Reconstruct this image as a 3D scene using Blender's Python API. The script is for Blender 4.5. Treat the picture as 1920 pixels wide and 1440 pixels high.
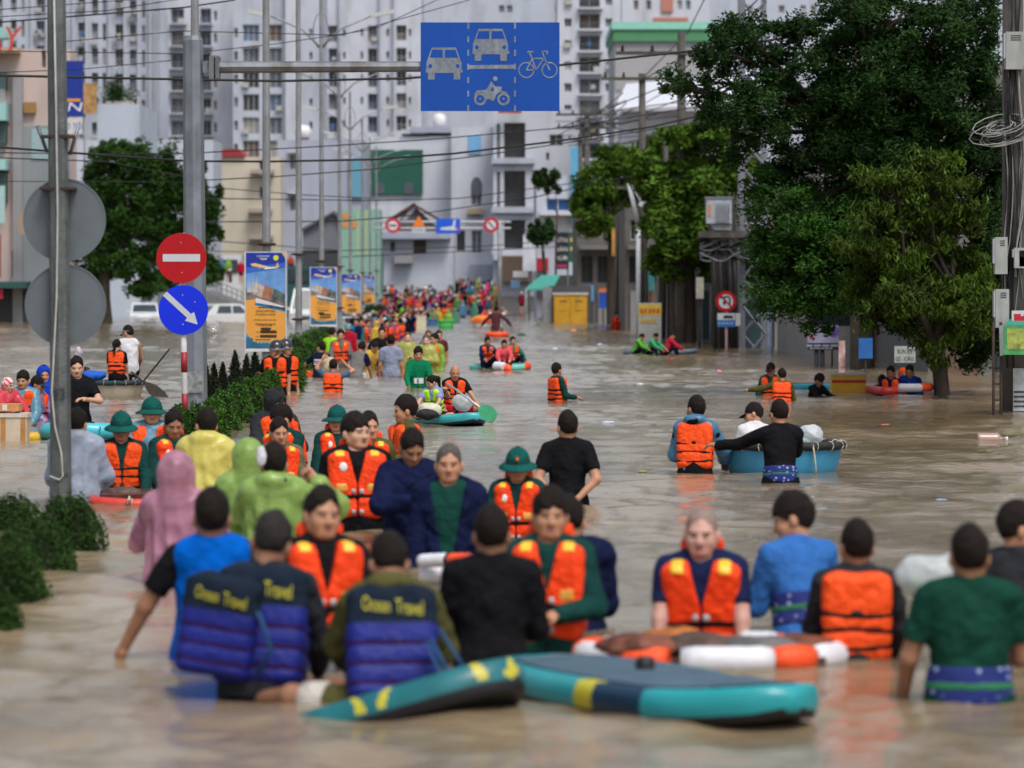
import bpy, math, random
import numpy as np
from mathutils import Vector, Matrix, Euler

random.seed(7); RNG = np.random.default_rng(7)
for o in list(bpy.data.objects): bpy.data.objects.remove(o)
SC = bpy.context.scene
COL = SC.collection
R = math.radians

# ------------------------------------------------------------------ camera, sky, sun, exposure
FPX, YH, CAMZ = 7200.0, 540.0, 1.85      # telephoto 135 mm; eye 1.85 m above the flood water
cam_d = bpy.data.cameras.new('camera'); cam = bpy.data.objects.new('camera', cam_d); COL.objects.link(cam)
cam.location = (0, 0, CAMZ); cam.rotation_euler = (R(90), 0, 0)
cam_d.sensor_width = 36; cam_d.lens = 135; cam_d.shift_y = -(720 - YH) / 1920
cam_d.clip_start = 0.5; cam_d.clip_end = 4000
cam_d.dof.use_dof = True; cam_d.dof.focus_distance = 47.0; cam_d.dof.aperture_fstop = 2.8
SC.camera = cam
SC.render.resolution_x, SC.render.resolution_y = 1024, 768

SUN_EL, SUN_AZ = 58, 155
w = bpy.data.worlds.new('World'); SC.world = w; w.use_nodes = True
nt = w.node_tree; bg = nt.nodes['Background']
sky = nt.nodes.new('ShaderNodeTexSky'); sky.sky_type = 'NISHITA'; sky.sun_disc = False
sky.sun_elevation = R(SUN_EL); sky.sun_rotation = R(SUN_AZ); sky.dust_density = 4.0; sky.air_density = 1.2
hsv = nt.nodes.new('ShaderNodeHueSaturation'); hsv.inputs['Saturation'].default_value = 0.6
nt.links.new(sky.outputs[0], hsv.inputs['Color']); nt.links.new(hsv.outputs[0], bg.inputs['Color'])
bg.inputs['Strength'].default_value = 0.105
sun_d = bpy.data.lights.new('sun', 'SUN'); sun_d.energy = 1.25; sun_d.angle = R(18); sun_d.color = (1, .97, .93)
sun = bpy.data.objects.new('sun', sun_d); COL.objects.link(sun)
sun.rotation_euler = (R(90 - SUN_EL), 0, R(180 - SUN_AZ))   # z turn 25 deg: high, behind the camera's right shoulder
SC.view_settings.view_transform = 'Standard'; SC.view_settings.look = 'None'
SC.view_settings.gamma = 1; SC.view_settings.use_curve_mapping = False
SC.view_settings.exposure = 0.62

# ------------------------------------------------------------------ pixel helpers (photo is 1920 wide)
def sc_at(y): return (y - YH) / CAMZ                 # pixels per metre of a thing standing in the water at row y
def dep(y): return FPX * CAMZ / (y - YH)             # its distance
def P(x, y, d): return Vector(((x - 960) / FPX * d, d, CAMZ + (YH - y) / FPX * d))
def X(x, d): return (x - 960) / FPX * d
def Z(y, d): return CAMZ + (YH - y) / FPX * d
# ------------------------------------------------------------------ materials
_M = {}
def srgb(h):
    c = [int(h[i:i+2], 16) / 255 for i in (0, 2, 4)]
    return tuple(v / 12.92 if v <= .04045 else ((v + .055) / 1.055) ** 2.4 for v in c)
def mat(name, col, rough=.75, var=.18, scale=9.0, bump=0.0, bscale=40.0, metal=0.0, spec=.4, dirt=None, coat=0, emit=0):
    """procedural principled material: base colour broken up by noise, optional dirt colour and bump"""
    if name in _M: return _M[name]
    m = bpy.data.materials.new(name); m.use_nodes = True; _M[name] = m
    t = m.node_tree; b = t.nodes['Principled BSDF']
    if isinstance(col, str): col = srgb(col)
    b.inputs['Roughness'].default_value = rough; b.inputs['Metallic'].default_value = metal
    b.inputs['Specular IOR Level'].default_value = spec; b.inputs['Coat Weight'].default_value = coat
    tc = t.nodes.new('ShaderNodeTexCoord'); n = t.nodes.new('ShaderNodeTexNoise')
    n.inputs['Scale'].default_value = scale; n.inputs['Detail'].default_value = 5; n.inputs['Roughness'].default_value = .6
    t.links.new(tc.outputs['Object'], n.inputs['Vector'])
    r = t.nodes.new('ShaderNodeValToRGB')
    lo = tuple(c * (1 - var) for c in col) + (1,); hi = tuple(min(1, c * (1 + var * .7)) for c in col) + (1,)
    r.color_ramp.elements[0].position = .32; r.color_ramp.elements[0].color = lo
    r.color_ramp.elements[1].position = .68; r.color_ramp.elements[1].color = hi
    t.links.new(n.outputs['Fac'], r.inputs['Fac']); out = r.outputs['Color']
    if dirt:
        dc, amt, ds = dirt
        n2 = t.nodes.new('ShaderNodeTexNoise'); n2.inputs['Scale'].default_value = ds; n2.inputs['Detail'].default_value = 8
        mp = t.nodes.new('ShaderNodeMapping'); mp.inputs['Scale'].default_value = (1, 1, .22)
        t.links.new(tc.outputs['Object'], mp.inputs['Vector']); t.links.new(mp.outputs[0], n2.inputs['Vector'])
        r2 = t.nodes.new('ShaderNodeValToRGB'); r2.color_ramp.elements[0].position = .5; r2.color_ramp.elements[1].position = .72
        r2.color_ramp.elements[0].color = (0, 0, 0, 1); r2.color_ramp.elements[1].color = (amt, amt, amt, 1)
        mx = t.nodes.new('ShaderNodeMix'); mx.data_type = 'RGBA'
        t.links.new(n2.outputs['Fac'], r2.inputs['Fac']); t.links.new(r2.outputs['Color'], mx.inputs['Factor'])
        t.links.new(out, mx.inputs['A']); mx.inputs['B'].default_value = tuple(srgb(dc) if isinstance(dc, str) else dc) + (1,)
        out = mx.outputs['Result']
    t.links.new(out, b.inputs['Base Color'])
    if emit:
        t.links.new(out, b.inputs['Emission Color']); b.inputs['Emission Strength'].default_value = emit
    if bump:
        n3 = t.nodes.new('ShaderNodeTexNoise'); n3.inputs['Scale'].default_value = bscale; n3.inputs['Detail'].default_value = 4
        t.links.new(tc.outputs['Object'], n3.inputs['Vector'])
        bp = t.nodes.new('ShaderNodeBump'); bp.inputs['Strength'].default_value = bump; bp.inputs['Distance'].default_value = .03
        t.links.new(n3.outputs['Fac'], bp.inputs['Height']); t.links.new(bp.outputs[0], b.inputs['Normal'])
    return m
def cloth(name, col, rough=.85, var=.16): return mat('cloth_' + name, col, rough, var, 7, .85, 15, spec=.06)
def nylon(name, col): return mat('nylon_' + name, col, .55, .14, 10, .8, 20, spec=.22)
def film(name, col, clear=.3, rough=.2):
    """thin translucent raincoat plastic"""
    k = 'film_' + name
    if k in _M: return _M[k]
    m = bpy.data.materials.new(k); m.use_nodes = True; _M[k] = m; t = m.node_tree
    if isinstance(col, str): col = srgb(col)
    b = t.nodes['Principled BSDF']; o = t.nodes['Material Output']
    b.inputs['Base Color'].default_value = col + (1,); b.inputs['Roughness'].default_value = rough
    tl = t.nodes.new('ShaderNodeBsdfTranslucent'); tl.inputs['Color'].default_value = col + (1,)
    tr = t.nodes.new('ShaderNodeBsdfTransparent'); tr.inputs['Color'].default_value = tuple(.55 + .45 * c for c in col) + (1,)
    a = t.nodes.new('ShaderNodeMixShader'); a.inputs[0].default_value = .35
    c = t.nodes.new('ShaderNodeMixShader')
    n = t.nodes.new('ShaderNodeTexNoise'); n.inputs['Scale'].default_value = 11; n.inputs['Detail'].default_value = 6
    tc = t.nodes.new('ShaderNodeTexCoord'); t.links.new(tc.outputs['Object'], n.inputs['Vector'])
    mr = t.nodes.new('ShaderNodeMapRange'); mr.inputs[1].default_value = .3; mr.inputs[2].default_value = .7
    mr.inputs[3].default_value = max(0, clear - .15); mr.inputs[4].default_value = clear + .15
    bp = t.nodes.new('ShaderNodeBump'); bp.inputs['Strength'].default_value = .6; bp.inputs['Distance'].default_value = .03
    t.links.new(n.outputs['Fac'], mr.inputs[0]); t.links.new(n.outputs['Fac'], bp.inputs['Height'])
    t.links.new(bp.outputs[0], b.inputs['Normal'])
    t.links.new(b.outputs[0], a.inputs[1]); t.links.new(tl.outputs[0], a.inputs[2])
    t.links.new(mr.outputs[0], c.inputs[0]); t.links.new(a.outputs[0], c.inputs[1]); t.links.new(tr.outputs[0], c.inputs[2])
    t.links.new(c.outputs[0], o.inputs['Surface']); return m
def dots(name, c0, c1, scale):
    """cloth printed with scattered pale flowers"""
    m = mat(name, c0, .8, .2, 6); t = m.node_tree; b = t.nodes['Principled BSDF']; v = t.nodes.new('ShaderNodeTexVoronoi'); v.inputs['Scale'].default_value = scale; tc = t.nodes.new('ShaderNodeTexCoord'); t.links.new(tc.outputs['Object'], v.inputs['Vector'])
    r = t.nodes.new('ShaderNodeValToRGB'); r.color_ramp.elements[0].position = .20; r.color_ramp.elements[0].color = (1, 1, 1, 1); r.color_ramp.elements[1].position = .32; r.color_ramp.elements[1].color = (0, 0, 0, 1); t.links.new(v.outputs['Distance'], r.inputs['Fac'])
    mx = t.nodes.new('ShaderNodeMix'); mx.data_type = 'RGBA'; src = b.inputs['Base Color'].links[0].from_socket; t.links.new(r.outputs['Color'], mx.inputs['Factor']); t.links.new(src, mx.inputs['A']); mx.inputs['B'].default_value = c1 + (1,); t.links.new(mx.outputs['Result'], b.inputs['Base Color']); return m
def glass(name='glass_dark', col=(.03, .04, .05)): return mat(name, col, .12, .5, .7, spec=.6)

# ------------------------------------------------------------------ objects
def tag(o, label=None, cat=None, group=None, kind=None):
    if label: o['label'] = label
    if cat: o['category'] = cat
    if group: o['group'] = group
    if kind: o['kind'] = kind
    return o
def thing(name, label, cat, loc=(0, 0, 0), group=None, rz=0):
    o = bpy.data.objects.new(name, None); COL.objects.link(o); o.location = loc; o.rotation_euler = (0, 0, rz)
    o.empty_display_size = .2
    return tag(o, label, cat, group)
def link(name, me, parent=None, loc=None, rot=None, scale=None):
    o = bpy.data.objects.new(name, me); COL.objects.link(o)
    if parent: o.parent = parent
    if loc is not None: o.location = loc
    if rot is not None: o.rotation_euler = rot
    if scale is not None: o.scale = scale
    return o
def np_mesh(name, V, Fc, mats, mi=None, smooth=True):
    me = bpy.data.meshes.new(name)
    V = np.asarray(V, np.float32); Fc = np.asarray(Fc, np.int32); n = len(Fc); k = Fc.shape[1]
    me.vertices.add(len(V)); me.vertices.foreach_set('co', V.ravel())
    me.loops.add(n * k); me.loops.foreach_set('vertex_index', Fc.ravel())
    me.polygons.add(n); me.polygons.foreach_set('loop_start', np.arange(0, n * k, k, dtype=np.int32))
    for m in mats: me.materials.append(m)
    if mi is not None: me.polygons.foreach_set('material_index', np.asarray(mi, np.int32))
    me.polygons.foreach_set('use_smooth', np.full(n, smooth)); me.update(calc_edges=True)
    return me
class MB:
    """collects shapes in world coordinates (or local ones) and links them as ONE mesh object"""
    def __init__(s): s.v = []; s.f = []; s.m = []; s.sm = []; s.mats = []
    def mi(s, m):
        if m not in s.mats: s.mats.append(m)
        return s.mats.index(m)
    def add(s, vs, fs, m, smooth=False):
        b = len(s.v); i = s.mi(m); s.v += [tuple(v) for v in vs]
        for f in fs: s.f.append([q + b for q in f]); s.m.append(i); s.sm.append(smooth)
        return s
    def box(s, c, h, m, rot=None, taper=1.0):
        vs = []
        for z in (-1, 1):
            k = taper if z > 0 else 1
            for x, y in ((-1, -1), (1, -1), (1, 1), (-1, 1)):
                v = Vector((x * h[0] * k, y * h[1] * k, z * h[2]))
                if rot: v = Euler(rot).to_matrix() @ v
                vs.append(v + Vector(c))
        return s.add(vs, [(3, 2, 1, 0), (4, 5, 6, 7), (0, 1, 5, 4), (1, 2, 6, 5), (2, 3, 7, 6), (3, 0, 4, 7)], m)
    def bx(s, x0, x1, y0, y1, z0, z1, m):
        return s.box(((x0 + x1) / 2, (y0 + y1) / 2, (z0 + z1) / 2), (abs(x1 - x0) / 2, abs(y1 - y0) / 2, abs(z1 - z0) / 2), m)
    def tube(s, pts, r, m, n=8, smooth=True, flat=1.0, caps=True):
        pts = [Vector(p) for p in pts]; k = len(pts); rs = r if hasattr(r, '__len__') else [r] * k
        vs = []; up = None
        for i, p in enumerate(pts):
            t = (pts[min(i + 1, k - 1)] - pts[max(i - 1, 0)]).normalized()
            if up is None: up = Vector((0, 0, 1)) if abs(t.z) < .9 else Vector((0, 1, 0))
            a = t.cross(up).normalized(); b = a.cross(t).normalized(); up = b
            for j in range(n):
                q = 2 * math.pi * j / n
                vs.append(p + a * (math.cos(q) * rs[i]) + b * (math.sin(q) * rs[i] * flat))
        fs = [(i * n + j, i * n + (j + 1) % n, (i + 1) * n + (j + 1) % n, (i + 1) * n + j) for i in range(k - 1) for j in range(n)]
        s.add(vs, fs, m, smooth)
        if caps:
            b = len(s.v) - len(vs); i = s.mi(m)
            s.f.append([b + j for j in range(n)][::-1]); s.f.append([b + (k - 1) * n + j for j in range(n)]); s.m += [i, i]; s.sm += [False, False]
        return s
    def prism(s, poly, y0, y1, m):
        """outline in x,z extruded along y (y0 nearer the camera)"""
        n = len(poly); vs = [(x, y0, z) for x, z in poly] + [(x, y1, z) for x, z in poly]
        fs = [tuple(range(n)), tuple(range(2 * n - 1, n - 1, -1))] + [(i, i + n, (i + 1) % n + n, (i + 1) % n) for i in range(n)]
        return s.add(vs, fs, m)
    def ring(s, c, r0, r1, y0, y1, m, n=24, a0=0, a1=2 * math.pi):
        full = abs(a1 - a0 - 2 * math.pi) < 1e-6; k = n if full else n + 1; vs = []
        for i in range(k):
            a = a0 + (a1 - a0) * i / n; q = (math.cos(a), math.sin(a))
            for (rr, yy) in ((r0, y0), (r1, y0), (r1, y1), (r0, y1)): vs.append((c[0] + q[0] * rr, yy, c[1] + q[1] * rr))
        fs = []
        for i in range(n):
            j = (i + 1) % k
            for e in range(4): fs.append((i * 4 + e, i * 4 + (e + 1) % 4, j * 4 + (e + 1) % 4, j * 4 + e))
        return s.add(vs, fs, m)
    def disc(s, c, r, y0, y1, m, n=28, rz=None):
        return s.prism([(c[0] + math.cos(2 * math.pi * i / n) * r, c[1] + math.sin(2 * math.pi * i / n) * (rz or r)) for i in range(n)], y0, y1, m)
    def lathe(s, prof, c, m, n=24, sx=1, sy=1, smooth=True):
        vs = []
        for r, z in prof:
            for j in range(n): a = 2 * math.pi * j / n; vs.append((c[0] + math.cos(a) * r * sx, c[1] + math.sin(a) * r * sy, c[2] + z))
        k = len(prof)
        return s.add(vs, [(i * n + j, i * n + (j + 1) % n, (i + 1) * n + (j + 1) % n, (i + 1) * n + j) for i in range(k - 1) for j in range(n)], m, smooth)
    def raw(s, V, Fc, m, smooth=True): return s.add([tuple(v) for v in V], [tuple(int(q) for q in f) for f in Fc], m, smooth)
    def text(s, txt, c, size, m, y, thick=.004, width=None, shear=0, rot=None):
        """flat lettering facing the camera (-y): c = centre (x,z), y = depth of its front face"""
        V, Fc = text_geo(txt)
        if len(V) == 0: return s
        lo = V.min(0); hi = V.max(0); k = size / max(1e-6, hi[1] - lo[1]); kx = (width / (hi[0] - lo[0])) if width else k
        ctr = (lo + hi) / 2; out = []
        for v in V:
            zz = (v[1] - ctr[1]) * k; out.append((c[0] + (v[0] - ctr[0]) * kx + shear * zz, y, c[1] + zz))
        s.add(out, Fc, m); return s
    def dashes(s, c, w, h, m, y, n=4, seed=1):
        """a line of print too small to read in the photograph: short marks of uneven length"""
        rg = random.Random(seed * 31 + n); ws = [rg.uniform(.6, 1.6) for _ in range(n)]; t = sum(ws) * 1.22; u = c[0] - w / 2
        for q in ws:
            e = q / t * w; s.prism([(u, c[1] - h / 2), (u + e, c[1] - h / 2), (u + e, c[1] + h / 2), (u, c[1] + h / 2)], y, y + .003, m); u += e * 1.22
        return s
    def build(s, name, parent=None, local=False, loc=None):
        me = bpy.data.meshes.new(name); off = Vector((0, 0, 0))
        if not local:
            if parent:
                off = parent.matrix_basis.translation.copy(); q = parent
                while q.parent: q = q.parent; off += q.matrix_basis.translation
            elif loc is not None: off = Vector(loc)
        me.from_pydata([(v[0] - off.x, v[1] - off.y, v[2] - off.z) for v in s.v], [], s.f)
        for m in s.mats: me.materials.append(m)
        me.polygons.foreach_set('material_index', s.m); me.polygons.foreach_set('use_smooth', s.sm); me.update()
        o = bpy.data.objects.new(name, me); COL.objects.link(o)
        if parent: o.parent = parent
        elif loc is not None: o.location = loc
        return o
_T = {}
def text_geo(txt):
    if txt not in _T:
        cu = bpy.data.curves.new('t', 'FONT'); cu.body = txt; cu.size = 1; cu.resolution_u = 3; cu.align_x = 'CENTER'
        ob = bpy.data.objects.new('t', cu); me = ob.to_mesh()
        V = np.array([v.co[:] for v in me.vertices]) if me and len(me.vertices) else np.zeros((0, 3))
        Fc = [tuple(p.vertices) for p in me.polygons] if me else []
        ob.to_mesh_clear(); bpy.data.objects.remove(ob); bpy.data.curves.remove(cu); _T[txt] = (V, Fc)
    return _T[txt]

# ------------------------------------------------------------------ implicit surfaces (numpy) -> quads
def vlen(x, y, z): return np.sqrt(x * x + y * y + z * z)
def ell(p, c, r):
    x, y, z = p[0] - c[0], p[1] - c[1], p[2] - c[2]
    k0 = vlen(x / r[0], y / r[1], z / r[2]); k1 = vlen(x / r[0] ** 2, y / r[1] ** 2, z / r[2] ** 2) + 1e-9
    return k0 * (k0 - 1) / k1
def cap(p, a, b, ra, rb=None):
    rb = ra if rb is None else rb
    d = (b[0] - a[0], b[1] - a[1], b[2] - a[2]); L = d[0] ** 2 + d[1] ** 2 + d[2] ** 2 + 1e-12
    x, y, z = p[0] - a[0], p[1] - a[1], p[2] - a[2]
    t = np.clip((x * d[0] + y * d[1] + z * d[2]) / L, 0, 1)
    return vlen(x - d[0] * t, y - d[1] * t, z - d[2] * t) - (ra + (rb - ra) * t)
def rbox(p, c, h, r):
    qx = np.abs(p[0] - c[0]) - h[0] + r; qy = np.abs(p[1] - c[1]) - h[1] + r; qz = np.abs(p[2] - c[2]) - h[2] + r
    return vlen(np.maximum(qx, 0), np.maximum(qy, 0), np.maximum(qz, 0)) + np.minimum(np.maximum(np.maximum(qx, qy), qz), 0) - r
def smin(a, b, k):
    h = np.clip(.5 + .5 * (b - a) / k, 0, 1); return b + (a - b) * h - k * h * (1 - h)
def smax(a, b, k): return -smin(-a, -b, k)
def grid(lo, hi, h):
    ax = [np.arange(lo[i], hi[i] + h, h, dtype=np.float32) for i in range(3)]
    return np.meshgrid(*ax, indexing='ij'), np.array(lo, np.float32), h
def wob(p, f, seed=0):
    a = seed * 1.7
    return (np.sin(p[0] * f + a + 1.3 * np.sin(p[2] * f * .6 + a)) * np.sin(p[2] * f * .8 + 2 + a + 1.1 * np.sin(p[1] * f * .7)) + .5 * np.sin(p[2] * f * 1.7 + p[0] * f * 1.1 + a * 2) * np.sin(p[1] * f * 1.5 + a)) * .66
_E = [((0,0,0),(1,0,0)),((0,1,0),(1,1,0)),((0,0,1),(1,0,1)),((0,1,1),(1,1,1)),((0,0,0),(0,1,0)),((1,0,0),(1,1,0)),
      ((0,0,1),(0,1,1)),((1,0,1),(1,1,1)),((0,0,0),(0,0,1)),((1,0,0),(1,0,1)),((0,1,0),(0,1,1)),((1,1,0),(1,1,1))]
def nets(F, lo, h):
    """surface nets: smooth quad mesh of the zero level set (negative inside); borders count as outside"""
    F = F.astype(np.float32).copy()
    for ax in range(3):
        sl = [slice(None)] * 3
        for e in (0, -1): sl[ax] = e; F[tuple(sl)] = np.maximum(F[tuple(sl)], h * .3)
    S = F < 0; c = [slice(0, -1), slice(1, None)]
    cnt = sum(S[c[i], c[j], c[k]].astype(np.int8) for i in (0, 1) for j in (0, 1) for k in (0, 1))
    act = (cnt > 0) & (cnt < 8); I = np.argwhere(act)
    if len(I) == 0: return np.zeros((0, 3)), np.zeros((0, 4), int)
    idx = -np.ones(act.shape, np.int64); idx[act] = np.arange(len(I))
    acc = np.zeros((len(I), 3)); num = np.zeros(len(I))
    for a, b in _E:
        fa = F[I[:, 0] + a[0], I[:, 1] + a[1], I[:, 2] + a[2]]; fb = F[I[:, 0] + b[0], I[:, 1] + b[1], I[:, 2] + b[2]]
        x = (fa < 0) != (fb < 0); t = np.where(x, fa / np.where(x, fa - fb, 1), 0)
        for q in range(3): acc[:, q] += np.where(x, a[q] + (b[q] - a[q]) * t, 0)
        num += x
    V = (I + acc / num[:, None]) * h + lo
    Q = []
    for ax in range(3):
        u, v = (ax + 1) % 3, (ax + 2) % 3
        s0 = [slice(None)] * 3; s1 = [slice(None)] * 3; s0[ax] = slice(0, -1); s1[ax] = slice(1, None)
        A = S[tuple(s0)]; B = S[tuple(s1)]; E = np.argwhere(A != B)
        E = E[(E[:, u] > 0) & (E[:, v] > 0) & (E[:, u] < F.shape[u] - 1) & (E[:, v] < F.shape[v] - 1)]
        ins = A[E[:, 0], E[:, 1], E[:, 2]]; q = []
        for du, dv in ((1, 1), (0, 1), (0, 0), (1, 0)):
            w = E.copy(); w[:, u] -= du; w[:, v] -= dv; q.append(idx[w[:, 0], w[:, 1], w[:, 2]])
        q = np.stack(q, 1); q[~ins] = q[~ins][:, ::-1]; Q.append(q)
    return V, np.concatenate(Q)
# ------------------------------------------------------------------ people: canonical 1.70 m figure facing -y, feet at z=0
SKIN = {'l': mat('skin_light', (.52, .30, .205), .5, .10, 20, .12, 60), 'm': mat('skin_tan', (.43, .215, .125), .5, .12, 20, .12, 60),
        'd': mat('skin_brown', (.31, .148, .085), .5, .12, 20, .12, 60), 'p': mat('skin_pink', (.55, .31, .25), .55, .10, 20, .12, 60)}
BROW = mat('brow_dark', (.022, .016, .014), .8, .2); EYE = mat('eye_dark', (.02, .014, .012), .25, .2); LIP = mat('lip', (.33, .12, .10), .5, .1)
WHITEYE = mat('eye_white', (.55, .5, .47), .3, .05)
HAIRM = {'black': mat('hair_black', (.016, .012, .010), .6, .6, 70, .5, 120, spec=.10), 'gray': mat('hair_gray', (.10, .092, .088), .7, .5, 70, .5, 120, spec=.15),
         'dgray': mat('hair_dark_gray', (.028, .025, .023), .7, .5, 70, .5, 120, spec=.15), 'stubble': mat('hair_stubble', (.24, .17, .14), .7, .2, 70), 'blond': mat('hair_brown', (.10, .06, .035), .6, .4, 30, .8, 90)}

def head_field(p, wide=1.0):
    q = (p[0] / wide, p[1], p[2])
    f = ell(q, (0, .012, .088), (.075, .094, .096))
    f = smin(f, ell(q, (0, -.026, .035), (.062, .066, .088)), .03)
    f = smin(f, ell(q, (0, -.056, -.026), (.034, .032, .026)), .035)
    f = smin(f, cap(q, (-.052, -.005, .0), (-.022, -.058, -.028), .022), .03); f = smin(f, cap(q, (.052, -.005, .0), (.022, -.058, -.028), .022), .03)
    f = smin(f, cap(q, (-.034, -.074, .078), (.034, -.074, .078), .011), .026)
    for s in (-1, 1):
        f = smin(f, ell(q, (s * .040, -.058, .026), (.024, .024, .024)), .035)
        f = smax(f, -ell(q, (s * .031, -.100, .057), (.019, .016, .011)), .012)
        f = smin(f, ell(q, (s * .030, -.074, .056), (.0135, .0135, .0105)), .004)
        f = smin(f, ell(q, (s * .012, -.096, .022), (.009, .012, .008)), .008)
        f = smin(f, ell(q, (s * .081, .014, .044), (.014, .023, .034)), .008)
    f = smin(f, cap(q, (0, -.082, .068), (0, -.108, .027), .009, .0125), .012)
    f = smin(f, cap(q, (-.018, -.083, -.001), (.018, -.083, -.001), .0075), .008); f = smin(f, cap(q, (-.015, -.080, -.011), (.015, -.080, -.011), .008), .008)
    return smin(f, cap(p, (0, .008, -.14), (0, .020, .03), .053, .054), .035)
RIPPLES = []                                         # wash around people pushing through the water: (x, y, strength)
_H = {}
def head_mesh(wide, h):
    k = (wide, h)
    if k not in _H:
        p, lo, hh = grid((-.11, -.14, -.15), (.11, .13, .20), h); V, Q = nets(head_field(p, wide), lo, hh)
        c = V[Q].mean(1); ax = np.abs(c[:, 0] / wide); mi = np.zeros(len(Q), int); fr = c[:, 1] < -.055
        mi[fr & (ax > .012) & (ax < .052) & (c[:, 2] > .072 + .10 * (ax - .03) ** 2 - .2 * np.maximum(ax - .036, 0)) & (c[:, 2] < .0815 - .25 * np.maximum(ax - .036, 0))] = 1
        e = ((ax - .031) / .0135) ** 2 + ((c[:, 2] - .057) / .0062) ** 2; mi[fr & (e < 1)] = 2
        mi[fr & (ax < .0235) & (c[:, 2] > -.0165) & (c[:, 2] < .0055) & (c[:, 1] < -.078)] = 3
        _H[k] = (V, Q, mi)
    return _H[k]
# ---- hands: wrist at origin, fingers along -z, palm faces -y, thumb on +x side
def hand_field(p, pose):
    f = rbox(p, (0, 0, -.045), (.039, .014, .042), .013); f = smin(f, cap(p, (0, 0, .03), (0, 0, -.02), .027, .029), .02)
    c = {'relax': (.35, .55), 'grip': (1.25, 1.35), 'flat': (.06, .08), 'point': (.2, .25)}[pose]
    for i, (x, L, g) in enumerate(((.029, .073, 0), (.010, .082, 0), (-.010, .076, .06), (-.028, .060, .12))):
        a = Vector((x, 0, -.082)); d1 = Vector((x * .18, -math.sin(c[0] + g), -math.cos(c[0] + g))).normalized(); b = a + d1 * L * .52
        d2 = Vector((x * .1, -math.sin(c[0] + c[1] + g * 2), -math.cos(c[0] + c[1] + g * 2))).normalized(); e = b + d2 * L * .48
        f = smin(f, np.minimum(cap(p, a, b, .0095, .0088), cap(p, b, e, .0088, .0072)), .006)
    k = .9 if pose == 'grip' else .45
    a = Vector((.030, -.002, -.028)); b = a + Vector((.030, -.012, -.030)); e = b + Vector((.010 - .03 * (pose == 'grip'), -.022 * k, -.026))
    return smin(f, np.minimum(cap(p, a, b, .0125, .0105), cap(p, b, e, .0105, .008)), .008)
_HD = {}
def hand_mesh(pose, h):
    k = (pose, h)
    if k not in _HD:
        p, lo, hh = grid((-.06, -.11, -.19), (.10, .04, .055), h); _HD[k] = nets(hand_field(p, pose), lo, hh)
    return _HD[k]
# ---- hair and hats in the head's own frame, shared between people
def hair_field(p, style):
    lump = .0022 * wob(p, 75) + .0032 * wob(p, 36, 2)
    if style == 'tail':
        f = ell(p, (0, .018, .085), (.088, .106, .106)) - lump
        f = np.maximum(f, -(.16 * (p[1] + .078) + .175 * (p[2] - .098)))
        t = smin(cap(p, (0, .10, .12), (.01, .15, .06), .032, .042), cap(p, (.01, .15, .06), (.0, .13, -.17), .042, .018), .03) - lump
        return np.minimum(f, t)
    if style == 'long':
        f = ell(p, (0, .018, .085), (.090, .106, .108)) - lump
        f = np.maximum(f, -(.16 * (p[1] + .078) + .175 * (p[2] - .098)))
        return smin(f, cap(p, (0, .065, .08), (0, .085, -.20), .075, .06) - lump, .03)
    t = {'short': (.016, .122, -.028), 'buzz': (.008, .125, -.010), 'fringe': (.021, .096, -.03), 'tall': (.025, .125, -.01), 'shag': (.026, .100, -.06), 'thin': (.005, .145, .0)}[style]
    lump = .0035 * wob(p, 62, 1) + .0055 * wob(p, 31, 2) + .002 * wob(p, 130, 4)
    f = ell(p, (0, .016 + (.004 if style == 'tall' else 0), .088 + t[0] * .45), (.077 + t[0] * .75, .096 + t[0] * .85, .097 + t[0])) - lump * (0.35 if style in ('buzz', 'thin') else 1)
    zl = np.interp(p[1], [-.2, -.070, -.020, .020, .085, .2], [t[1], t[1], .060, .045, t[2], t[2]]) + .008 * wob(p, 95, 7) + .014 * np.sin(p[0] * 41 + 1) * (p[1] < -.05) + .007 * np.sin(p[0] * 120) * (p[1] < -.05)
    f = np.maximum(f, (zl - p[2]) * .8)
    for s in (-1, 1): f = smax(f, -ell(p, (s * .092, .012, .036), (.028, .031, .046)), .006)
    return f
_HR = {}
def hair_mesh(style, color, h):
    k = (style, color, h)
    if k not in _HR:
        p, lo, hh = grid((-.13, -.13, -.24 if style in ('tail', 'long') else -.10), (.13, .22 if style in ('tail', 'long') else .15, .24), h)
        V, Q = nets(hair_field(p, style), lo, hh); _HR[k] = np_mesh('hair', V, Q, [HAIRM[color]])
    return _HR[k]
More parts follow.
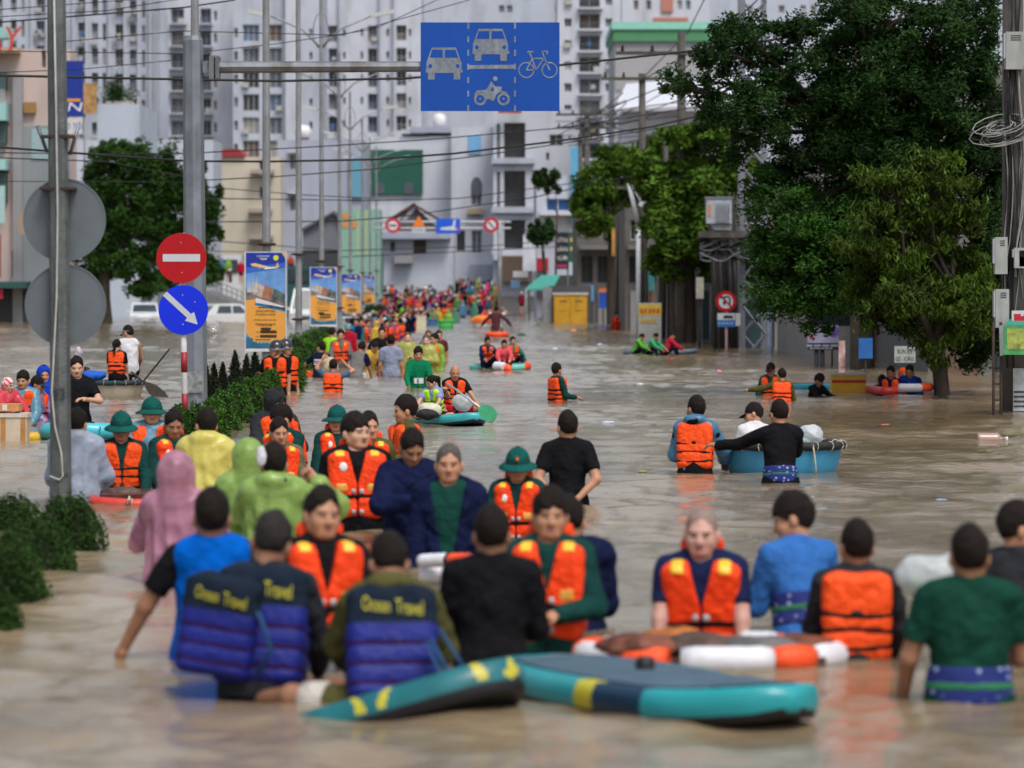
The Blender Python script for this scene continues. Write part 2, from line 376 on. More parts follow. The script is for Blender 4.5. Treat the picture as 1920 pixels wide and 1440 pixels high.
def hat_parts(kind, color):
    """list of (name, mesh) in the head frame"""
    k = ('hat', kind, color)
    if k in _HR: return _HR[k]
    out = []
    def done(b, n):
        o = b.build(n, local=True); me = o.data; bpy.data.objects.remove(o); out.append((n, me))
    def dome(rx, ry, z0, hgt, cy=.012, n=9):
        return [(math.cos(q) , z0 + math.sin(q) * hgt) for q in np.linspace(-.12, math.pi / 2 * .995, n)], rx, ry, cy
    if kind == 'pith':
        m = cloth('pith', color, .8); b = MB(); pr, rx, ry, cy = dome(.098, .118, .095, .118)
        pr = [(r * 1.0, z) for r, z in pr]
        b.lathe(pr, (0, cy, 0), m, 28, rx, ry); done(b, 'crown')
        b = MB(); b.lathe([(.095, .092), (.150, .062), (.158, .050), (.157, .044), (.148, .054), (.093, .083)], (0, cy - .004, 0), m, 32, .98, 1.16); done(b, 'brim')
        b = MB(); b.lathe([(.0995, .088), (.101, .108), (.0985, .109)], (0, cy, 0), cloth('pith_band', (.012, .05, .045)), 28, 1.0, 1.2); done(b, 'band')
        b = MB(); b.lathe([(.012, .212), (.010, .218), (.0, .220)], (0, cy, 0), m, 10); done(b, 'button')
    elif kind == 'star':
        out += hat_parts('pith', color)
        b = MB(); b.disc((0, .140), .016, -.118, -.108, mat('badge_red', (.6, .03, .01), .4)); b.disc((0, .140), .007, -.122, -.118, mat('badge_gold', (.8, .5, .05), .4)); done(b, 'badge')
    elif kind in ('cap', 'capback'):
        m = cloth('cap_' + str(color), color); b = MB(); pr, rx, ry, cy = dome(.087, .108, .085, .108)
        b.lathe(pr, (0, cy, 0), m, 24, rx, ry); done(b, 'crown')
        b = MB(); s = 1; pts = []
        for i in range(9):
            a = math.pi * (i / 8); pts.append((math.cos(a) * .078, -.075 - math.sin(a) * .095, .088 - .025 * math.sin(a) - .012 * abs(math.cos(a))))
        n = len(pts); vs = pts + [(x, y, z - .006) for x, y, z in pts]
        b.add(vs, [tuple(range(n)), tuple(range(2 * n - 1, n - 1, -1))] + [(i, i + n, (i + 1) % n + n, (i + 1) % n) for i in range(n)], m); done(b, 'peak')
        b = MB(); b.box((0, .112, .112), (.018, .004, .012), mat('logo_white', (.7, .7, .7), .5)); done(b, 'logo')
    elif kind == 'moto':
        m = mat('helmet_' + str(color), color, .22, .1, coat=.4); b = MB(); pr, rx, ry, cy = dome(.112, .128, .085, .125)
        pr = [(.99, .045), (1.0, .07)] + pr; b.lathe([(.93, .045)] + pr, (0, cy, 0), m, 28, rx, ry); done(b, 'shell')
        b = MB(); b.tube([(-.098, 0, .05), (-.072, -.03, -.02), (0, -.062, -.06), (.072, -.03, -.02), (.098, 0, .05)], .006, cloth('strap', (.012, .012, .012)), 5); done(b, 'chin_strap')
        b = MB(); b.lathe([(1.005, .048), (1.012, .06), (1.003, .072)], (0, cy, 0), mat('helmet_trim', (.2, .2, .21), .4), 28, rx, ry); done(b, 'trim')
    elif kind == 'scarf':
        p, lo, hh = grid((-.13, -.13, -.16), (.13, .16, .22), .009); f = ell(p, (0, .02, .085), (.096, .112, .112)) - .005 * wob(p, 40)
        f = smin(f, cap(p, (0, .06, .02), (0, .07, -.1), .07, .06), .04); f = np.maximum(f, -(.16 * (p[1] + .085) + .12 * (p[2] - .105)))
        V, Q = nets(f, lo, hh); c = V[Q].mean(1); mi = ((np.sin(c[:, 0] * 70 + c[:, 2] * 40) + np.sin(c[:, 2] * 90 - c[:, 1] * 60)) > .2).astype(int)
        out.append(('headscarf', np_mesh('headscarf', V, Q, [cloth('scarf_white', (.7, .62, .62)), cloth('scarf_pink', (.75, .07, .13))], mi)))
    _HR[k] = out
    return out

DOWN = ((.16, .02, -1), (.04, -.22, -1))          # arm directions for the +x arm; mirrored for the other one
ARMS = {'down': DOWN, 'fwd': ((.18, -.25, -.95), (-.15, -1, -.15)), 'low': ((.22, -.42, -.88), (-.1, -.75, -.62)), 'out': ((.75, -.1, -.65), (.55, -.35, -.75)),
        'push': ((.15, -.75, -.6), (-.1, -.95, -.1)), 'behind': ((.30, .35, -.9), (-.62, .36, -.62)), 'face': ((.35, -.45, -.8), (-.35, -.35, .85)),
        'chest': ((.28, -.30, -.9), (-.72, -.62, .12)), 'hip': ((.6, .15, -.8), (-.75, -.3, -.6)), 'lean': ((.12, -.35, -.93), (.02, -.30, -.95)),
        'up': ((.45, -.2, .6), (-.35, -.2, .9)), 'headup': ((.55, -.35, .25), (-.75, -.1, .6)), 'side': ((.9, -.25, -.25), (.9, -.35, -.1)), 'knee': ((.2, -.7, -.7), (-.2, -.85, -.4)),
        'hug': ((.3, -.55, -.75), (-.85, -.45, .1))}
LEGS = {'stand': (((.02, 0, -1), (0, 0, -1)),) * 2, 'walk': (((.02, -.3, -1), (0, .12, -1)), ((.02, .18, -1), (0, .3, -1))),
        'cross': (((.85, -.55, .05), (-.92, -.25, -.12)),) * 2, 'kneel': (((.12, -1, -.25), (0, .85, -.45)),) * 2, 'sit': (((.22, -1, .05), (.05, -.25, -1)),) * 2,
        'long': (((.25, -1, .02), (.05, -1, -.05)),) * 2, 'bent': (((.25, -.85, .5), (.02, -.35, -1)),) * 2,
        'mixed': (((.5, -.9, .25), (-.6, -.2, -.75)), ((.85, -.5, .1), (.4, -.8, -.12)))}

def person(label, x, yt, yw, yaw=0, lean=0, side=0, look=(0, 0, 0), arms=('down', 'down'), wear=(), hair=('short', 'black'), hat=None, skin='m', build=1.0, legs='stand',
           group=None, seat=None, h=None, hands=('relax', 'relax'), wide=1.0, stature=None, depth=None, at=None, hip_z=None):
    """one person; (x, yt, yw) = photo column, row of the head's top, row of the waterline (or of the seat's water).
    seat = height of the seat above the water for those who sit on a board or in a boat"""
    d = depth or dep(yw); s = FPX / d
    h = h or min(.030, max(.0105, 1.75 / (s * 1024 / 1920)))
    hipz = .92
    if legs not in ('stand', 'walk'): hipz = .10
    zt = CAMZ + (YH - yt) / s                                    # head top above the water
    Rl = Matrix.Rotation(R(lean), 3, 'X') @ Matrix.Rotation(R(side), 3, 'Y'); hipv = Vector((0, 0, .92))
    def T(v): v = Rl @ (Vector(v) - hipv) + hipv; return Vector((v.x, v.y, v.z - .92 + hipz))
    neck = T((0, .012, 1.515)); Rh = Rl @ Matrix.Rotation(R(look[0]), 3, 'Z') @ Matrix.Rotation(R(look[1]), 3, 'X') @ Matrix.Rotation(R(look[2]), 3, 'Y')
    hatz = {None: .012, 'pith': .035, 'star': .035, 'cap': .015, 'moto': .03, 'scarf': .02}.get(hat[0] if hat else None, .012)
    top = max((neck + Rh @ Vector(q)).z for q in ((0, .012, .187), (0, .09, .12), (0, -.07, .13))) + hatz
    if stature: k = stature / 1.70; z0 = zt - top * k
    elif seat is not None: k = min(1.12, max(.72, (zt - seat) / top)); z0 = zt - top * k
    else: z0 = -.92; k = min(1.14, max(.80, (zt - z0) / top)); z0 = zt - top * k if abs(zt - z0 - top * k) > .02 else z0
    root = thing('person', label, 'person', (X(x, d), d, z0), group, R(yaw))
    LOD = h < .018
    # --- joints
    bw = build * .915; J = {}
    for i, sg in enumerate((-1, 1)):
        pose = ARMS[arms[i]] if isinstance(arms[i], str) else arms[i]
        u, f = [Vector((v[0] * sg, v[1], v[2])).normalized() for v in pose]
        sh = T((sg * .174 * bw, .008, 1.385)); el = sh + u * .285; wr = el + f * .245
        lg = LEGS[legs][i]; hp = Vector((sg * .088 * bw, 0, hipz - .02)); t1, t2 = [Vector((v[0] * sg, v[1], v[2])).normalized() for v in lg]
        kn = hp + t1 * .42; an = kn + t2 * .40
        J[sg] = dict(sh=sh, el=el, wr=wr, u=u, f=f, hp=hp, kn=kn, an=an, t1=t1, t2=t2)
    sit = legs not in ('stand', 'walk')
    pts = [neck + Vector((0, 0, .1)), T((0, 0, 1.5)), Vector((0, 0, hipz))]
    for sg in (-1, 1): pts += [J[sg]['sh'], J[sg]['el'], J[sg]['wr']] + ([J[sg]['kn'], J[sg]['an']] if sit else [])
    pad = .20 if any(w_[0] == 'poncho' for w_ in wear) else .13
    lo = [min(p[i] for p in pts) - pad for i in range(3)]; hi = [max(p[i] for p in pts) + pad for i in range(3)]
    lo[1] = min(lo[1], -.22); hi[1] = max(hi[1], .22); lo[0] = min(lo[0], -.30 * bw); hi[0] = max(hi[0], .30 * bw)
    if not sit: lo[2] = .60
    hi[2] = min(hi[2], max(neck.z + .05, max(J[-1]['wr'].z, J[1]['wr'].z) + .1)) if not any(w_[-1] == 'hood' for w_ in wear) else hi[2] + .04
    p, lo_, _ = grid(lo, hi, h)
    Ri = Rl.inverted(); q0 = [p[0], p[1], p[2] + (.92 - hipz) - .92]
    tp = [Ri[i][0] * q0[0] + Ri[i][1] * q0[1] + Ri[i][2] * q0[2] + (.92 if i == 2 else 0) for i in range(3)]   # torso frame
    tw = [tp[0] / bw, tp[1] / (.35 + .65 * bw), tp[2]]
    dT = ell(tw, (0, 0, .95), (.165, .118, .15)); dT = smin(dT, ell(tw, (0, -.006, 1.09), (.150, .106, .20)), .06)
    dT = smin(dT, ell(tw, (0, 0, 1.27), (.168, .112, .19)), .06); dT = smin(dT, cap(tw, (-.13, .012, 1.385), (.13, .012, 1.385), .060), .05)
    dT = smin(dT, np.minimum(cap(tw, (0, .018, 1.465), (-.12, .014, 1.405), .044), cap(tw, (0, .018, 1.465), (.12, .014, 1.405), .044)), .04)
    dA = {}; dU = {}; dF = {}
    for sg in (-1, 1):
        j = J[sg]; dU[sg] = cap(p, j['sh'], j['el'], .055 * (.4 + .6 * bw), .042); dF[sg] = cap(p, j['el'], j['wr'], .041, .027); dA[sg] = smin(dU[sg], dF[sg], .02)
    dL = None
    for sg in (-1, 1):
        j = J[sg]; a = cap(p, j['hp'], j['kn'], .086 * (.4 + .6 * bw), .056)
        if sit:
            b = cap(p, j['kn'], j['an'], .053, .034); toe = j['an'] + (Vector((0, -.14, -.02)) if j['t2'].z < -.5 else j['t2'] * .05 + Vector((0, -.10, .04)))
            a = smin(smin(a, b, .03), cap(p, j['an'], toe, .036, .028), .02)
        dL = a if dL is None else np.minimum(dL, a)
    arm = np.minimum(dA[-1], dA[1])
    body = smin(smin(smin(dT, arm, .035), dL, .04), cap(p, T((0, .02, 1.40)), neck + Vector((0, 0, 0)), .056), .03)
    V, Q = nets(body, lo_, h); vs = [V]; fs = [Q]; ms = [np.zeros(len(Q), int)]; nv = len(V)
    def app(V2, Q2, M2=None, mirror=False, mm=None):
        nonlocal nv
        V2 = np.array(V2); Q2 = np.array(Q2)
        if mirror: V2 = V2 * (-1, 1, 1); Q2 = Q2[:, ::-1]
        A = np.array(M2.to_3x3()); V2 = V2 @ A.T + np.array(M2.translation); vs.append(V2); fs.append(Q2 + nv); ms.append(mm if mm is not None else np.zeros(len(Q2), int)); nv += len(V2)
    MH = Matrix.Translation(neck) @ Rh.to_4x4()
    hv, hq, hm = head_mesh(wide, .0065 if h < .0125 else (.008 if h < .020 else .013)); app(hv, hq, MH, mm=hm)
    for i, sg in enumerate((-1, 1)):
        f = J[sg]['f']; zx = -f                                   # hand hangs along the forearm, palm inwards or down
        palm = Vector((-sg, -.25, 0)) if abs(f.z) > .6 else Vector((0, 0, -1))
        if f.z > .6: palm = Vector((-sg * .3, .6, 0))
        yv = -(palm - zx * palm.dot(zx)).normalized(); xv = yv.cross(zx)
        M3 = Matrix((xv, yv, zx)).transposed(); mir = xv.dot(Vector((0, -1, .25))) < 0
        hv, hq = hand_mesh(hands[i], .0065 if h < .0145 else .0095); app(hv, hq, Matrix.Translation(J[sg]['wr']) @ M3.to_4x4(), mir)
    if not sit:                                                   # lower legs and feet under the water
        for sg in (-1, 1):
            j = J[sg]; a = j['hp'] + j['t1'] * .22; c = [a, j['kn'], j['kn'] + j['t2'] * .2, j['an'], j['an'] + Vector((0, -.02, -.05))]; r = [.074, .055, .056, .036, .04]
            V2 = []; n = 10
            for q, rr in zip(c, r):
                for t in range(n): V2.append((q.x + math.cos(2 * math.pi * t / n) * rr, q.y + math.sin(2 * math.pi * t / n) * rr, q.z))
            Q2 = [(u * n + t, (u + 1) * n + t, (u + 1) * n + (t + 1) % n, u * n + (t + 1) % n) for u in range(4) for t in range(n)]
            b = len(V2); an = j['an']
            for z in (an.z - .03, an.z - .075):
                for xx, yy in ((-.04, -.17), (.04, -.17), (.038, .05), (-.038, .05)): V2.append((an.x + xx, an.y + yy, z))
            Q2 += [(b, b + 1, b + 2, b + 3), (b + 7, b + 6, b + 5, b + 4)] + [(b + e, b + 4 + e, b + 4 + (e + 1) % 4, b + (e + 1) % 4) for e in range(4)]
            app(V2, Q2, Matrix.Identity(4))
    link('body', np_mesh('body', np.concatenate(vs) * k, np.concatenate(fs), [SKIN[skin], BROW, EYE, LIP], np.concatenate(ms)), root)
    # --- hair and hat: shared meshes placed on the head
    hh = .007 if h < .0125 else (.010 if h < .02 else .016)
    def on_head(o): o.parent = root; o.location = neck * k; o.rotation_euler = Rh.to_euler(); o.scale = (k * wide, k, k)
    RIPPLES.append((X(x, d), d, .0085))
    if hair: on_head(link('hair', hair_mesh(hair[0], hair[1], hh)))
    if hat:
        ps = hat_parts(*hat); first = link('hat' if hat[0] in ('pith', 'star', 'cap') else ('helmet' if hat[0] == 'moto' else 'headscarf'), ps[0][1]); on_head(first)
        for n_, me in ps[1:]: link(n_, me, first)
    # --- clothes
    seed = random.random() * 20; fold = .0055 * wob(p, 27, seed) + .0065 * wob(p, 12, seed + 3) + .003 * wob(p, 50, seed + 9) * (h < .016)
    nk = .078 + ell(tp, (0, -.030, 1.530), (.070, .066, .098))
    def garment(name, F, m, par=root, label=None):
        V, Q = nets(F, lo_, h)
        if len(V) == 0: return None
        o = link(name, np_mesh(name, V * k, Q, m if isinstance(m, list) else [m]), par)
        if label: o['label'] = label
        return o
    vest = None
    for w_ in wear:
        kind = w_[0]; m = w_[1]; opt = w_[2] if len(w_) > 2 else None
        if kind in ('tee', 'long', 'jacket', 'tank'):
            inf = {'tee': .014, 'long': .014, 'jacket': .030, 'tank': .024}[kind]
            F = dT - inf - fold * (2.4 if kind == 'jacket' else 1.15)
            if not sit: F = smin(F, np.maximum(dL, -(p[2] - (hipz - .12))) - inf - .008, .05)
            for sg in (-1, 1):
                j = J[sg]
                if kind == 'tank': continue
                if kind == 'tee':
                    c = j['sh'] + j['u'] * .20; a = cap(p, j['sh'], j['el'], .066, .064) - fold; a = np.maximum(a, (p[0] - c.x) * j['u'].x + (p[1] - c.y) * j['u'].y + (p[2] - c.z) * j['u'].z)
                else:
                    e = j['el'] + j['f'] * .215; r1 = .016 if kind == 'long' else .030
                    a = smin(cap(p, j['sh'], j['el'], .055 + r1, .045 + r1), cap(p, j['el'], e, .045 + r1, .033 + r1), .03) - fold * 1.3
                F = smin(F, a, .03)
            if kind == 'tank':
                for sg in (-1, 1): F = smax(F, -cap(p, T((sg * .235, 0, 1.44)), T((sg * .22, 0, 1.30)), .075), .01)
            hem = {'tee': .86, 'long': .86, 'jacket': .80, 'tank': .84}[kind] + (0 if not sit else .0)
            F = np.maximum(F, hem - tp[2])
            if kind != 'tank': F = smin(F, cap(tp, (0, .022, 1.36), (0, .016, 1.475 if opt != 'high' else 1.515), .067 if kind != 'jacket' else .082), .02)
            F = smax(F, np.where(tp[1] < .0, (.078 if opt != 'high' else .05) - nk, tp[2] - 1.492), .006)
            if opt == 'open':                                     # open jacket: gap down the front
                F = smax(F, -np.maximum(np.abs(tp[0]) - (.035 + .09 * np.clip((tp[2] - 1.0) / .5, 0, 1)), tp[1] + .02), .01)
            if opt == 'hooddown':
                b = T((0, .085, 1.465)); F = smin(F, ell(p, b, (.105, .065, .055)) - fold, .03)
            if opt == 'hood':
                a = neck + Rh @ Vector((0, .02, .08)); hd = smin(ell([p[0] - a.x, p[1] - a.y, p[2] - a.z], (0, 0, 0), (.108, .125, .130)), cap(p, a, T((0, .03, 1.42)), .095, .10), .04)
                fc = neck + Rh @ Vector((0, -.11, .045)); hd = smax(hd, -ell(p, fc, (.066, .075, .085)), .012); F = np.minimum(F, hd)
            garment('jacket' if kind == 'jacket' else 'shirt', F, m)
        elif kind in ('trousers', 'shorts'):
            F = smin(np.maximum(dT, tp[2] - 1.02), dL, .04) - .014 - fold
            if kind == 'shorts':
                cut = None
                for sg in (-1, 1):
                    j = J[sg]; c = j['hp'] + j['t1'] * .30; a = np.maximum(cap(p, j['hp'], j['kn'], .1, .075), (p[0] - c.x) * j['t1'].x + (p[1] - c.y) * j['t1'].y + (p[2] - c.z) * j['t1'].z); cut = a if cut is None else np.minimum(cut, a)
                F = np.minimum(np.maximum(dT, tp[2] - 1.02) - .014, cut - fold)
            else:
                for sg in (-1, 1):
                    if sit: j = J[sg]; F = np.maximum(F, -(vlen(p[0] - j['an'].x, p[1] - j['an'].y, p[2] - j['an'].z) - .085))
            garment('trousers' if kind == 'trousers' else 'shorts', F, m)
        elif kind == 'vest':
            vb = [tp[0] / bw, tp[1] / (.35 + .65 * bw), tp[2]]; solas = opt in ('badge', 'plain_solas', 'old')
            th = .135 if solas else .122; zb = .965 if opt != 'long' else .90
            F = rbox(vb, (0, -.004, (zb + 1.45) / 2), (.200, th + .012, (1.45 - zb) / 2), .065) - .8 * fold
            F = smax(F, vb[2] - (1.475 - .42 * np.maximum(np.abs(vb[0]) - .07, 0)), .015)
            for sg in (-1, 1): F = smax(F, -cap(vb, (sg * .232, 0, 1.45), (sg * .235, 0, 1.245), .066, .062), .015)
            F = smax(F, -cap(vb, (0, .0, 1.42), (0, 0, 1.6), .078, .10), .012)
            back = opt in ('tourist',)
            if not back: F = smax(F, -np.maximum(np.abs(vb[0]) - np.maximum(.0, .25 * (vb[2] - 1.20)), vb[1] + .02), .012)
            split = np.maximum(np.abs(vb[0]) - .0055, vb[1] + .03); F = np.maximum(F, -split)
            for zz in ((1.06, 1.14, 1.23) if not solas else (1.12,)): F = F + .007 * np.exp(-((tp[2] - zz) / .016) ** 2)
            if solas:                                             # pillow collar behind the neck
                c = T((0, .075, 1.475)); cc = [p[0] - c.x, p[1] - c.y, p[2] - c.z]; F = smin(F, rbox(cc, (0, 0, .01), (.115, .045, .055), .035), .02)
            vest = garment('vest', F, m); 
            if vest is None: continue
            strap = cloth('strap', (.012, .012, .012)) if opt != 'plum' else cloth('strap_plum', (.05, .012, .05))
            for zz in ((1.055, 1.135, 1.225) if not solas else (1.12,)):
                wdt = max(.013 if not solas else .017, h * .75)
                garment('strap', np.maximum(F - (.007 if h < .018 else .016), np.abs(tp[2] - zz - .012 * np.sin(tp[0] * 9 + zz * 40)) - wdt), strap, vest)
            if solas and LOD:
                yl = mat('reflect_yellow', (.85, .50, .03), .4, .1)
                for sg in (-1, 1): garment('shoulder_patch', np.maximum(F - .005, np.maximum(np.abs(vb[0] - sg * .118) - .034, np.maximum(np.abs(vb[2] - 1.43) - .026, vb[1] - .06))), yl, vest)
                if opt == 'badge': garment('round_badge', np.maximum(F - .005, np.maximum(np.hypot((vb[0] + .095) * 1.15, (vb[2] - 1.335) * .9) - .034, vb[1])), mat('badge_white', (.8, .8, .78), .4, .05), vest)
                if opt != 'old':
                    gp = mat('gold_patch', (.75, .36, .06), .4, .2, 40)
                    for sg in (-1, 1): garment('gold_patch', np.maximum(F - .004, np.maximum(np.maximum(np.abs(vb[0] - sg * .105) - .042, np.abs(vb[2] - 1.19) - .032), vb[1])), gp, vest)
                bk = mat('buckle_grey', (.4, .4, .42), .35, .1)
                for zz in (1.165, 1.02):
                    for sg in (-1, 1): garment('buckle', np.maximum(F - .014, np.maximum(np.maximum(np.abs(vb[0] - sg * .028) - .016, np.abs(vb[2] - zz) - .018), vb[1])), bk, vest)
            if opt == 'reflect':
                for sg in (-1, 1): garment('shoulder_patch', np.maximum(F - .005, np.maximum(np.abs(vb[0] - sg * .10) - .028, np.abs(vb[2] - 1.385) - .042)), mat('reflect_yellow', (.85, .50, .03), .4, .1), vest)
        elif kind == 'poncho':
            ang = np.arctan2(tp[1], tp[0]); pl = .013 * (1 - 2 * np.abs(np.sin(ang * 5.5 + 2.2 * wob(p, 3, seed) + seed))) * np.clip((1.42 - tp[2]) / .3, .1, 1) + .006 * wob(p, 13, seed) + .006 * (1 - 2 * np.abs(wob(p, 19, seed + 5)))
            ty = [tp[0], tp[1] * 1.25, tp[2]]
            if opt == 'tight': pl = pl * np.where(tp[2] > .98, .35, 1); F = smin(dT - .008, cap([tp[0], tp[1] * 2.1, tp[2]], (0, 0, 1.15), (0, 0, .70), .10, .27 * bw), .04) - pl
            else: F = smin(dT - .036, cap(ty, (0, 0, 1.34), (0, .0, .70), .150 * bw, .26 * bw), .08) - pl
            for sg in (-1, 1):
                j = J[sg]; e = j['el'] + j['f'] * .19; F = smin(F, smin(cap(p, j['sh'], j['el'], .070, .076), cap(p, j['el'], e, .076, .074), .04) - pl, .06)
            F = np.maximum(F, .74 - tp[2])
            if opt == 'hood':
                a = neck + Rh @ Vector((0, .02, .085)); hd = smin(ell([p[0] - a.x, p[1] - a.y, p[2] - a.z], (0, 0, 0), (.112, .130, .132)), cap(p, a, T((0, .03, 1.42)), .10, .115), .05) - pl * .5
                fc = neck + Rh @ Vector((0, -.12, .045)); hd = smax(hd, -ell(p, fc, (.072, .085, .095)), .012); F = smin(F, hd, .03)
            else:
                F = smin(F, ell(p, T((0, .075, 1.47)), (.115, .075, .06)) - pl, .04); F = smax(F, .070 - nk, .012)
            garment('raincoat', F, m)
        elif kind == 'band':                                      # printed cloth wound round the waist
            zz, hw, m2 = opt; F = dT - .024 - fold * .6; o = garment('waist_cloth', np.maximum(F, np.abs(tp[2] - zz) - hw), m)
            garment('stripe', np.maximum(F - .003, np.abs(tp[2] - zz) - hw * .20), m2, o)
    root['_k'] = k
    return root, (lambda v: Vector(root.location) + Matrix.Rotation(R(yaw), 3, 'Z') @ (T(v) * k)), k, J
# ------------------------------------------------------------------ ground and flood water
def ground_z(x, y):
    z = -.92 + np.clip((y - 215) / 85, 0, 1) * 1.0 + np.clip((y - 296) / 94, 0, 1) * 1.95
    return z
def sheet(name, xs, ys, zf, m, kind='structure', smooth=True):
    Xg, Yg = np.meshgrid(xs, ys, indexing='xy') if np.ndim(xs) == 1 else (xs, ys)
    Zg = zf(Xg, Yg); n, k = Xg.shape; V = np.stack([Xg, Yg, Zg], -1).reshape(-1, 3); i = np.arange(n * k).reshape(n, k)
    Q = np.stack([i[:-1, :-1], i[:-1, 1:], i[1:, 1:], i[1:, :-1]], -1).reshape(-1, 4)
    return tag(link(name, np_mesh(name, V, Q, [m], smooth=smooth)), kind=kind)
asphalt = mat('asphalt_wet', (.055, .050, .045), .6, .3, 3, .4, 60, dirt=((.12, .09, .06), .6, .5))
sheet('ground', np.array([-1600, -300, -60, -30, 30, 60, 300, 1600.]), np.array([-200, 0, 100, 215, 230, 245, 260, 275, 290, 300, 320, 340, 360, 390, 500, 900, 2600.]), ground_z, asphalt)

def water_material():
    m = bpy.data.materials.new('flood_water'); m.use_nodes = True; t = m.node_tree; b = t.nodes['Principled BSDF']
    tc = t.nodes.new('ShaderNodeTexCoord'); mp = t.nodes.new('ShaderNodeMapping'); mp.inputs['Scale'].default_value = (.30, .14, 1)
    n = t.nodes.new('ShaderNodeTexNoise'); n.inputs['Scale'].default_value = 1; n.inputs['Detail'].default_value = 9; n.inputs['Distortion'].default_value = 1.2
    r = t.nodes.new('ShaderNodeValToRGB'); r.color_ramp.elements[0].position = .35; r.color_ramp.elements[1].position = .7
    r.color_ramp.elements[0].color = (.165, .118, .066, 1); r.color_ramp.elements[1].color = (.315, .24, .152, 1)   # silt brown, with light and dark ripple bands painted into its mottling
    t.links.new(tc.outputs['Object'], mp.inputs[0]); t.links.new(mp.outputs[0], n.inputs['Vector']); t.links.new(n.outputs['Fac'], r.inputs['Fac'])
    t.links.new(r.outputs['Color'], b.inputs['Base Color']); b.inputs['Roughness'].default_value = .055; b.inputs['IOR'].default_value = 1.33
    n2 = t.nodes.new('ShaderNodeTexNoise'); n2.inputs['Scale'].default_value = 7.5; n2.inputs['Detail'].default_value = 5; n2.inputs['Roughness'].default_value = .55
    m2 = t.nodes.new('ShaderNodeMapping'); m2.inputs['Scale'].default_value = (.55, 1.2, 1)
    bp = t.nodes.new('ShaderNodeBump'); bp.inputs['Strength'].default_value = .50; bp.inputs['Distance'].default_value = .032
    t.links.new(tc.outputs['Object'], m2.inputs[0]); t.links.new(m2.outputs[0], n2.inputs['Vector']); t.links.new(n2.outputs['Fac'], bp.inputs['Height']); t.links.new(bp.outputs[0], b.inputs['Normal'])
    return m
_wr = np.random.default_rng(3); WAVES = []
for i in range(46):
    lam = .22 * (11 ** _wr.random()); a = _wr.normal(0, .75) + math.pi / 2
    WAVES.append((2 * math.pi / lam * math.cos(a), 2 * math.pi / lam * math.sin(a), _wr.random() * 6.28, .0040 * lam ** .92))
def water_z(x, y):
    z = np.zeros_like(x); g = .75 + .5 * np.sin(x * .31 + 1.3 * np.sin(y * .11)) * np.sin(y * .17 + .7 * np.sin(x * .23))
    for kx, ky, ph, a in WAVES: z += a * np.sin(kx * x + ky * y + ph + .9 * np.sin(.37 * kx * y - .5 * ky * x + ph))
    z *= g
    for (cx, cy, st) in RIPPLES:
        w_ = np.nonzero((np.abs(x - cx) < 3) & (np.abs(y - cy) < 3)); r = np.hypot((x[w_] - cx), (y[w_] - cy)); z[w_] += st * np.sin(r * 13 + 1.5 * np.sin(np.arctan2(y[w_] - cy, x[w_] - cx) * 3)) * np.exp(-r / .75) * np.clip(r * 4, 0, 1)
    return np.clip(z * np.clip((420 - y) / 60, 0, 1), -.06, .06)
def build_water():
    u = np.concatenate([np.linspace(-4, -.5, 20), np.linspace(-.48, -.16, 24), np.linspace(-.155, .155, 330), np.linspace(.16, .48, 24), np.linspace(.5, 4, 20)])
    dd = np.concatenate([np.linspace(-60, 9.5, 24), 10 * np.exp(np.linspace(0, math.log(42), 900))])
    U, D = np.meshgrid(u, dd, indexing='xy'); xs = U * np.maximum(D, 40) ** .55 * np.maximum(D, 10) ** .45
    sheet('flood_water', xs, D, water_z, water_material())

# kerbed median under the hedge and the pavement along the right-hand shops (both drowned)
kb = mat('kerb_concrete', (.26, .25, .23), .85, .2, 5, .3, 40)
b = MB()
pts = [(P(60, 1100, dep(1100))), P(440, 790, dep(790)), P(600, 650, dep(650)), P(690, 600, dep(600))]
for a, c in zip(pts[:-1], pts[1:]):
    a = Vector((a.x, a.y, 0)); c = Vector((c.x, c.y, 0)); n = Vector((1, 0, 0)) * .75
    vs = [a - n, a + n, c + n, c - n]; vs = [(v.x, v.y, -.96) for v in vs] + [(v.x, v.y, -.78) for v in vs]
    b.add(vs, [(4, 5, 6, 7), (0, 1, 5, 4), (1, 2, 6, 5), (2, 3, 7, 6), (3, 0, 4, 7)], kb)
tag(b.build('median_kerb'), kind='structure')
b = MB(); b.bx(7.5, 14, 30, 210, -.96, -.78, kb); tag(b.build('pavement'), kind='structure')

# ------------------------------------------------------------------ foliage
LEAF = {'dark': mat('leaf_dark', (.020, .053, .012), .55, .65, 1.3, spec=.12), 'mid': mat('leaf_mid', (.030, .078, .013), .55, .55, 1.2, spec=.12), 'mid2': mat('leaf_mid_dark', (.036, .102, .014), .55, .65, 1.3, spec=.12),
        'yellow': mat('leaf_yellowish', (.045, .080, .008), .55, .65, 1.8, spec=.12), 'bright': mat('leaf_bright', (.076, .148, .016), .55, .5, 1.3, spec=.12), 'hedge': mat('leaf_hedge', (.060, .150, .022), .55, .5, 2.2, spec=.1),
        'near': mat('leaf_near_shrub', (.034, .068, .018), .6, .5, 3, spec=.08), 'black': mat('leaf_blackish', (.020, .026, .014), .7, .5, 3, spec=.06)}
BARK = mat('bark', (.045, .034, .026), .9, .4, 8, .6, 30); BARKG = mat('bark_grey', (.075, .068, .06), .9, .4, 8, .6, 30)
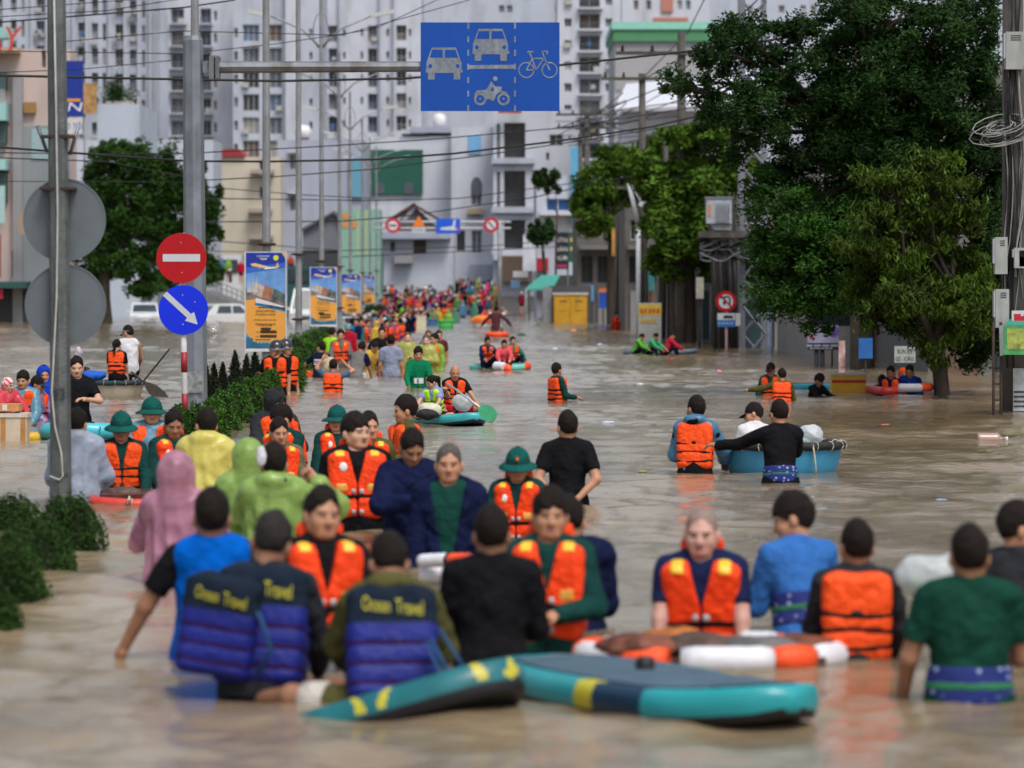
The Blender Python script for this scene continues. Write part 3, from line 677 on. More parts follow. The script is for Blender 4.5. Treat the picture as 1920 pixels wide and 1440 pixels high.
def leaves(C, L, W, droop=0.0, rng=RNG, cup=.25, outward=None):
    """leaf quads (diamond with a bent tip) at centres C"""
    n = len(C); a = rng.normal(size=(n, 3)); a[:, 2] = a[:, 2] * .5 - droop
    if outward is not None: a += outward * .8
    a /= np.linalg.norm(a, axis=1)[:, None]; r = rng.normal(size=(n, 3)); r[:, 2] += .6; s = np.cross(a, r); s /= np.linalg.norm(s, axis=1)[:, None] + 1e-9
    nn = np.cross(s, a); l = L * rng.uniform(.65, 1.25, n)[:, None]; w = W * rng.uniform(.7, 1.2, n)[:, None]
    V = np.stack([C - a * l * .5, C + s * w * .5 + nn * w * cup, C + a * l * .5 - nn * l * .12, C - s * w * .5 + nn * w * cup], 1).reshape(-1, 3)
    return V, np.arange(n * 4).reshape(n, 4)
def crown_obj(parts, parent, name='crown'):
    V = []; Q = []; mi = []; ms = []; k = 0
    for i, (v, q, m) in enumerate(parts): V.append(v); Q.append(q + k); mi.append(np.full(len(q), i)); ms.append(m); k += len(v)
    o = Vector(parent.location)
    return link(name, np_mesh(name, np.concatenate(V) - np.array(o), np.concatenate(Q), ms, np.concatenate(mi), smooth=False), parent)
def limb(a, b, bend=.12, n=5, rng=random):
    a = Vector(a); b = Vector(b); L = (b - a).length; o = Vector((rng.uniform(-1, 1), rng.uniform(-1, 1), rng.uniform(.0, .8))) * L * bend
    return [a.lerp(b, t) + o * math.sin(math.pi * t) for t in [i / (n - 1) for i in range(n)]]
def tree(label, base, trunk_top, clumps, leaf, L=.10, W=.045, per=1100, trunk_r=.16, name='tree', bark=None, extra=None, droop=.1, group=None, fork=None, more=None):
    """trunk rising to a fork, a limb to every leaf clump; clumps = [(centre, (rx, ry, rz), weight)]"""
    root = thing(name, label, 'tree', base, group); bark = bark or BARK; m = MB()
    tt = Vector(trunk_top); m.tube(limb(Vector(base) - Vector((0, 0, .1)), tt, .05, 6), [trunk_r * q for q in (1.25, 1.0, .93, .88, .84, .8)], bark, 10)
    parts = []
    for c, r, wgt, lf in [(*q, leaf) for q in clumps] + [(*q, more[1]) for q in (more[0] if more else [])]:
        c = Vector(c); st = tt if not fork else min([Vector(f) for f in fork] + [tt], key=lambda f: (f - c).length)
        pl = limb(st, c, .14, 6); k = trunk_r * (.5 if (c - tt).length > 1 else .6); m.tube(pl, [k, k * .8, k * .62, k * .48, k * .34, k * .2], bark, 6)
        n = int(per * wgt); g = RNG.normal(size=(n, 3)); g /= np.linalg.norm(g, axis=1)[:, None]
        # sub-clumps give the crown light and dark tufts and gaps
        ns = max(8, int(16 * wgt)); sc_ = RNG.normal(size=(ns, 3)); sc_ /= np.linalg.norm(sc_, axis=1)[:, None]; sc_ *= RNG.uniform(.25, 1.12, ns)[:, None]
        pick = RNG.integers(0, ns, n); pos = sc_[pick] + g * (RNG.random(n)[:, None] ** .7) * RNG.uniform(.22, .62, ns)[pick][:, None]
        for q in sc_[::2]:
            tip = c + Vector((q[0] * r[0], q[1] * r[1], q[2] * r[2])); m.tube(limb(pl[-2], tip, .15, 4), [k * .26, k * .18, k * .12, k * .05], bark, 4)
        Cc = np.array(c) + pos * np.array(r); v, q = leaves(Cc, L, W, droop); parts.append((v, q, LEAF[lf]))
        v, q = leaves(Cc[: n // 12] + RNG.normal(0, .05, (n // 12, 3)), L, W, droop); parts.append((v, q, LEAF[extra or 'bright']))
    if fork:
        for f in fork: m.tube(limb(tt, f, .08, 5), [trunk_r * .8, trunk_r * .7, trunk_r * .62, trunk_r * .55, trunk_r * .5], bark, 8)
    m.build('trunk', root); crown_obj(parts, root); return root
def shrub(label, x, yt, yw, rpx, leaf='hedge', cone=0.0, group=None, n=2600, L=.05, depth=None, name='shrub', cat='shrub'):
    """clipped ball or cone: a twiggy core under a skin of small leaves"""
    d = depth or dep(yw); s = FPX / d; r = rpx / s; top = Z(yt, d); base = -.78; hgt = top - base
    root = thing(name, label, cat, (X(x, d), d, base), group); o = np.array(root.location)
    g = RNG.normal(size=(n, 3)); g /= np.linalg.norm(g, axis=1)[:, None]
    zz = g[:, 2] * .5 + .5; rad = np.where(True, np.sqrt(np.clip(1 - (2 * zz - 1) ** 2 * .92, 0, 1)), 0)
    if cone > .5: rad = np.minimum(1, zz * 6 + .3) * (1 - zz) ** .75 * 1.1
    a = np.arctan2(g[:, 1], g[:, 0]); lump = 1 + .07 * np.sin(a * 3 + zz * 7 + x) + .05 * np.sin(a * 7 - zz * 11 + x * 2); rr = r * rad * lump * RNG.uniform(.955 if L < .04 else .90, 1.01 if L < .04 else 1.04, n)
    C = np.stack([np.cos(a) * rr, np.sin(a) * rr, zz * hgt * (1 + .03 * np.sin(a * 5))], 1) + o
    v, q = leaves(C, L, L * .55, 0, outward=None if L < .04 else g); v2, q2 = leaves(C[: n // 5] + g[: n // 5] * .03, L * 1.1, L * .5, -.3)
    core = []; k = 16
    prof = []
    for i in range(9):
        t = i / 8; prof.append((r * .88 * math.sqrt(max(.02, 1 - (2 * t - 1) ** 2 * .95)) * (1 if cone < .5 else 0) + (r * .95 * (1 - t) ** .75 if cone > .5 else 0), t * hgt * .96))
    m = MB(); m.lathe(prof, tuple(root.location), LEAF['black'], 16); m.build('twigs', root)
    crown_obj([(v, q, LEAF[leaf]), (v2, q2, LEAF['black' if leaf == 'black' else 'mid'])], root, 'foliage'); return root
# ------------------------------------------------------------------ median hedge
gh = 'clipped shrubs of the hedge at the lower left'
for i, (x, yt, yw, r, lf, lab) in enumerate([
        (128, 938, 1030, 72, 'near', 'rounded clipped shrub at the foot of the grey post marked 43'),
        (62, 985, 1072, 92, 'near', 'broad dark shrub standing in front of the rounded one by the post'),
        (10, 1010, 1125, 82, 'near', 'dark shrub half cut off by the left edge of the picture'),
        (14, 935, 1000, 80, 'near', 'rearmost shrub at the left edge, left of the post marked 43'),
        (0, 1125, 1185, 50, 'near', 'small low shrub nearest the camera at the lower left edge')]):
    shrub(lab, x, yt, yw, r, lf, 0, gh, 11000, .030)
gm = 'dark cone shrubs of the median hedge'
for (x, yt, yw, r), n_ in zip([(402, 686, 760, 20), (418, 684, 752, 21), (441, 664, 745, 24), (462, 668, 738, 20), (478, 660, 730, 22), (388, 690, 765, 18), (500, 655, 724, 20)], ('second', 'third', 'fourth', 'fifth', 'sixth', 'first', 'seventh')):
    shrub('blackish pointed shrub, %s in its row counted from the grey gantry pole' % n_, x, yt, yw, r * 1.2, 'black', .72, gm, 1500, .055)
gl = 'low green shrubs of the median hedge'
for (x, yt, yw, r), n_ in zip([(398, 752, 822, 30), (420, 735, 806, 32), (446, 722, 792, 32), (468, 712, 776, 30), (490, 704, 762, 28), (508, 694, 748, 24), (392, 764, 838, 26), (366, 762, 830, 22), (336, 764, 826, 20)], ('fourth', 'fifth', 'sixth', 'seventh', 'eighth', 'ninth', 'third', 'second', 'first')):
    shrub('low leafy green shrub, %s along the near end of the median hedge' % n_, x, yt, yw, r, 'hedge', .1, gl, 2200, .055)
gf = 'far dark green shrubs of the median hedge'
for (x, yt, yw, r), n_ in zip([(550, 655, 724, 24), (555, 628, 700, 28), (575, 640, 690, 20), (568, 622, 680, 26), (588, 616, 668, 20), (602, 612, 660, 18), (615, 614, 652, 14), (548, 670, 735, 20)], ('second', 'third', 'fourth', 'fifth', 'sixth', 'seventh', 'farthest', 'nearest')):
    shrub('dark green shrub, %s in the hedge behind the two helmeted men' % n_, x, yt, yw, r, 'hedge', .15, gf, 1300, .07)
for x, n_ in ((692, 'left'), (704, 'middle'), (716, 'right')):
    shrub(n_ + ' one of three small round shrubs below the farthest street banners', x, 572, 604, 13, 'mid', 0, 'shrubs below the farthest banners', 700, .12)

# ------------------------------------------------------------------ the two big posts and the round signs
STEEL = mat('galvanised', (.20, .22, .24), .45, .25, 6, .15, 50, metal=.55, dirt=((.05, .055, .06), .75, 5))
STEELL = mat('galvanised_pale', (.19, .205, .225), .5, .2, 5, .1, 50, metal=.3, dirt=((.07, .05, .04), .7, 4)); RUST = mat('rusty_iron', (.045, .028, .022), .8, .4)
POSTG = mat('post_green_grey', (.125, .14, .14), .5, .3, 7, .2, 40, metal=.35, dirt=((.05, .055, .06), .8, 6)); SIGNB = mat('sign_back', (.135, .16, .18), .5, .12, 4, metal=.3)
d = dep(949); s = FPX / d
p43 = thing('sign_post', 'mottled grey steel post marked 43 with two round sign backs at left', 'sign post', P(113, 949, d) - Vector((0, 0, .92)))
b = MB(); b.tube([P(115, 949, d) - Vector((0, 0, .95)), P(113, 700, d), P(106, 20, d), P(104, -250, d)], [.095, .088, .08, .076], POSTG, 8, smooth=False); b.build('post', p43)
for y, x, r in ((412, 118, .352), (572, 120, .345)):
    b = MB(); b.disc((X(x, d), Z(y, d)), r, d + .105, d + .115, SIGNB, 40); b.ring((X(x, d), Z(y, d)), r - .012, r + .002, d + .10, d + .118, SIGNB, 40); b.build('sign_back', p43)
for y, x0, x1 in ((256, 78, 140), (354, 76, 142)):
    b = MB(); b.box((X((x0 + x1) / 2, d), d + .02, Z(y, d)), ((x1 - x0) / 2 / s, .095, .011), RUST); b.build('bracket', p43)
for xa, ya, xb, yb in ((70, 236, 88, 286), (147, 236, 131, 290)):
    b = MB(); b.tube([P(xa, ya, d + .05), P(xb, yb, d + .06)], .016, STEEL, 5); b.build('brace', p43)
b = MB(); b.tube([P(*q, d - .10) for q in ((101, -20), (105, 200), (108, 400), (106, 560), (99, 700), (97, 735), (103, 800), (115, 850), (118, 892), (112, 900), (93, 893))], .009, mat('cable_white', (.42, .42, .40), .6), 6); b.build('cable', p43)
b = MB(); b.box((X(122, d), d - .085, Z(850, d)), (.038, .012, .17), POSTG); b.build('hatch', p43)
b = MB(); b.text('43', (X(111, d), Z(739, d)), .10, mat('stencil', (.03, .035, .04), .8), d - .099, width=.12); b.build('number', p43)

d = dep(771); s = FPX / d
gp = thing('gantry', 'tall tapered grey pole holding a blue lane sign on its side arm', 'sign gantry', P(366, 771, d) - Vector((0, 0, .92)))
b = MB(); b.tube([P(367, 771, d) - Vector((0, 0, .95)), P(367, 771, d), P(362, 90, d), P(361, 76, d), P(361, 67, d)], [.19, .178, .152, .15, .115], mat('gantry_paint', (.20, .226, .26), .5, .2, 3, .1, 30, metal=.3, dirt=((.085, .09, .095), .85, 3.2)), 8, smooth=False); b.build('pole', gp)
b = MB(); b.box((X(398, d), d, Z(127, d)), (.035, .165, .175), STEEL); b.box((X(409, d), d, Z(127, d)), (.028, .17, .165), STEEL); b.box((X(387, d), d, Z(126, d)), (.05, .09, .09), STEEL); b.build('flange', gp)
for dx in (-.1, .1):
    for dz in (-.13, .13): b = MB(); b.tube([(X(404, d) - .06, d + dx, Z(127, d) + dz), (X(404, d) + .07, d + dx, Z(127, d) + dz)], .014, RUST, 6); b.build('bolt', gp)
b = MB(); b.tube([P(412, 126, d), P(800, 125, d)], [.092, .078], STEELL, 8, smooth=False); b.build('arm', gp)
b = MB(); b.box((X(366, d), d - .19, Z(716, d)), (.14, .004, .16), mat('old_poster', (.22, .24, .25), .8, .5, 14, dirt=((.4, .4, .4), .8, 9))); b.build('torn_poster', gp)
BLUE = mat('sign_blue', (.0, .062, .36), .38, .10, 2, dirt=((.0, .035, .25), .4, 2)); SYM = mat('sign_worn_white', (.17, .20, .245), .6, .25, 18, dirt=((.30, .33, .37), .8, 7)); EDGE = mat('sign_edge', (.5, .52, .55), .5)
x0, x1, z0, z1 = X(789, d), X(1049, d), Z(209, d), Z(43, d)
sp = MB(); sp.bx(x0, x1, d - .12, d - .105, z0, z1, BLUE); panel = sp.build('sign_panel', gp)
b = MB(); b.bx(x0, x1, d - .1045, d - .08, z0 + .02, z0 + .06, STEELL); b.bx(x0, x1, d - .1045, d - .08, z1 - .06, z1 - .02, STEELL); b.build('rail', gp)
def sx(u): return x0 + (x1 - x0) * (u - 122) / (1786 - 122)
def sz(v): return z1 - (z1 - z0) * (v - 90) / (1142 - 90)
yf, yb = d - .124, d - .1205
def sym(name, fn): b = MB(); fn(b); b.build(name, panel)
def car(ox, oy):
    def f(b):
        g = lambda pts: [(sx(u + ox), sz(v + oy)) for u, v in pts]
        b.prism(g([(258, 388), (545, 388), (612, 570), (612, 690), (190, 690), (190, 570)]), yf, yb, SYM)
        for q in ([(262, 415), (385, 415), (388, 508), (230, 508)], [(415, 415), (540, 415), (574, 508), (412, 508)]): b.prism(g(q), yf - .002, yf - .0002, BLUE)
        for c in (238, 566): b.disc((sx(c + ox), sz(607 + oy)), (x1 - x0) * 23 / 1664, yf - .002, yf - .0002, BLUE, 16)
        for u in (212, 518): b.prism(g([(u, 690), (u + 78, 690), (u + 78, 768), (u, 768)]), yf, yb, SYM)
        for u in (182, 596): b.prism(g([(u, 650), (u + 30, 650), (u + 30, 684), (u, 684)]), yf - .001, yb - .0005, SYM)
    return f
sym('car_symbol', car(0, 0)); sym('car_symbol', car(558, -222))
k = (x1 - x0) / 1664
def bike(b):
    for c in (1388, 1666): b.ring((sx(c), sz(655)), 82 * k, 97 * k, yf, yb, SYM, 28)
    for q in ([(1388, 655), (1460, 520), (1600, 515), (1505, 650), (1388, 655)], [(1425, 440), (1470, 560), (1505, 650)], [(1575, 430), (1610, 520), (1666, 655)], [(1400, 438), (1475, 438)], [(1575, 432), (1640, 432), (1645, 455), (1625, 465)]):
        for (u0, v0), (u1, v1) in zip(q[:-1], q[1:]):
            a = Vector((sx(u0), 0, sz(v0))); c = Vector((sx(u1), 0, sz(v1))); t = (c - a).normalized(); n = Vector((-t.z, 0, t.x)) * 8 * k
            b.prism([(a.x - n.x, a.z - n.z), (c.x - n.x, c.z - n.z), (c.x + n.x, c.z + n.z), (a.x + n.x, a.z + n.z)], yf - .0004 * (u0 % 5), yb - .0003, SYM)
sym('bicycle_symbol', bike)
def moto(b):
    for c in (836, 1115): b.ring((sx(c), sz(1000)), 48 * k, 76 * k, yf, yb, SYM, 24); b.disc((sx(c), sz(997)), 14 * k, yf, yb, SYM, 12)
    b.prism([(sx(u), sz(v)) for u, v in [(800, 895), (905, 890), (970, 785), (1015, 850), (1095, 852), (1090, 905), (1160, 915), (1150, 930), (1075, 918), (1030, 945), (1000, 1015), (975, 1022), (945, 1000), (905, 1005), (895, 960), (850, 915), (770, 965), (765, 940)]], yf - .001, yb - .0005, SYM)
    b.disc((sx(1015), sz(757)), 28 * k, yf, yb, SYM, 16); b.prism([(sx(u), sz(v)) for u, v in [(985, 850), (1005, 890), (975, 910), (965, 890)]], yf - .003, yf - .0012, BLUE)
sym('motorcycle_symbol', moto)
sym('stop_line', lambda b: b.prism([(sx(u), sz(v)) for u, v in [(682, 598), (1262, 592), (1262, 640), (682, 642)]], yf, yb, SYM))
for u in (692, 1252):
    for v0 in (95, 255, 415, 580, 738, 900, 1070):
        v1 = min(1140, v0 + 72); b = MB(); b.prism([(sx(u - 11), sz(v0)), (sx(u + 11), sz(v0)), (sx(u + 11), sz(v1)), (sx(u - 11), sz(v1))], yf - .0006, yb - .0008, SYM); b.build('lane_dash', panel)

d = dep(788); s = FPX / d
ne = thing('sign_post', 'red and white striped post with no entry disc above blue arrow disc', 'road sign', P(347, 788, d) - Vector((0, 0, .92)))
def pt(y): return P(341 + (y - 437) * .0175, y, d)
b = MB(); b.tube([P(349, 812, d) - Vector((0, 0, .75)), pt(437)], .043, mat('post_white', (.62, .62, .63), .5, .1), 12); b.build('post', ne)
for ya, yb_ in ((660, 698), (738, 776), (816, 850)): b = MB(); b.tube([pt(ya), pt(yb_)], .0455, mat('post_red', (.30, .02, .03), .5, .15), 12); b.build('red_stripe', ne)
yy = d - .06
SRED = mat('sign_red', (.40, .0, .006), .38, .06, 3); SBL = mat('sign_blue_bright', (.0, .022, .68), .38, .06, 3); SWH = mat('sign_white', (.50, .53, .58), .5, .08, 4)
b = MB(); b.disc((X(341, d), Z(484, d)), 47 / s, yy - .01, yy, SRED, 48); r_ = b.build('no_entry_disc', ne)
b = MB(); b.bx(X(306, d), X(376, d), yy - .014, yy - .0105, Z(490.5, d), Z(476.5, d), SWH); b.build('white_bar', r_)
b = MB(); b.disc((X(344.5, d), Z(581, d)), 46.5 / s, yy - .01, yy, SBL, 48); r_ = b.build('arrow_disc', ne)
def q2(u, v): return (X(160 + u / 6, d), Z(440 + v / 6, d))
b = MB(); b.prism([q2(*q) for q in [(922, 640), (1192, 890), (1228, 870), (1268, 1010), (1125, 968), (1150, 935), (876, 685)]], yy - .014, yy - .0105, SWH); b.build('arrow', r_)
for (x, y) in ((340, 455), (342, 511), (343, 553), (344, 608), (366, 566)):
    b = MB(); b.disc((X(x, d), Z(y, d)), .008, yy - .013, yy - .0105, EDGE, 8); b.build('rivet', ne)

# ------------------------------------------------------------------ street lamps along the median, and the banners hung on them
LP = mat('lamp_pole', (.27, .285, .30), .5, .2, 3, .1, 30, metal=.3, dirt=((.12, .10, .09), .6, 2))
def lamp_parts(x, yw, tip, d=None):
    d = d or dep(yw); g = max(-.92, float(ground_z(0, d))); c = Vector((X(x, d), d, g))
    r = thing('street_lamp', tip, 'street lamp', c, 'street lamps along the median')
    b = MB(); b.tube([c, c + Vector((0, 0, 5)), c + Vector((-.02, 0, 11.4))], [.085, .072, .045], LP, 8, smooth=False); b.build('pole', r)
    for zz in (2.05, 3.55):
        b = MB(); b.lathe([(.09, -.03), (.17, -.015), (.17, .015), (.09, .03)], (c.x, c.y, c.z + zz), RUST, 10); b.build('collar', r)
    top = c + Vector((-.02, 0, 10.2)); b = MB(); pts = [top + Vector((math.cos(t) * .22, 0, math.sin(t) * .52)) for t in np.linspace(0, 2 * math.pi, 21)]; b.tube(pts, .016, LP, 5); b.build('oval_ornament', r)
    for sg in (-1, 1):
        b = MB(); b.tube([top + Vector((0, 0, -.5)), top + Vector((sg * .55, 0, .05)), top + Vector((sg * 1.5, 0, .45))], [.035, .03, .026], LP, 6); a = b.build('arm', r)
        b = MB(); b.box(top + Vector((sg * 1.78, 0, .50)), (.33, .09, .055), mat('lamp_head', (.5, .52, .52), .4), (0, -sg * .2, 0)); b.build('lamp_head', a)
    return d
LD = {}
for x, yw, t in ((366, 762, 'street lamp pole rising behind the gantry pole'), (499.5, 735, 'street lamp pole carrying the nearest and largest banner'), (560, 690, 'bare street lamp pole right of the largest banner'), (603, 660, 'street lamp pole carrying the second largest banner'),
                 (637, 635, 'street lamp pole right of the second banner'), (657, 619, 'slender street lamp pole carrying the third banner'), (680, 608, 'street lamp pole left of the smallest banner'), (694, 600, 'far street lamp pole behind the smallest banner'), (706, 595, 'farthest street lamp pole, at the left side of the crowd')):
    LD[x] = lamp_parts(x, yw, t)
def banner(x0p, x1p, y0p, y1p, d, label):
    """printed roll-up advertisement: flat artwork on a panel with a frame"""
    yv = d - .13; x0, x1, z0, z1 = X(x0p, d), X(x1p, d), Z(y1p, d), Z(y0p, d); wd, hg = x1 - x0, z1 - z0
    r = thing('banner', label, 'banner', ((x0 + x1) / 2, yv, z0), 'advertising banners on the lamp poles'); U = lambda u, v: (x0 + wd * u, z0 + hg * (1 - v))
    def poly(b, pts, m, k): b.prism([U(*q) for q in pts], yv - .002 - .0012 * k, yv - .0011 - .0012 * k, m)
    C = lambda n, c, v=.1: mat('print_' + n, c, .55, v, 5)
    b = MB(); b.bx(x0, x1, yv, yv + .012, z0, z1, C('sky', (.13, .30, .62), .25)); pa = b.build('panel', r)
    b = MB(); poly(b, [(0, 0), (1, 0), (1, .10), (0, .15)], C('deep_blue', (.006, .03, .33)), 0); poly(b, [(0, .15), (1, .10), (1, .15), (0, .21)], C('mid_blue', (.03, .12, .5)), 0)
    poly(b, [(0, .38), (.45, .37), (1, .50), (1, .58), (.2, .50), (0, .50)], C('city', (.20, .16, .15), .7), 0); poly(b, [(.0, .50), (.2, .49), (1, .57), (1, .66), (0, .60)], C('bay', (.02, .20, .42), .5), 0)
    poly(b, [(0, .48), (.25, .47), (.22, .53), (1, .60), (1, .84), (.92, .90), (.1, .86), (0, .80)], C('orange', (.72, .33, .055), .06), 1)
    poly(b, [(0, .85), (1, .83), (1, .97), (0, .97)], C('teal', (.02, .15, .26), .4), 0); poly(b, [(.18, .85), (.80, .85), (.80, .90), (.18, .90)], C('orange', (0, 0, 0)), 2)
    poly(b, [(0, .97), (1, .97), (1, 1), (0, 1)], C('white', (.62, .62, .64)), 1); poly(b, [(.24, .505), (.25, .455), (1, .545), (1, .545), (.9, .55)], C('white', (0, 0, 0)), 2)
    poly(b, [(.17, .42), (.22, .29), (.52, .35), (.46, .46)], C('photo_sand', (.45, .36, .30), .6), 2); poly(b, [(.40, .45), (.48, .32), (.70, .37), (.62, .48)], C('photo_red', (.38, .17, .10), .6), 3); poly(b, [(.66, .45), (.72, .36), (.99, .42), (.97, .51)], C('photo_green', (.09, .13, .12), .7), 2)
    for i, (u, hh) in enumerate(((.03, .12), (.07, .16), (.11, .13), (.16, .18), (.21, .14), (.25, .17))): poly(b, [(u, .40), (u + .02, .40 - hh), (u + .04, .40)], C('spire', (.55, .56, .55)), 3)
    b.build('artwork', pa)
    b = MB()
    poly(b, [(.11, .115), (.22, .103), (.62, .145), (.86, .13), (.80, .155), (.60, .165), (.16, .135)], C('plane_gold', (.70, .45, .12)), 2); poly(b, [(.30, .14), (.62, .145), (.80, .155), (.5, .168)], C('plane_white', (.75, .75, .77)), 3)
    poly(b, [(.36, .145), (.52, .148), (.30, .175)], C('plane_wing', (.20, .22, .28)), 4); poly(b, [(.76, .135), (.80, .092), (.83, .132)], C('plane_gold', (0, 0, 0)), 4); b.build('aeroplane_print', pa)
    b = MB(); b.disc(U(.76, .052), .068 * wd, yv - .0062, yv - .005, C('lime', (.62, .62, .03)), 20); poly(b, [(.90, 0), (1, 0), (1, .06)], C('orange', (0, 0, 0)), 3); b.build('lime_disc', pa)
    K = C('ink', (.05, .03, .015)); W = C('white', (0, 0, 0)); b = MB(); k = 5
    def tx(t, u, v, hgt, wdt, m): b.text(t, U(u, v), hg * hgt, m, yv - .0098, width=wd * wdt)
    tx('CAMRANH', .43, .035, .020, .32, W); tx('SINGAPORE', .50, .59, .024, .48, K); tx('KHÁNH HÒA', .50, .622, .026, .50, K)
    I2 = C('ink_soft', (.30, .19, .04))
    for u, v, hgt, wdt, m_, n_ in ((.45, .058, .007, .20, W, 3), (.46, .069, .007, .15, W, 2), (.50, .553, .009, .36, K, 4), (.50, .678, .010, .58, I2, 5), (.50, .72, .007, .52, K, 6), (.50, .735, .006, .38, K, 4), (.30, .80, .008, .10, I2, 1), (.30, .845, .008, .10, I2, 1), (.44, .878, .008, .40, K, 4), (.46, .91, .006, .36, W, 4)): b.dashes(U(u, v), wd * wdt, hg * hgt, m_, yv - .0098, n_)
    b.build('lettering', pa)
    b = MB(); poly(b, [(.36, .785), (.78, .785), (.78, .815), (.36, .815)], C('ink', (0, 0, 0)), 4); poly(b, [(.36, .83), (.78, .83), (.78, .86), (.36, .86)], C('ink', (0, 0, 0)), 4); b.build('dark_label', pa)
    b = MB()
    for xx in (x0 - .012, x1 + .012): b.bx(xx - .012, xx + .012, yv - .004, yv + .03, z0 - .02, z1 + .02, EDGE)
    b.bx(x0, x1, yv - .002, yv + .03, z1 + .001, z1 + .02, EDGE); b.build('frame', r)
    b = MB(); b.box(((x0 + x1) / 2, d - .06, z1 - .15), (.10, .06, .015), STEEL); b.box(((x0 + x1) / 2, d - .06, z0 + .2), (.10, .06, .015), STEEL); b.build('hanger', r)
banner(462, 536, 474, 659, LD[499.5], 'nearest and largest blue and orange advertising banner on a lamp pole'); banner(583, 631, 502, 612, LD[603], 'second largest blue and orange advertising banner, left of the neon vest')
banner(640.5, 676, 514, 596, LD[657] , 'third blue and orange advertising banner, partly overlapping the smallest'); banner(677, 702, 516, 575, LD[694], 'smallest and farthest blue and orange advertising banner')

# far gantry with four signs
d = dep(600); g0 = float(ground_z(0, d))
fg = thing('gantry', 'far white gantry beam carrying four small road signs across the street', 'sign gantry', (X(937, d), d, g0))
W8 = mat('white_metal', (.5, .52, .55), .5, .1); b = MB(); b.tube([(X(937, d), d, g0), (X(937, d), d, Z(415, d))], .13, LP, 8); b.build('pole', fg)
for y in (416, 428): b = MB(); b.tube([P(700, y, d), P(958, y, d)], .07, W8, 6); b.build('beam', fg)
def rsign(x, y, r, inner): 
    b = MB(); b.disc((X(x, d), Z(y, d)), r, d - .2, d - .18, mat('sign_rim_red', (.5, .02, .05), .5), 24); o = b.build('round_sign', fg); b = MB(); b.disc((X(x, d), Z(y, d)), r * .62, d - .215, d - .2005, mat('sign_pale', (.62, .62, .64), .5), 20); o2 = b.build('sign_face', o); b = MB(); inner(b, x, y, r); b.build('mark', o)
INK = mat('ink_dark', (.03, .03, .04), .6)
rsign(737, 423, .44, lambda b, x, y, r: b.dashes((X(x, d), Z(y, d)), .42, .12, INK, d - .222, 3)); rsign(921, 422, .44, lambda b, x, y, r: b.prism([(X(x, d) - .2, Z(y, d) + .18), (X(x, d) - .12, Z(y, d) + .2), (X(x, d) + .2, Z(y, d) - .18), (X(x, d) + .12, Z(y, d) - .2)], d - .222, d - .216, INK))
b = MB(); c = (X(785.5, d), Z(420, d)); b.prism([(X(774, d), Z(425, d)), (X(797, d), Z(425, d)), (c[0], Z(404, d))], d - .2, d - .18, mat('sign_orange', (.8, .20, .02), .5)); b.build('triangle_sign', fg)
b = MB(); b.bx(X(773, d), X(798, d), d - .2, d - .18, Z(437, d), Z(426, d), W8); o = b.build('plate', fg); b = MB(); b.dashes((X(785.5, d), Z(431.5, d)), .55, .1, mat('ink_faint', (.3, .3, .32), .6), d - .206, 3); b.build('lettering', o)
b = MB(); b.bx(X(818, d), X(863, d), d - .2, d - .18, Z(438, d), Z(410, d), mat('sign_blue_far', (.01, .10, .65), .5)); o = b.build('direction_sign', fg); wt = mat('sign_line_white', (.55, .6, .7), .5)
b = MB(); b.prism([(X(u, d), Z(v, d)) for u, v in ((826, 431), (826, 427), (848, 424), (851, 412), (855, 412), (853, 426), (858, 431), (850, 432))], d - .206, d - .2005, wt); b.build('route_arrow', o)
b = MB(); b.bx(X(858, d), X(861, d), d - .208, d - .2005, Z(434, d), Z(426, d), mat('sign_rim_red', (0, 0, 0))); b.build('red_mark', o)
d = 330; r_ = thing('road_sign', 'small round blue no parking sign above the far crowd', 'road sign', (X(776, d), d, float(ground_z(0, d))))
b = MB(); b.tube([(X(776, d), d, float(ground_z(0, d))), (X(776, d), d, Z(497, d))], .04, LP, 6); b.build('post', r_); b = MB(); b.disc((X(776, d), Z(505, d)), .38, d - .08, d - .06, mat('sign_rim_red', (0, 0, 0)), 20); b.build('rim', r_); b = MB(); b.disc((X(776, d), Z(505, d)), .28, d - .095, d - .0805, mat('sign_purple_blue', (.08, .03, .45), .5), 20); b.build('face', r_)
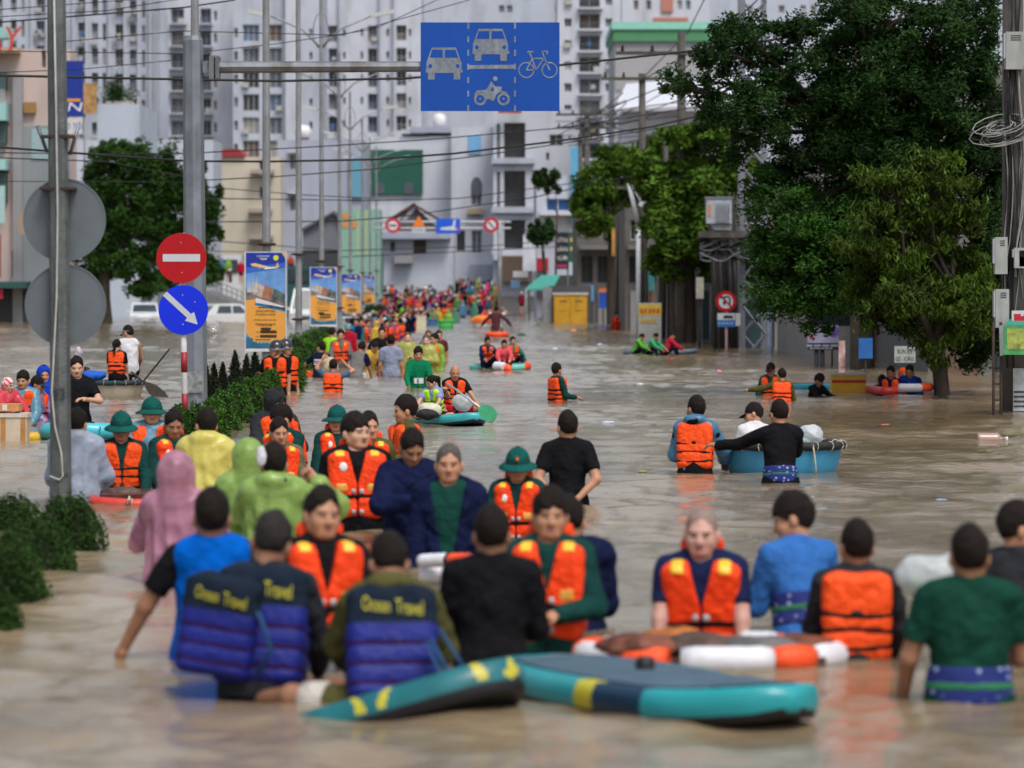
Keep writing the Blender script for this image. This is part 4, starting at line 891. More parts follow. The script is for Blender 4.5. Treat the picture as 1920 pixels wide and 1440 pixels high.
# ------------------------------------------------------------------ buildings
def wallm(name, col, dirt=.5): return mat('wall_' + name, col, .85, .07, .35, .15, 14, dirt=((.17, .17, .17), dirt * .85, .45))
GLD = mat('window_dark', (.030, .034, .042), .15, .5, .6, spec=.6); GLM = mat('window_grey', (.10, .115, .14), .2, .4, .8, spec=.5); FRW = mat('window_frame', (.55, .56, .58), .6, .1); FRD = mat('frame_brown', (.07, .055, .045), .7, .2)
_WM = {}
PANES = [GLD, GLD, GLM, GLM, mat('pane_curtain', (.26, .25, .24), .5, .3, 1), mat('pane_bluish', (.10, .14, .22), .2, .4, .8), mat('pane_brown', (.13, .09, .07), .4, .4, .8)]
def window_mesh(w, h, pane, frame, bars):
    k = (round(w, 2), round(h, 2), pane.name, frame.name, bars)
    if k not in _WM:
        f = MB(); t = min(.07, w * .08)
        f.bx(-w / 2, w / 2, .03, .09, -h / 2, -h / 2 + t, frame); f.bx(-w / 2, w / 2, .03, .09, h / 2 - t, h / 2, frame)
        f.bx(-w / 2, -w / 2 + t, .03, .09, -h / 2 + t, h / 2 - t, frame); f.bx(w / 2 - t, w / 2, .03, .09, -h / 2 + t, h / 2 - t, frame)
        for i in range(bars): u = -w / 2 + w * (i + 1) / (bars + 1); f.bx(u - t * .4, u + t * .4, .035, .085, -h / 2 + t, h / 2 - t, frame)
        o = f.build('window', local=True); a = o.data; bpy.data.objects.remove(o)
        g = MB(); g.bx(-w / 2 + t * .5, w / 2 - t * .5, .06, .075, -h / 2 + t * .5, h / 2 - t * .5, pane); o = g.build('pane', local=True); b = o.data; bpy.data.objects.remove(o); _WM[k] = (a, b)
    return _WM[k]
def building(label, x0, x1, yt, d, wm, holes=(), depth=14, yb=None, cat='building', name='building', reveal=.35, group=None, roof=None, zb=None):
    """box with real window openings in its street face. holes = [(x0, x1, y0, y1, style)] in photo pixels on that face"""
    zb = -1.0 if zb is None else zb; zb = min(zb, float(ground_z(0, d)) - .1) if zb == -1.0 else zb
    r = thing(name, label, cat, ((X(x0, d) + X(x1, d)) / 2, d, zb), group); b = MB()
    xa, xb, zt = X(x0, d), X(x1, d), Z(yt, d); H = [(X(a, d), X(c, d), Z(f, d), Z(e, d), st) for a, c, e, f, st in holes]
    H = [h for h in H if h[0] > xa + .02 and h[1] < xb - .02 and h[3] < zt - .02 and h[2] > zb]
    xs = sorted({xa, xb, *[h[0] for h in H], *[h[1] for h in H]}); zs = sorted({zb, zt, *[h[2] for h in H], *[h[3] for h in H]})
    for i in range(len(xs) - 1):
        run = None
        for j in range(len(zs)):
            cx = (xs[i] + xs[i + 1]) / 2; solid = j < len(zs) - 1 and not any(h[0] < cx < h[1] and h[2] < (zs[j] + zs[j + 1]) / 2 < h[3] for h in H)
            if solid and run is None: run = zs[j]
            if not solid and run is not None: b.add([(xs[i], d, run), (xs[i + 1], d, run), (xs[i + 1], d, zs[j]), (xs[i], d, zs[j])], [(0, 1, 2, 3)], wm); run = None
    y1 = d + depth
    b.add([(xa, d, zb), (xb, d, zb), (xb, y1, zb), (xa, y1, zb), (xa, d, zt), (xb, d, zt), (xb, y1, zt), (xa, y1, zt)], [(1, 2, 6, 5), (2, 3, 7, 6), (3, 0, 4, 7), (4, 5, 6, 7)], wm)
    for h in H:
        rv = h[4].get('reveal', reveal); a, c, z0, z1 = h[:4]; y2 = d + rv
        b.add([(a, d, z0), (c, d, z0), (c, d, z1), (a, d, z1), (a, y2, z0), (c, y2, z0), (c, y2, z1), (a, y2, z1)], [(0, 1, 5, 4), (1, 2, 6, 5), (2, 3, 7, 6), (3, 0, 4, 7)], wm)
    b.build('wall', r)
    for h in H:
        st = h[4]; a, c, z0, z1 = h[:4]; rv = st.get('reveal', reveal); me = window_mesh(c - a, z1 - z0, random.choice(PANES) if st.get('pane', GLD) in (GLD, GLM) and d > 400 else st.get('pane', GLD), st.get('frame', FRW), st.get('bars', 1))
        o = link('window', me[0], r, Vector(((a + c) / 2, d + rv - .1, (z0 + z1) / 2)) - Vector(r.location)); link('pane', me[1], o)
        if st.get('rail'):
            m = MB(); rh = min(1.0, (z1 - z0) * .45)
            m.bx(a, c, d - .02, d + .02, z0 + rh - .05, z0 + rh, st['rail']); m.bx(a, c, d - .02, d + .02, z0 + .02, z0 + .08, st['rail'])
            n = max(3, int((c - a) / .3))
            for i in range(n + 1): u = a + (c - a) * i / n; m.bx(u - .015, u + .015, d - .015, d + .015, z0 + .08, z0 + rh - .05, st['rail'])
            m.build('railing', r)
    if d > 400:
        for h in H:
            if h[1] - h[0] > .7 and random.random() < .38: b = MB(); u = random.choice((h[0] + .35, h[1] - .35)); b.box((u, d - .22, h[2] + random.choice((-.35, .35))), (.38, .2, .28), mat('ac_casing', (.42, .42, .4), .6, .15)); b.build('air_conditioner', r)
            elif h[4].get('rail') and random.random() < .3: b = MB(); u = random.uniform(h[0] + .3, h[1] - .3); b.box((u, d - .06, h[2] + .8), (.25, .02, random.uniform(.2, .4)), cloth('laundry%d' % random.randint(0, 3), random.choice(((.5, .5, .5), (.35, .08, .07), (.10, .16, .35), (.45, .35, .2))))); b.build('laundry', r)
    if roof: m = MB(); m.bx(xa - .15, xb + .15, d - .2, y1 + .15, zt + .003, zt + .25, roof); m.build('roof_edge', r)
    return r
def ac_units(r, spots, d):
    for x, y in spots:
        b = MB(); c = P(x, y, d - .3); b.box(c, (.42, .28, .3), mat('ac_casing', (.42, .42, .4), .6, .15)); b.disc((c.x - .08, c.z), .22, c.y - .30, c.y - .281, GLM, 14); b.build('air_conditioner', r)
S = dict; WIN = S(pane=GLM, bars=1); DRK = S(pane=GLD, bars=1, frame=FRW); BAL = S(pane=GLD, reveal=1.1, bars=1, rail=mat('rail_grey', (.20, .21, .24), .6)); BALW = S(pane=GLM, reveal=.9, bars=1, rail=mat('rail_white', (.5, .5, .52), .6))
WHITE = wallm('white', (.53, .555, .62)); WHITE2 = wallm('white_cool', (.455, .49, .565)); GREY = wallm('grey_blue', (.34, .37, .46)); CREAM = wallm('cream', (.52, .47, .38)); PINKW = wallm('pink', (.52, .42, .39)); TEALW = wallm('teal', (.30, .52, .52))
random.seed(11); rj = lambda v, e=1.0: v + random.uniform(-e, e)
# far towers -----------------------------------------------------------
d = 500; H = []
for x, w_, st in ((20, 11, BALW), (40, 6, WIN), (68, 15, BALW), (146, 15, BALW), (172, 12, BALW), (192, 7, WIN), (216, 15, BALW), (243, 12, BALW), (266, 6, WIN), (-8, 12, BALW)):
    for k in range(7): y = 6 + k * 46.5 + x * .045; H.append((x, x + w_, y - 17, y + 15, st))
t1 = building('long white apartment block with slim vertical piers at upper left', -60, 318, -70, d, WHITE2, H, 16)
for x in (8, 60, 88, 138, 162, 206, 234, 260, 282): b = MB(); b.bx(X(x - 1.2, d), X(x + 2.2, d), d - .7, d - .003, -1, Z(-60, d), WHITE); b.build('pier', t1)
ac_units(t1, [(150, 8), (225, 10), (70, 60), (152, 75), (250, 22), (220, 68)], d - .5)
b = MB()
for y in np.arange(-20, 270, 6.0): b.bx(X(286, d), X(300, d), d - .25, d - .003, Z(y + 3.4, d), Z(y, d), WHITE)
b.build('louvre_stack', t1)
d = 470; H = []
for k in range(7):
    y = 30 + k * 42; H += [(321, 345, y - 14, y + 14, BAL), (376, 396, y - 14, y + 14, BAL), (401, 407, y - 10, y + 8, DRK)]
t2 = building('narrow white tower with stacked balconies behind the gantry pole', 316, 438, -70, d, WHITE, H, 18)
for k in range(7): y = 30 + k * 42; b = MB(); b.bx(X(318, d), X(350, d), d - 1.1, d - .003, Z(y + 17, d), Z(y + 14.5, d), WHITE); b.build('balcony_slab', t2); b = MB(); b.bx(X(374, d), X(399, d), d - 1.1, d - .003, Z(y + 17, d), Z(y + 14.5, d), WHITE); b.build('balcony_slab', t2)
d = 450; H = []
for k in range(7):
    y = 62 + k * 43.5; H += [(455, 486, y - 16, y + 16, S(pane=GLD, bars=2)), (494, 529, y - 16, y + 16, S(pane=GLD, bars=2)), (439, 446, y - 10, y + 8, DRK), (580, 586, y - 8, y + 6, DRK)]
t3 = building('white tower with paired wide dark windows behind the lamp poles', 437, 600, -70, d, WHITE2, H, 18); b = MB(); b.bx(X(536, d), X(562, d), d - 1.0, d - .003, -1, Z(-70, d), WHITE); b.build('pier', t3)
d = 520; H = []
for k in range(7):
    y = 62 + k * 42.5; H += [(616, 632, y - 14, y + 16, BAL), (690, 707, y - 14, y + 16, BAL), (743, 762, y - 15, y + 14, BALW), (643, 648, y - 7, y + 6, DRK), (724, 730, y - 8, y + 6, DRK), (766, 771, y - 8, y + 6, DRK), (676, 681, y - 8, y + 6, WIN)]
t4 = building('white apartment tower with three balcony columns left of the blue lane sign', 600, 790, -20, d, WHITE, H, 18)
for x in (636, 712, 738): b = MB(); b.bx(X(x, d), X(x + 4, d), d - .8, d - .003, -1, Z(-18, d), WHITE2); b.build('pier', t4)
d = 600; H = []
for k in range(3):
    for x in (935, 950, 1040, 1150, 1200, 1240, 1290, 1400, 1460, 1500, 1520, 1560, 1600, 1650, 1700, 1750, 1800, 1850, 1900): H.append((x, x + 11, 10 + k * 45, 24 + k * 45, DRK))
t6 = building('pale wide tower farthest back above the blue lane sign', 770, 1985, -70, d, WHITE2, H, 20)
d = 430; H = []
for k in range(8):
    y = 2 + k * 40.5; H += [(1058, 1072, y - 8, y + 8, S(pane=GLD, bars=1)), (1086, 1125, y - 17, y + 12, BAL), (1135, 1148, y - 8, y + 8, DRK)]
t5 = building('white tower right of the blue lane sign with a column of glazed balconies', 1045, 1164, -70, d, WHITE, H, 18)
for k in range(8): y = 2 + k * 40.5; b = MB(); b.bx(X(1083, d), X(1130, d), d - .9, d - .003, Z(y + 16, d), Z(y + 12.5, d), WHITE); b.build('balcony_slab', t5)
d = 560; H = []
for k in range(2):
    for x in (1188, 1212, 1270, 1286): H.append((x, x + 9, 0 + k * 46, 18 + k * 46, DRK))
t7 = building('white tower with salmon panels behind the green roof', 1166, 1330, -70, d, WHITE, H, 18); b = MB(); b.bx(X(1240, d), X(1262, d), d - .4, d - .003, Z(22, d), Z(-60, d), mat('salmon_panel', (.48, .20, .15), .8)); b.bx(X(1225, d), X(1290, d), d - .41, d - .004, Z(40, d), Z(33, d), mat('salmon_panel', (0, 0, 0))); b.build('panel', t7)
# mid-distance houses ---------------------------------------------------
d = 330
gr = building('tall shed with mint green roof and white vertical cladding at upper right', 1152, 1345, 78, d, wallm('cladding', (.42, .42, .44)), [], 20); b = MB(); b.bx(X(1146, d), X(1352, d), d - .8, d + 21, Z(56, d), Z(42, d), mat('mint_roof', (.25, .55, .45), .6)); b.bx(X(1150, d), X(1350, d), d - .6, d + 20, Z(78.2, d), Z(56.2, d), mat('green_fascia', (.07, .24, .11), .6)); b.build('roof', gr)
for x in np.arange(1156, 1342, 5.2):
    b = MB(); b.bx(X(x, d), X(x + 2.6, d), d - .22, d - .003, Z(168, d), Z(79, d), mat('slat_white', (.55, .54, .55), .7)); b.build('cladding_slat', gr)
d = 318
sr = building('low white shop with a long pale lean-to roof below the green roofed shed', 1165, 1420, 208, d, WHITE, [], 10); b = MB(); b.add([(X(1150, d), d - 3, Z(206, d)), (X(1420, d), d - 3, Z(196, d)), (X(1420, d), d + 6, Z(128, d)), (X(1178, d), d + 6, Z(150, d)), (X(1150, d), d - 3, Z(209, d)), (X(1420, d), d - 3, Z(199, d)), (X(1420, d), d + 6, Z(132, d)), (X(1178, d), d + 6, Z(154, d))], [(0, 1, 2, 3), (7, 6, 5, 4), (0, 4, 5, 1), (1, 5, 6, 2), (2, 6, 7, 3), (3, 7, 4, 0)], mat('roof_pale', (.60, .62, .68), .5)); b.build('roof', sr)
d = 345; H = [(945, 985, 230, 296, S(pane=GLD, bars=1, frame=FRD, reveal=1.2)), (945, 985, 320, 388, S(pane=GLD, bars=1, frame=FRD, reveal=1.2)), (945, 985, 412, 466, S(pane=GLD, bars=1, frame=FRD, reveal=1.2)), (931, 938, 232, 296, WIN), (931, 938, 322, 388, WIN), (1030, 1056, 252, 274, DRK), (1024, 1030, 286, 300, DRK)]
wb = building('white three storey house with tall brown openings at the end of the street', 925, 1075, 205, d, WHITE, H, 12)
for y in (300, 392, 470): b = MB(); b.bx(X(922, d), X(1002, d), d - .6, d - .003, Z(y + 7, d), Z(y - 4, d), WHITE2); b.build('slab', wb)
b = MB(); b.bx(X(936, d), X(998, d), d - 1.2, d - .003, Z(528, d), Z(480, d), mat('brown_shopfront', (.12, .085, .06), .8)); b.build('shopfront', wb); b = MB(); b.bx(X(934, d), X(978, d), d - 1.3, d - .8, Z(213, d), Z(206, d), mat('red_ledge', (.35, .05, .03), .7)); b.build('red_ledge', wb)
b = MB(); b.bx(X(925, d), X(1000, d), d - 1.0, d - .003, Z(488, d), Z(474, d), WHITE); b.build('parapet', wb)
d = 352; H = [(883, 904, 350, 385, WIN), (884, 902, 392, 405, WIN), (884, 904, 432, 475, WIN), (856, 872, 432, 470, S(pane=GLD, frame=FRD))]
aw = building('white house with a tall arched window beside the far gantry signs', 846, 924, 238, d, WHITE, H, 12); b = MB(); c = (X(893.5, d), Z(350, d)); b.disc(c, X(904, d) - c[0], d - .06, d - .005, GLM, 24, rz=.9); b.build('arched_pane', aw)
b = MB(); b.bx(X(876, d), X(906, d), d - .8, d - .003, Z(402, d), Z(391, d), mat('cream_awning', (.45, .36, .25), .8)); b.build('awning', aw); b = MB(); b.bx(X(878, d), X(902, d), d - .15, d - .003, Z(288, d), Z(254, d), mat('sky_blue_panel', (.18, .42, .72), .6)); b.build('blue_panel', aw); b = MB(); b.bx(X(880, d), X(924, d), d - 1.2, d - .003, Z(528, d), Z(496, d), GREY); b.build('gate', aw)
d = 356
ww = building('blank white wall building with a big dark green panel', 640, 848, 256, d, WHITE, [(786, 790, 480, 500, WIN), (855, 870, 290, 305, DRK)], 14); b = MB(); b.bx(X(676, d), X(793, d), d - .4, d - .003, Z(364, d), Z(281, d), mat('dark_green_panel', (.012, .095, .065), .6, .1, .5)); b.build('green_panel', ww)
for x in (704, 758): b = MB(); b.bx(X(x, d), X(x + 16, d), d - .47, d - .403, Z(363, d), Z(343, d), GLM); b.build('window', ww)
b = MB(); b.bx(X(752, d), X(800, d), d - .3, d + 10, Z(251, d), Z(243, d), WHITE2); b.build('roof_edge', ww)
for x, y in ((824, 226),): b = MB(); b.lathe([(0, -.75), (.5, -.65), (.62, -.2), (.62, .3), (.4, .6), (0, .7)], tuple(P(x, y, d + 2)), mat('tank_white', (.7, .7, .7), .4), 16); b.build('water_tank', ww); b = MB(); b.bx(X(770, d), X(850, d), d - .4, d + 8, Z(249, d), Z(238, d), GREY); b.build('canopy', ww)
b = MB(); b.bx(X(852, d), X(876, d), d - 1, d - .003, Z(306, d), Z(276, d), GLD); b.build('loggia', ww)
d = 320; H = [(731, 741, 452, 472, S(pane=GLD, bars=1)), (775, 799, 450, 476, S(pane=mat('shutter_brown', (.11, .075, .06), .8), frame=FRD))]
gh_ = building('small white house with a brown tiled gable behind the gantry signs', 700, 850, 434, d, WHITE2, H, 9)
TILE = mat('roof_tile_brown', (.12, .055, .04), .85, .35, 3)
for sg, (xa, xb_) in ((-1, (722, 776)), (1, (774, 832))):
    for i in range(7):
        t0, t1_ = i / 7, (i + 1) / 7; e = 1 if sg > 0 else 0; f = (lambda t: (xb_ + (xa - xb_) * t)) if sg < 0 else (lambda t: xa + (xb_ - xa) * t); g = lambda t: 380 + 34 * t
        b = MB(); p0, p1 = P(f(t0), g(t0), d - .5), P(f(t1_), g(t1_), d - .5); b.add([p0, p1, (p1.x, d + 7, p1.z), (p0.x, d + 7, p0.z), p0 - Vector((0, 0, .22 + .05 * (i % 2))), p1 - Vector((0, 0, .22 + .05 * (i % 2))), (p1.x, d + 7, p1.z - .2), (p0.x, d + 7, p0.z - .2)], [(0, 1, 2, 3), (7, 6, 5, 4), (0, 4, 5, 1), (1, 5, 6, 2), (2, 6, 7, 3), (3, 7, 4, 0)], TILE); b.build('tile_course', gh_)
b = MB(); b.prism([(X(728, d), Z(434, d)), (X(828, d), Z(434, d)), (X(775, d), Z(384, d))], d, d + .2, mat('gable_dark', (.10, .085, .08), .8)); b.build('gable', gh_)
b = MB(); b.prism([(X(752, d), Z(412, d)), (X(762, d), Z(412, d)), (X(781, d), Z(390, d)), (X(776, d), Z(386, d))], d - .1, d - .003, WHITE); b.build('gable_trim', gh_)
b = MB(); b.bx(X(702, d), X(846, d), d - 1.4, d - .003, Z(448, d), Z(436, d), GREY); b.build('canopy', gh_); b = MB(); b.bx(X(740, d), X(775, d), d - 1.2, d - .003, Z(494, d), Z(480, d), mat('awning_grey', (.26, .26, .27), .8)); b.build('awning', gh_)
b = MB(); b.bx(X(772, d), X(800, d), d - .4, d - .003, Z(442, d), Z(437, d), mat('green_sign_strip', (.02, .22, .17), .6)); b.build('green_strip', gh_)
d = 300; gw = building('grey blue windowless house wall behind the lamp poles', 520, 682, 262, d, GREY, [(543, 560, 290, 318, S(pane=GLM, bars=1)), (543, 560, 366, 396, S(pane=GLM, bars=1)), (655, 668, 320, 370, DRK)], 12)
for y in (289, 366): b = MB(); b.bx(X(540, d), X(563, d), d - .5, d - .003, Z(y - 2, d), Z(y - 5, d), WHITE); b.build('sill', gw)
for x, y in ((563, 243),): b = MB(); b.lathe([(0, -.6), (.55, -.5), (.68, 0), (.5, .45), (0, .55)], tuple(P(x + 5, y + 4, d + 1)), mat('tank_white', (0, 0, 0)), 16); b.build('water_tank', gw); b = MB(); b.lathe([(0, -.75), (.3, -.72), (.5, -.55), (.56, -.5)], tuple(P(x + 5, y + 4, d + 1)), mat('tank_brown', (.2, .08, .05), .7), 14); b.build('tank_stand', gw)
b = MB(); b.bx(X(655, d), X(680, d), d - .3, d - .003, Z(372, d), Z(296, d), mat('window_tealish', (.12, .30, .42), .4)); b.build('glazing', gw)
d = 296; bh = building('beige house wall with a red roof edge behind the gantry pole', 384, 526, 294, d, CREAM, [(486, 504, 300, 328, S(pane=GLD, bars=1)), (486, 500, 350, 372, DRK)], 12); b = MB(); b.prism([(X(404, d), Z(294, d)), (X(460, d), Z(294, d)), (X(446, d), Z(278, d)), (X(420, d), Z(280, d))], d - .3, d + 8, mat('roof_red', (.28, .03, .035), .7)); b.build('roof', bh)
for x, y in ((492, 322), (488, 395), (490, 445)):
    b = MB(); c = P(x, y, d - .6); b.box(c, (.9, .6, .15), mat('planter', (.35, .3, .26), .8)); b.build('planter', bh)
d = 270; rf = building('dark open shed with a grey pitched roof between the lamp poles', 566, 712, 470, d, mat('shed_dark', (.06, .062, .07), .8), [], 8)
for i, (xa, ya, xb_, yb_) in enumerate(((566, 428, 626, 395), (626, 395, 664, 440))): b = MB(); p0, p1 = P(xa, ya, d - .5), P(xb_, yb_, d - .5); b.add([p0, p1, (p1.x, d + 7, p1.z), (p0.x, d + 7, p0.z)] + [Vector(q) - Vector((0, 0, .2)) for q in (p0, p1, (p1.x, d + 7, p1.z), (p0.x, d + 7, p0.z))], [(0, 1, 2, 3), (7, 6, 5, 4), (0, 4, 5, 1), (1, 5, 6, 2), (2, 6, 7, 3), (3, 7, 4, 0)], mat('roof_slate', (.10, .10, .115), .7)); b.build('roof', rf)
b = MB(); b.prism([(X(568, d), Z(470, d)), (X(664, d), Z(470, d)), (X(662, d), Z(440, d)), (X(626, d), Z(398, d)), (X(568, d), Z(430, d))], d - .1, d + .1, mat('shed_grey', (.17, .18, .21), .8)); b.build('gable', rf)
d = 262; ms = building('mint green shop front with orange dots behind the lamp poles', 640, 712, 392, d, mat('mint_wall', (.22, .40, .33), .7), [], 5)
for x, y in ((648, 405), (648, 421), (664, 421)): b = MB(); b.disc((X(x, d), Z(y, d)), .25, d - .04, d - .003, mat('orange_dot', (.55, .25, .08), .6), 14); b.build('orange_dot', ms)
for x in (655, 668, 684): b = MB(); b.bx(X(x, d), X(x + 4, d), d - .03, d - .003, Z(478, d), Z(396, d), mat('yellow_stripe', (.36, .44, .24), .6)); b.build('stripe', ms)
# right row of shops under the trees ---------------------------------------
d = 245; H = [(1024, 1068, 372, 396, S(pane=mat('pane_blue', (.02, .09, .25), .3))), (1040, 1066, 286, 330, DRK)]
rs = building('white corner house with a blue glazed balcony behind the awning', 1006, 1084, 330, d, WHITE2, H, 30); b = MB(); b.bx(X(1012, d), X(1078, d), d - 1.2, d - .003, Z(404, d), Z(396, d), WHITE); b.build('balcony_slab', rs); b = MB(); b.bx(X(1070, d), X(1084, d), d - .3, d - .003, Z(420, d), Z(276, d), mat('cyan_panel', (.10, .36, .58), .6)); b.build('cyan_panel', rs)
b = MB(); b.bx(X(1006, d), X(1028, d), d - .5, d - .003, Z(508, d), Z(484, d), mat('crimson_panel', (.35, .01, .03), .6)); b.build('crimson_panel', rs); b = MB(); b.bx(X(1006, d), X(1084, d), d - .8, d - .003, Z(560, d), Z(516, d), mat('shop_dark', (.045, .045, .05), .7)); b.build('shopfront', rs)
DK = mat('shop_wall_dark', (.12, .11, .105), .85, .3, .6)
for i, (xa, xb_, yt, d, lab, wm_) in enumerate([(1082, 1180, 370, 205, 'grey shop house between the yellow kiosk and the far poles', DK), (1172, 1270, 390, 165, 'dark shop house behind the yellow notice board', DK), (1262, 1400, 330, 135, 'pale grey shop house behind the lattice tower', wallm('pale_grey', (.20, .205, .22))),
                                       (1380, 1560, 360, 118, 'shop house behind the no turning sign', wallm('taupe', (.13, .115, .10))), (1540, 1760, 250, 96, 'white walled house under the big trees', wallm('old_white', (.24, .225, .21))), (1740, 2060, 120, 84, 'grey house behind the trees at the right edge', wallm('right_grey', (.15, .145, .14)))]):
    sw = building(lab, xa, xb_, yt, d, wm_, [(xa + (xb_ - xa) * a, xa + (xb_ - xa) * (a + .22), 480, 530, S(pane=GLD, frame=FRD, bars=1)) for a in (.08, .39, .70)] + [(xa + (xb_ - xa) * a, xa + (xb_ - xa) * (a + .2), yt + 22, yt + 60, DRK) for a in (.1, .6)], 16)
    b = MB(); b.bx(X(xa + 4, d), X(xb_ - 4, d), d - 1.1, d - .003, Z(468, d), Z(460, d), mat('canopy_grey', (.15, .15, .15), .8)); b.build('canopy', sw)
    for k in range(3): b = MB(); u = xa + (xb_ - xa) * (.1 + .3 * k); b.bx(X(u, d), X(u + (xb_ - xa) * .2, d), d - .12, d - .003, -.9, Z(545, d), mat(('shutter_teal', 'shutter_grey', 'shutter_brown2')[(i + k) % 3], ((.022, .05, .055), (.22, .22, .22), (.13, .08, .06))[(i + k) % 3], .7)); b.build('shutter', sw)
# left row -----------------------------------------------------------------
d = 205; pk = building('salmon pink house with teal balconies at the left edge', -60, 132, 92, d, PINKW, [(78, 86, 94, 126, DRK), (22, 60, 470, 520, S(pane=GLD, frame=FRD))], 3)
for y0, y1 in ((55, 75), (195, 228), (300, 320)): b = MB(); b.bx(X(-60, d), X(18 if y0 > 60 else 26, d), d - 1.6, d - .003, Z(y1, d), Z(y0, d), TEALW); b.build('balcony', pk)
for y0, y1 in ((138, 170), (230, 270), (325, 380)): b = MB(); b.bx(X(-60, d), X(15, d), d - .9, d - .003, Z(y1, d), Z(y0, d), mat('loggia_green', (.05, .10, .10), .5)); b.build('loggia', pk)
for x in np.arange(-2, 16, 5.0): b = MB(); b.bx(X(x, d), X(x + 1.6, d), d - 1.4, d - 1.3, Z(194, d), Z(170, d), FRW); b.build('baluster', pk)
b = MB(); b.bx(X(-60, d), X(40, d), d - 1.5, d - .003, Z(100.5, d), Z(92, d), mat('beige_parapet', (.50, .38, .28), .8)); b.build('parapet', pk); b = MB(); b.bx(X(26, d), X(44, d), d - .5, d - .003, -.9, Z(140, d), wallm('grey_pier', (.28, .28, .30))); b.build('pier', pk)
b = MB(); RD = mat('letter_red', (.55, .05, .03), .6); b.text('AY', (X(14, d), Z(77, d)), 1.3, RD, d - 1.9, width=1.9, shear=.15); b.build('roof_letters', pk); b = MB(); b.bx(X(46, d), X(68, d), d - .35, d - .003, Z(212, d), Z(192, d), mat('ochre_box', (.30, .18, .06), .8)); b.build('ochre_box', pk)
b = MB(); b.bx(X(44, d), X(131, d), d - .25, d - .003, -.9, Z(236, d), wallm('left_lower_grey', (.25, .28, .30))); b.build('lower_wall', pk); b = MB(); b.bx(X(60, d), X(128, d), d - .3, d - .253, Z(300, d), Z(242, d), mat('teal_panel_pale', (.30, .42, .45), .7)); b.build('teal_panel', pk)
b = MB(); b.bx(X(-60, d), X(60, d), d - 2.2, d - .003, Z(540, d), Z(528, d), mat('awning_dark_teal', (.02, .08, .07), .7)); b.build('awning', pk); b = MB(); b.bx(X(-60, d), X(58, d), d - .4, d - .003, -.9, Z(545, d), mat('shop_dark', (0, 0, 0))); b.build('shopfront', pk)
for x, y0, y1, c in ((2, 440, 520, (.25, .02, .03)), (6, 535, 560, (.45, .02, .06)), (10, 350, 420, (.35, .52, .52)), (52, 400, 440, (.35, .25, .18))): b = MB(); b.bx(X(x - 8, d), X(x + 8, d), d - 1.9, d - 1.8, Z(y1, d), Z(y0, d), mat('shop_sign_%d' % x, c, .6)); b.build('shop_sign', pk)
d = 201; bs = thing('shop_sign', 'tall dark blue vertical shop sign ending in white letter N', 'shop sign', (X(143, d), d, -.9)); b = MB(); b.bx(X(122, d), X(157, d), d - .5, d - .1, Z(219, d), Z(115, d), mat('sign_navy', (.006, .03, .27), .5)); pn = b.build('panel', bs)
b = MB(); b.bx(X(124, d), X(153, d), d - .52, d - .502, Z(191, d), Z(186, d), mat('sign_amber', (.75, .30, .02), .5)); b.build('amber_bar', pn); b = MB(); b.text('IN', (X(138, d), Z(201, d)), .46, mat('letter_white', (.7, .7, .72), .5), d - .51, shear=.25, width=.95); b.build('lettering', pn)
b = MB(); b.bx(X(122, d), X(156, d), d - .48, d - .1, Z(252, d), Z(222, d), FRW); pn2 = b.build('lower_panel', bs); b = MB(); b.text('Ô TÔ', (X(140, d), Z(236, d)), .36, mat('sign_navy', (0, 0, 0)), d - .49, width=.85); b.build('lettering', pn2); b = MB(); b.tube([(X(126, d), d, -.95), (X(126, d), d, Z(118, d))], .08, STEEL, 6); b.build('post', bs)
d = 241; wv = building('plain pale blue wall with roof plants left of the gantry pole', 182, 262, 195, d, wallm('pale_blue', (.42, .48, .57)), [], 12); ob = thing('shop_sign', 'small orange and cream billboard beside the pale blue wall', 'billboard', (X(170, d), d - .3, -.9)); b = MB(); b.bx(X(157, d), X(183, d), d - .6, d - .5, Z(214, d), Z(157, d), mat('billboard_orange', (.42, .24, .09), .6, .6, 1.5)); b.build('panel', ob); b = MB(); b.tube([(X(160, d), d - .4, -.95), (X(160, d), d - .4, Z(160, d))], .07, STEEL, 6); b.build('post', ob)
wl = building('white shop wall behind the round tree on the left', 118, 400, 262, 278, WHITE2, [(200, 215, 300, 320, DRK)], 8)
d = 242; rg = thing('roof_garden', 'potted shrub on top of the pale blue wall', 'potted plant', P(228, 193, d)); C = np.array(P(222, 178, d)) + RNG.normal(size=(900, 3)) * np.array((.55, .3, .28)); v, q = leaves(C, .16, .09); v2, q2 = leaves(np.array(P(214, 172, d)) + RNG.normal(size=(700, 3)) * np.array((.22, .2, .5)), .16, .09); crown_obj([(v, q, LEAF['mid']), (v2, q2, LEAF['dark'])], rg, 'foliage'); b = MB(); b.bx(X(200, d), X(250, d), d - .3, d + .5, Z(196, d), Z(190, d), CREAM); b.build('planter', rg)
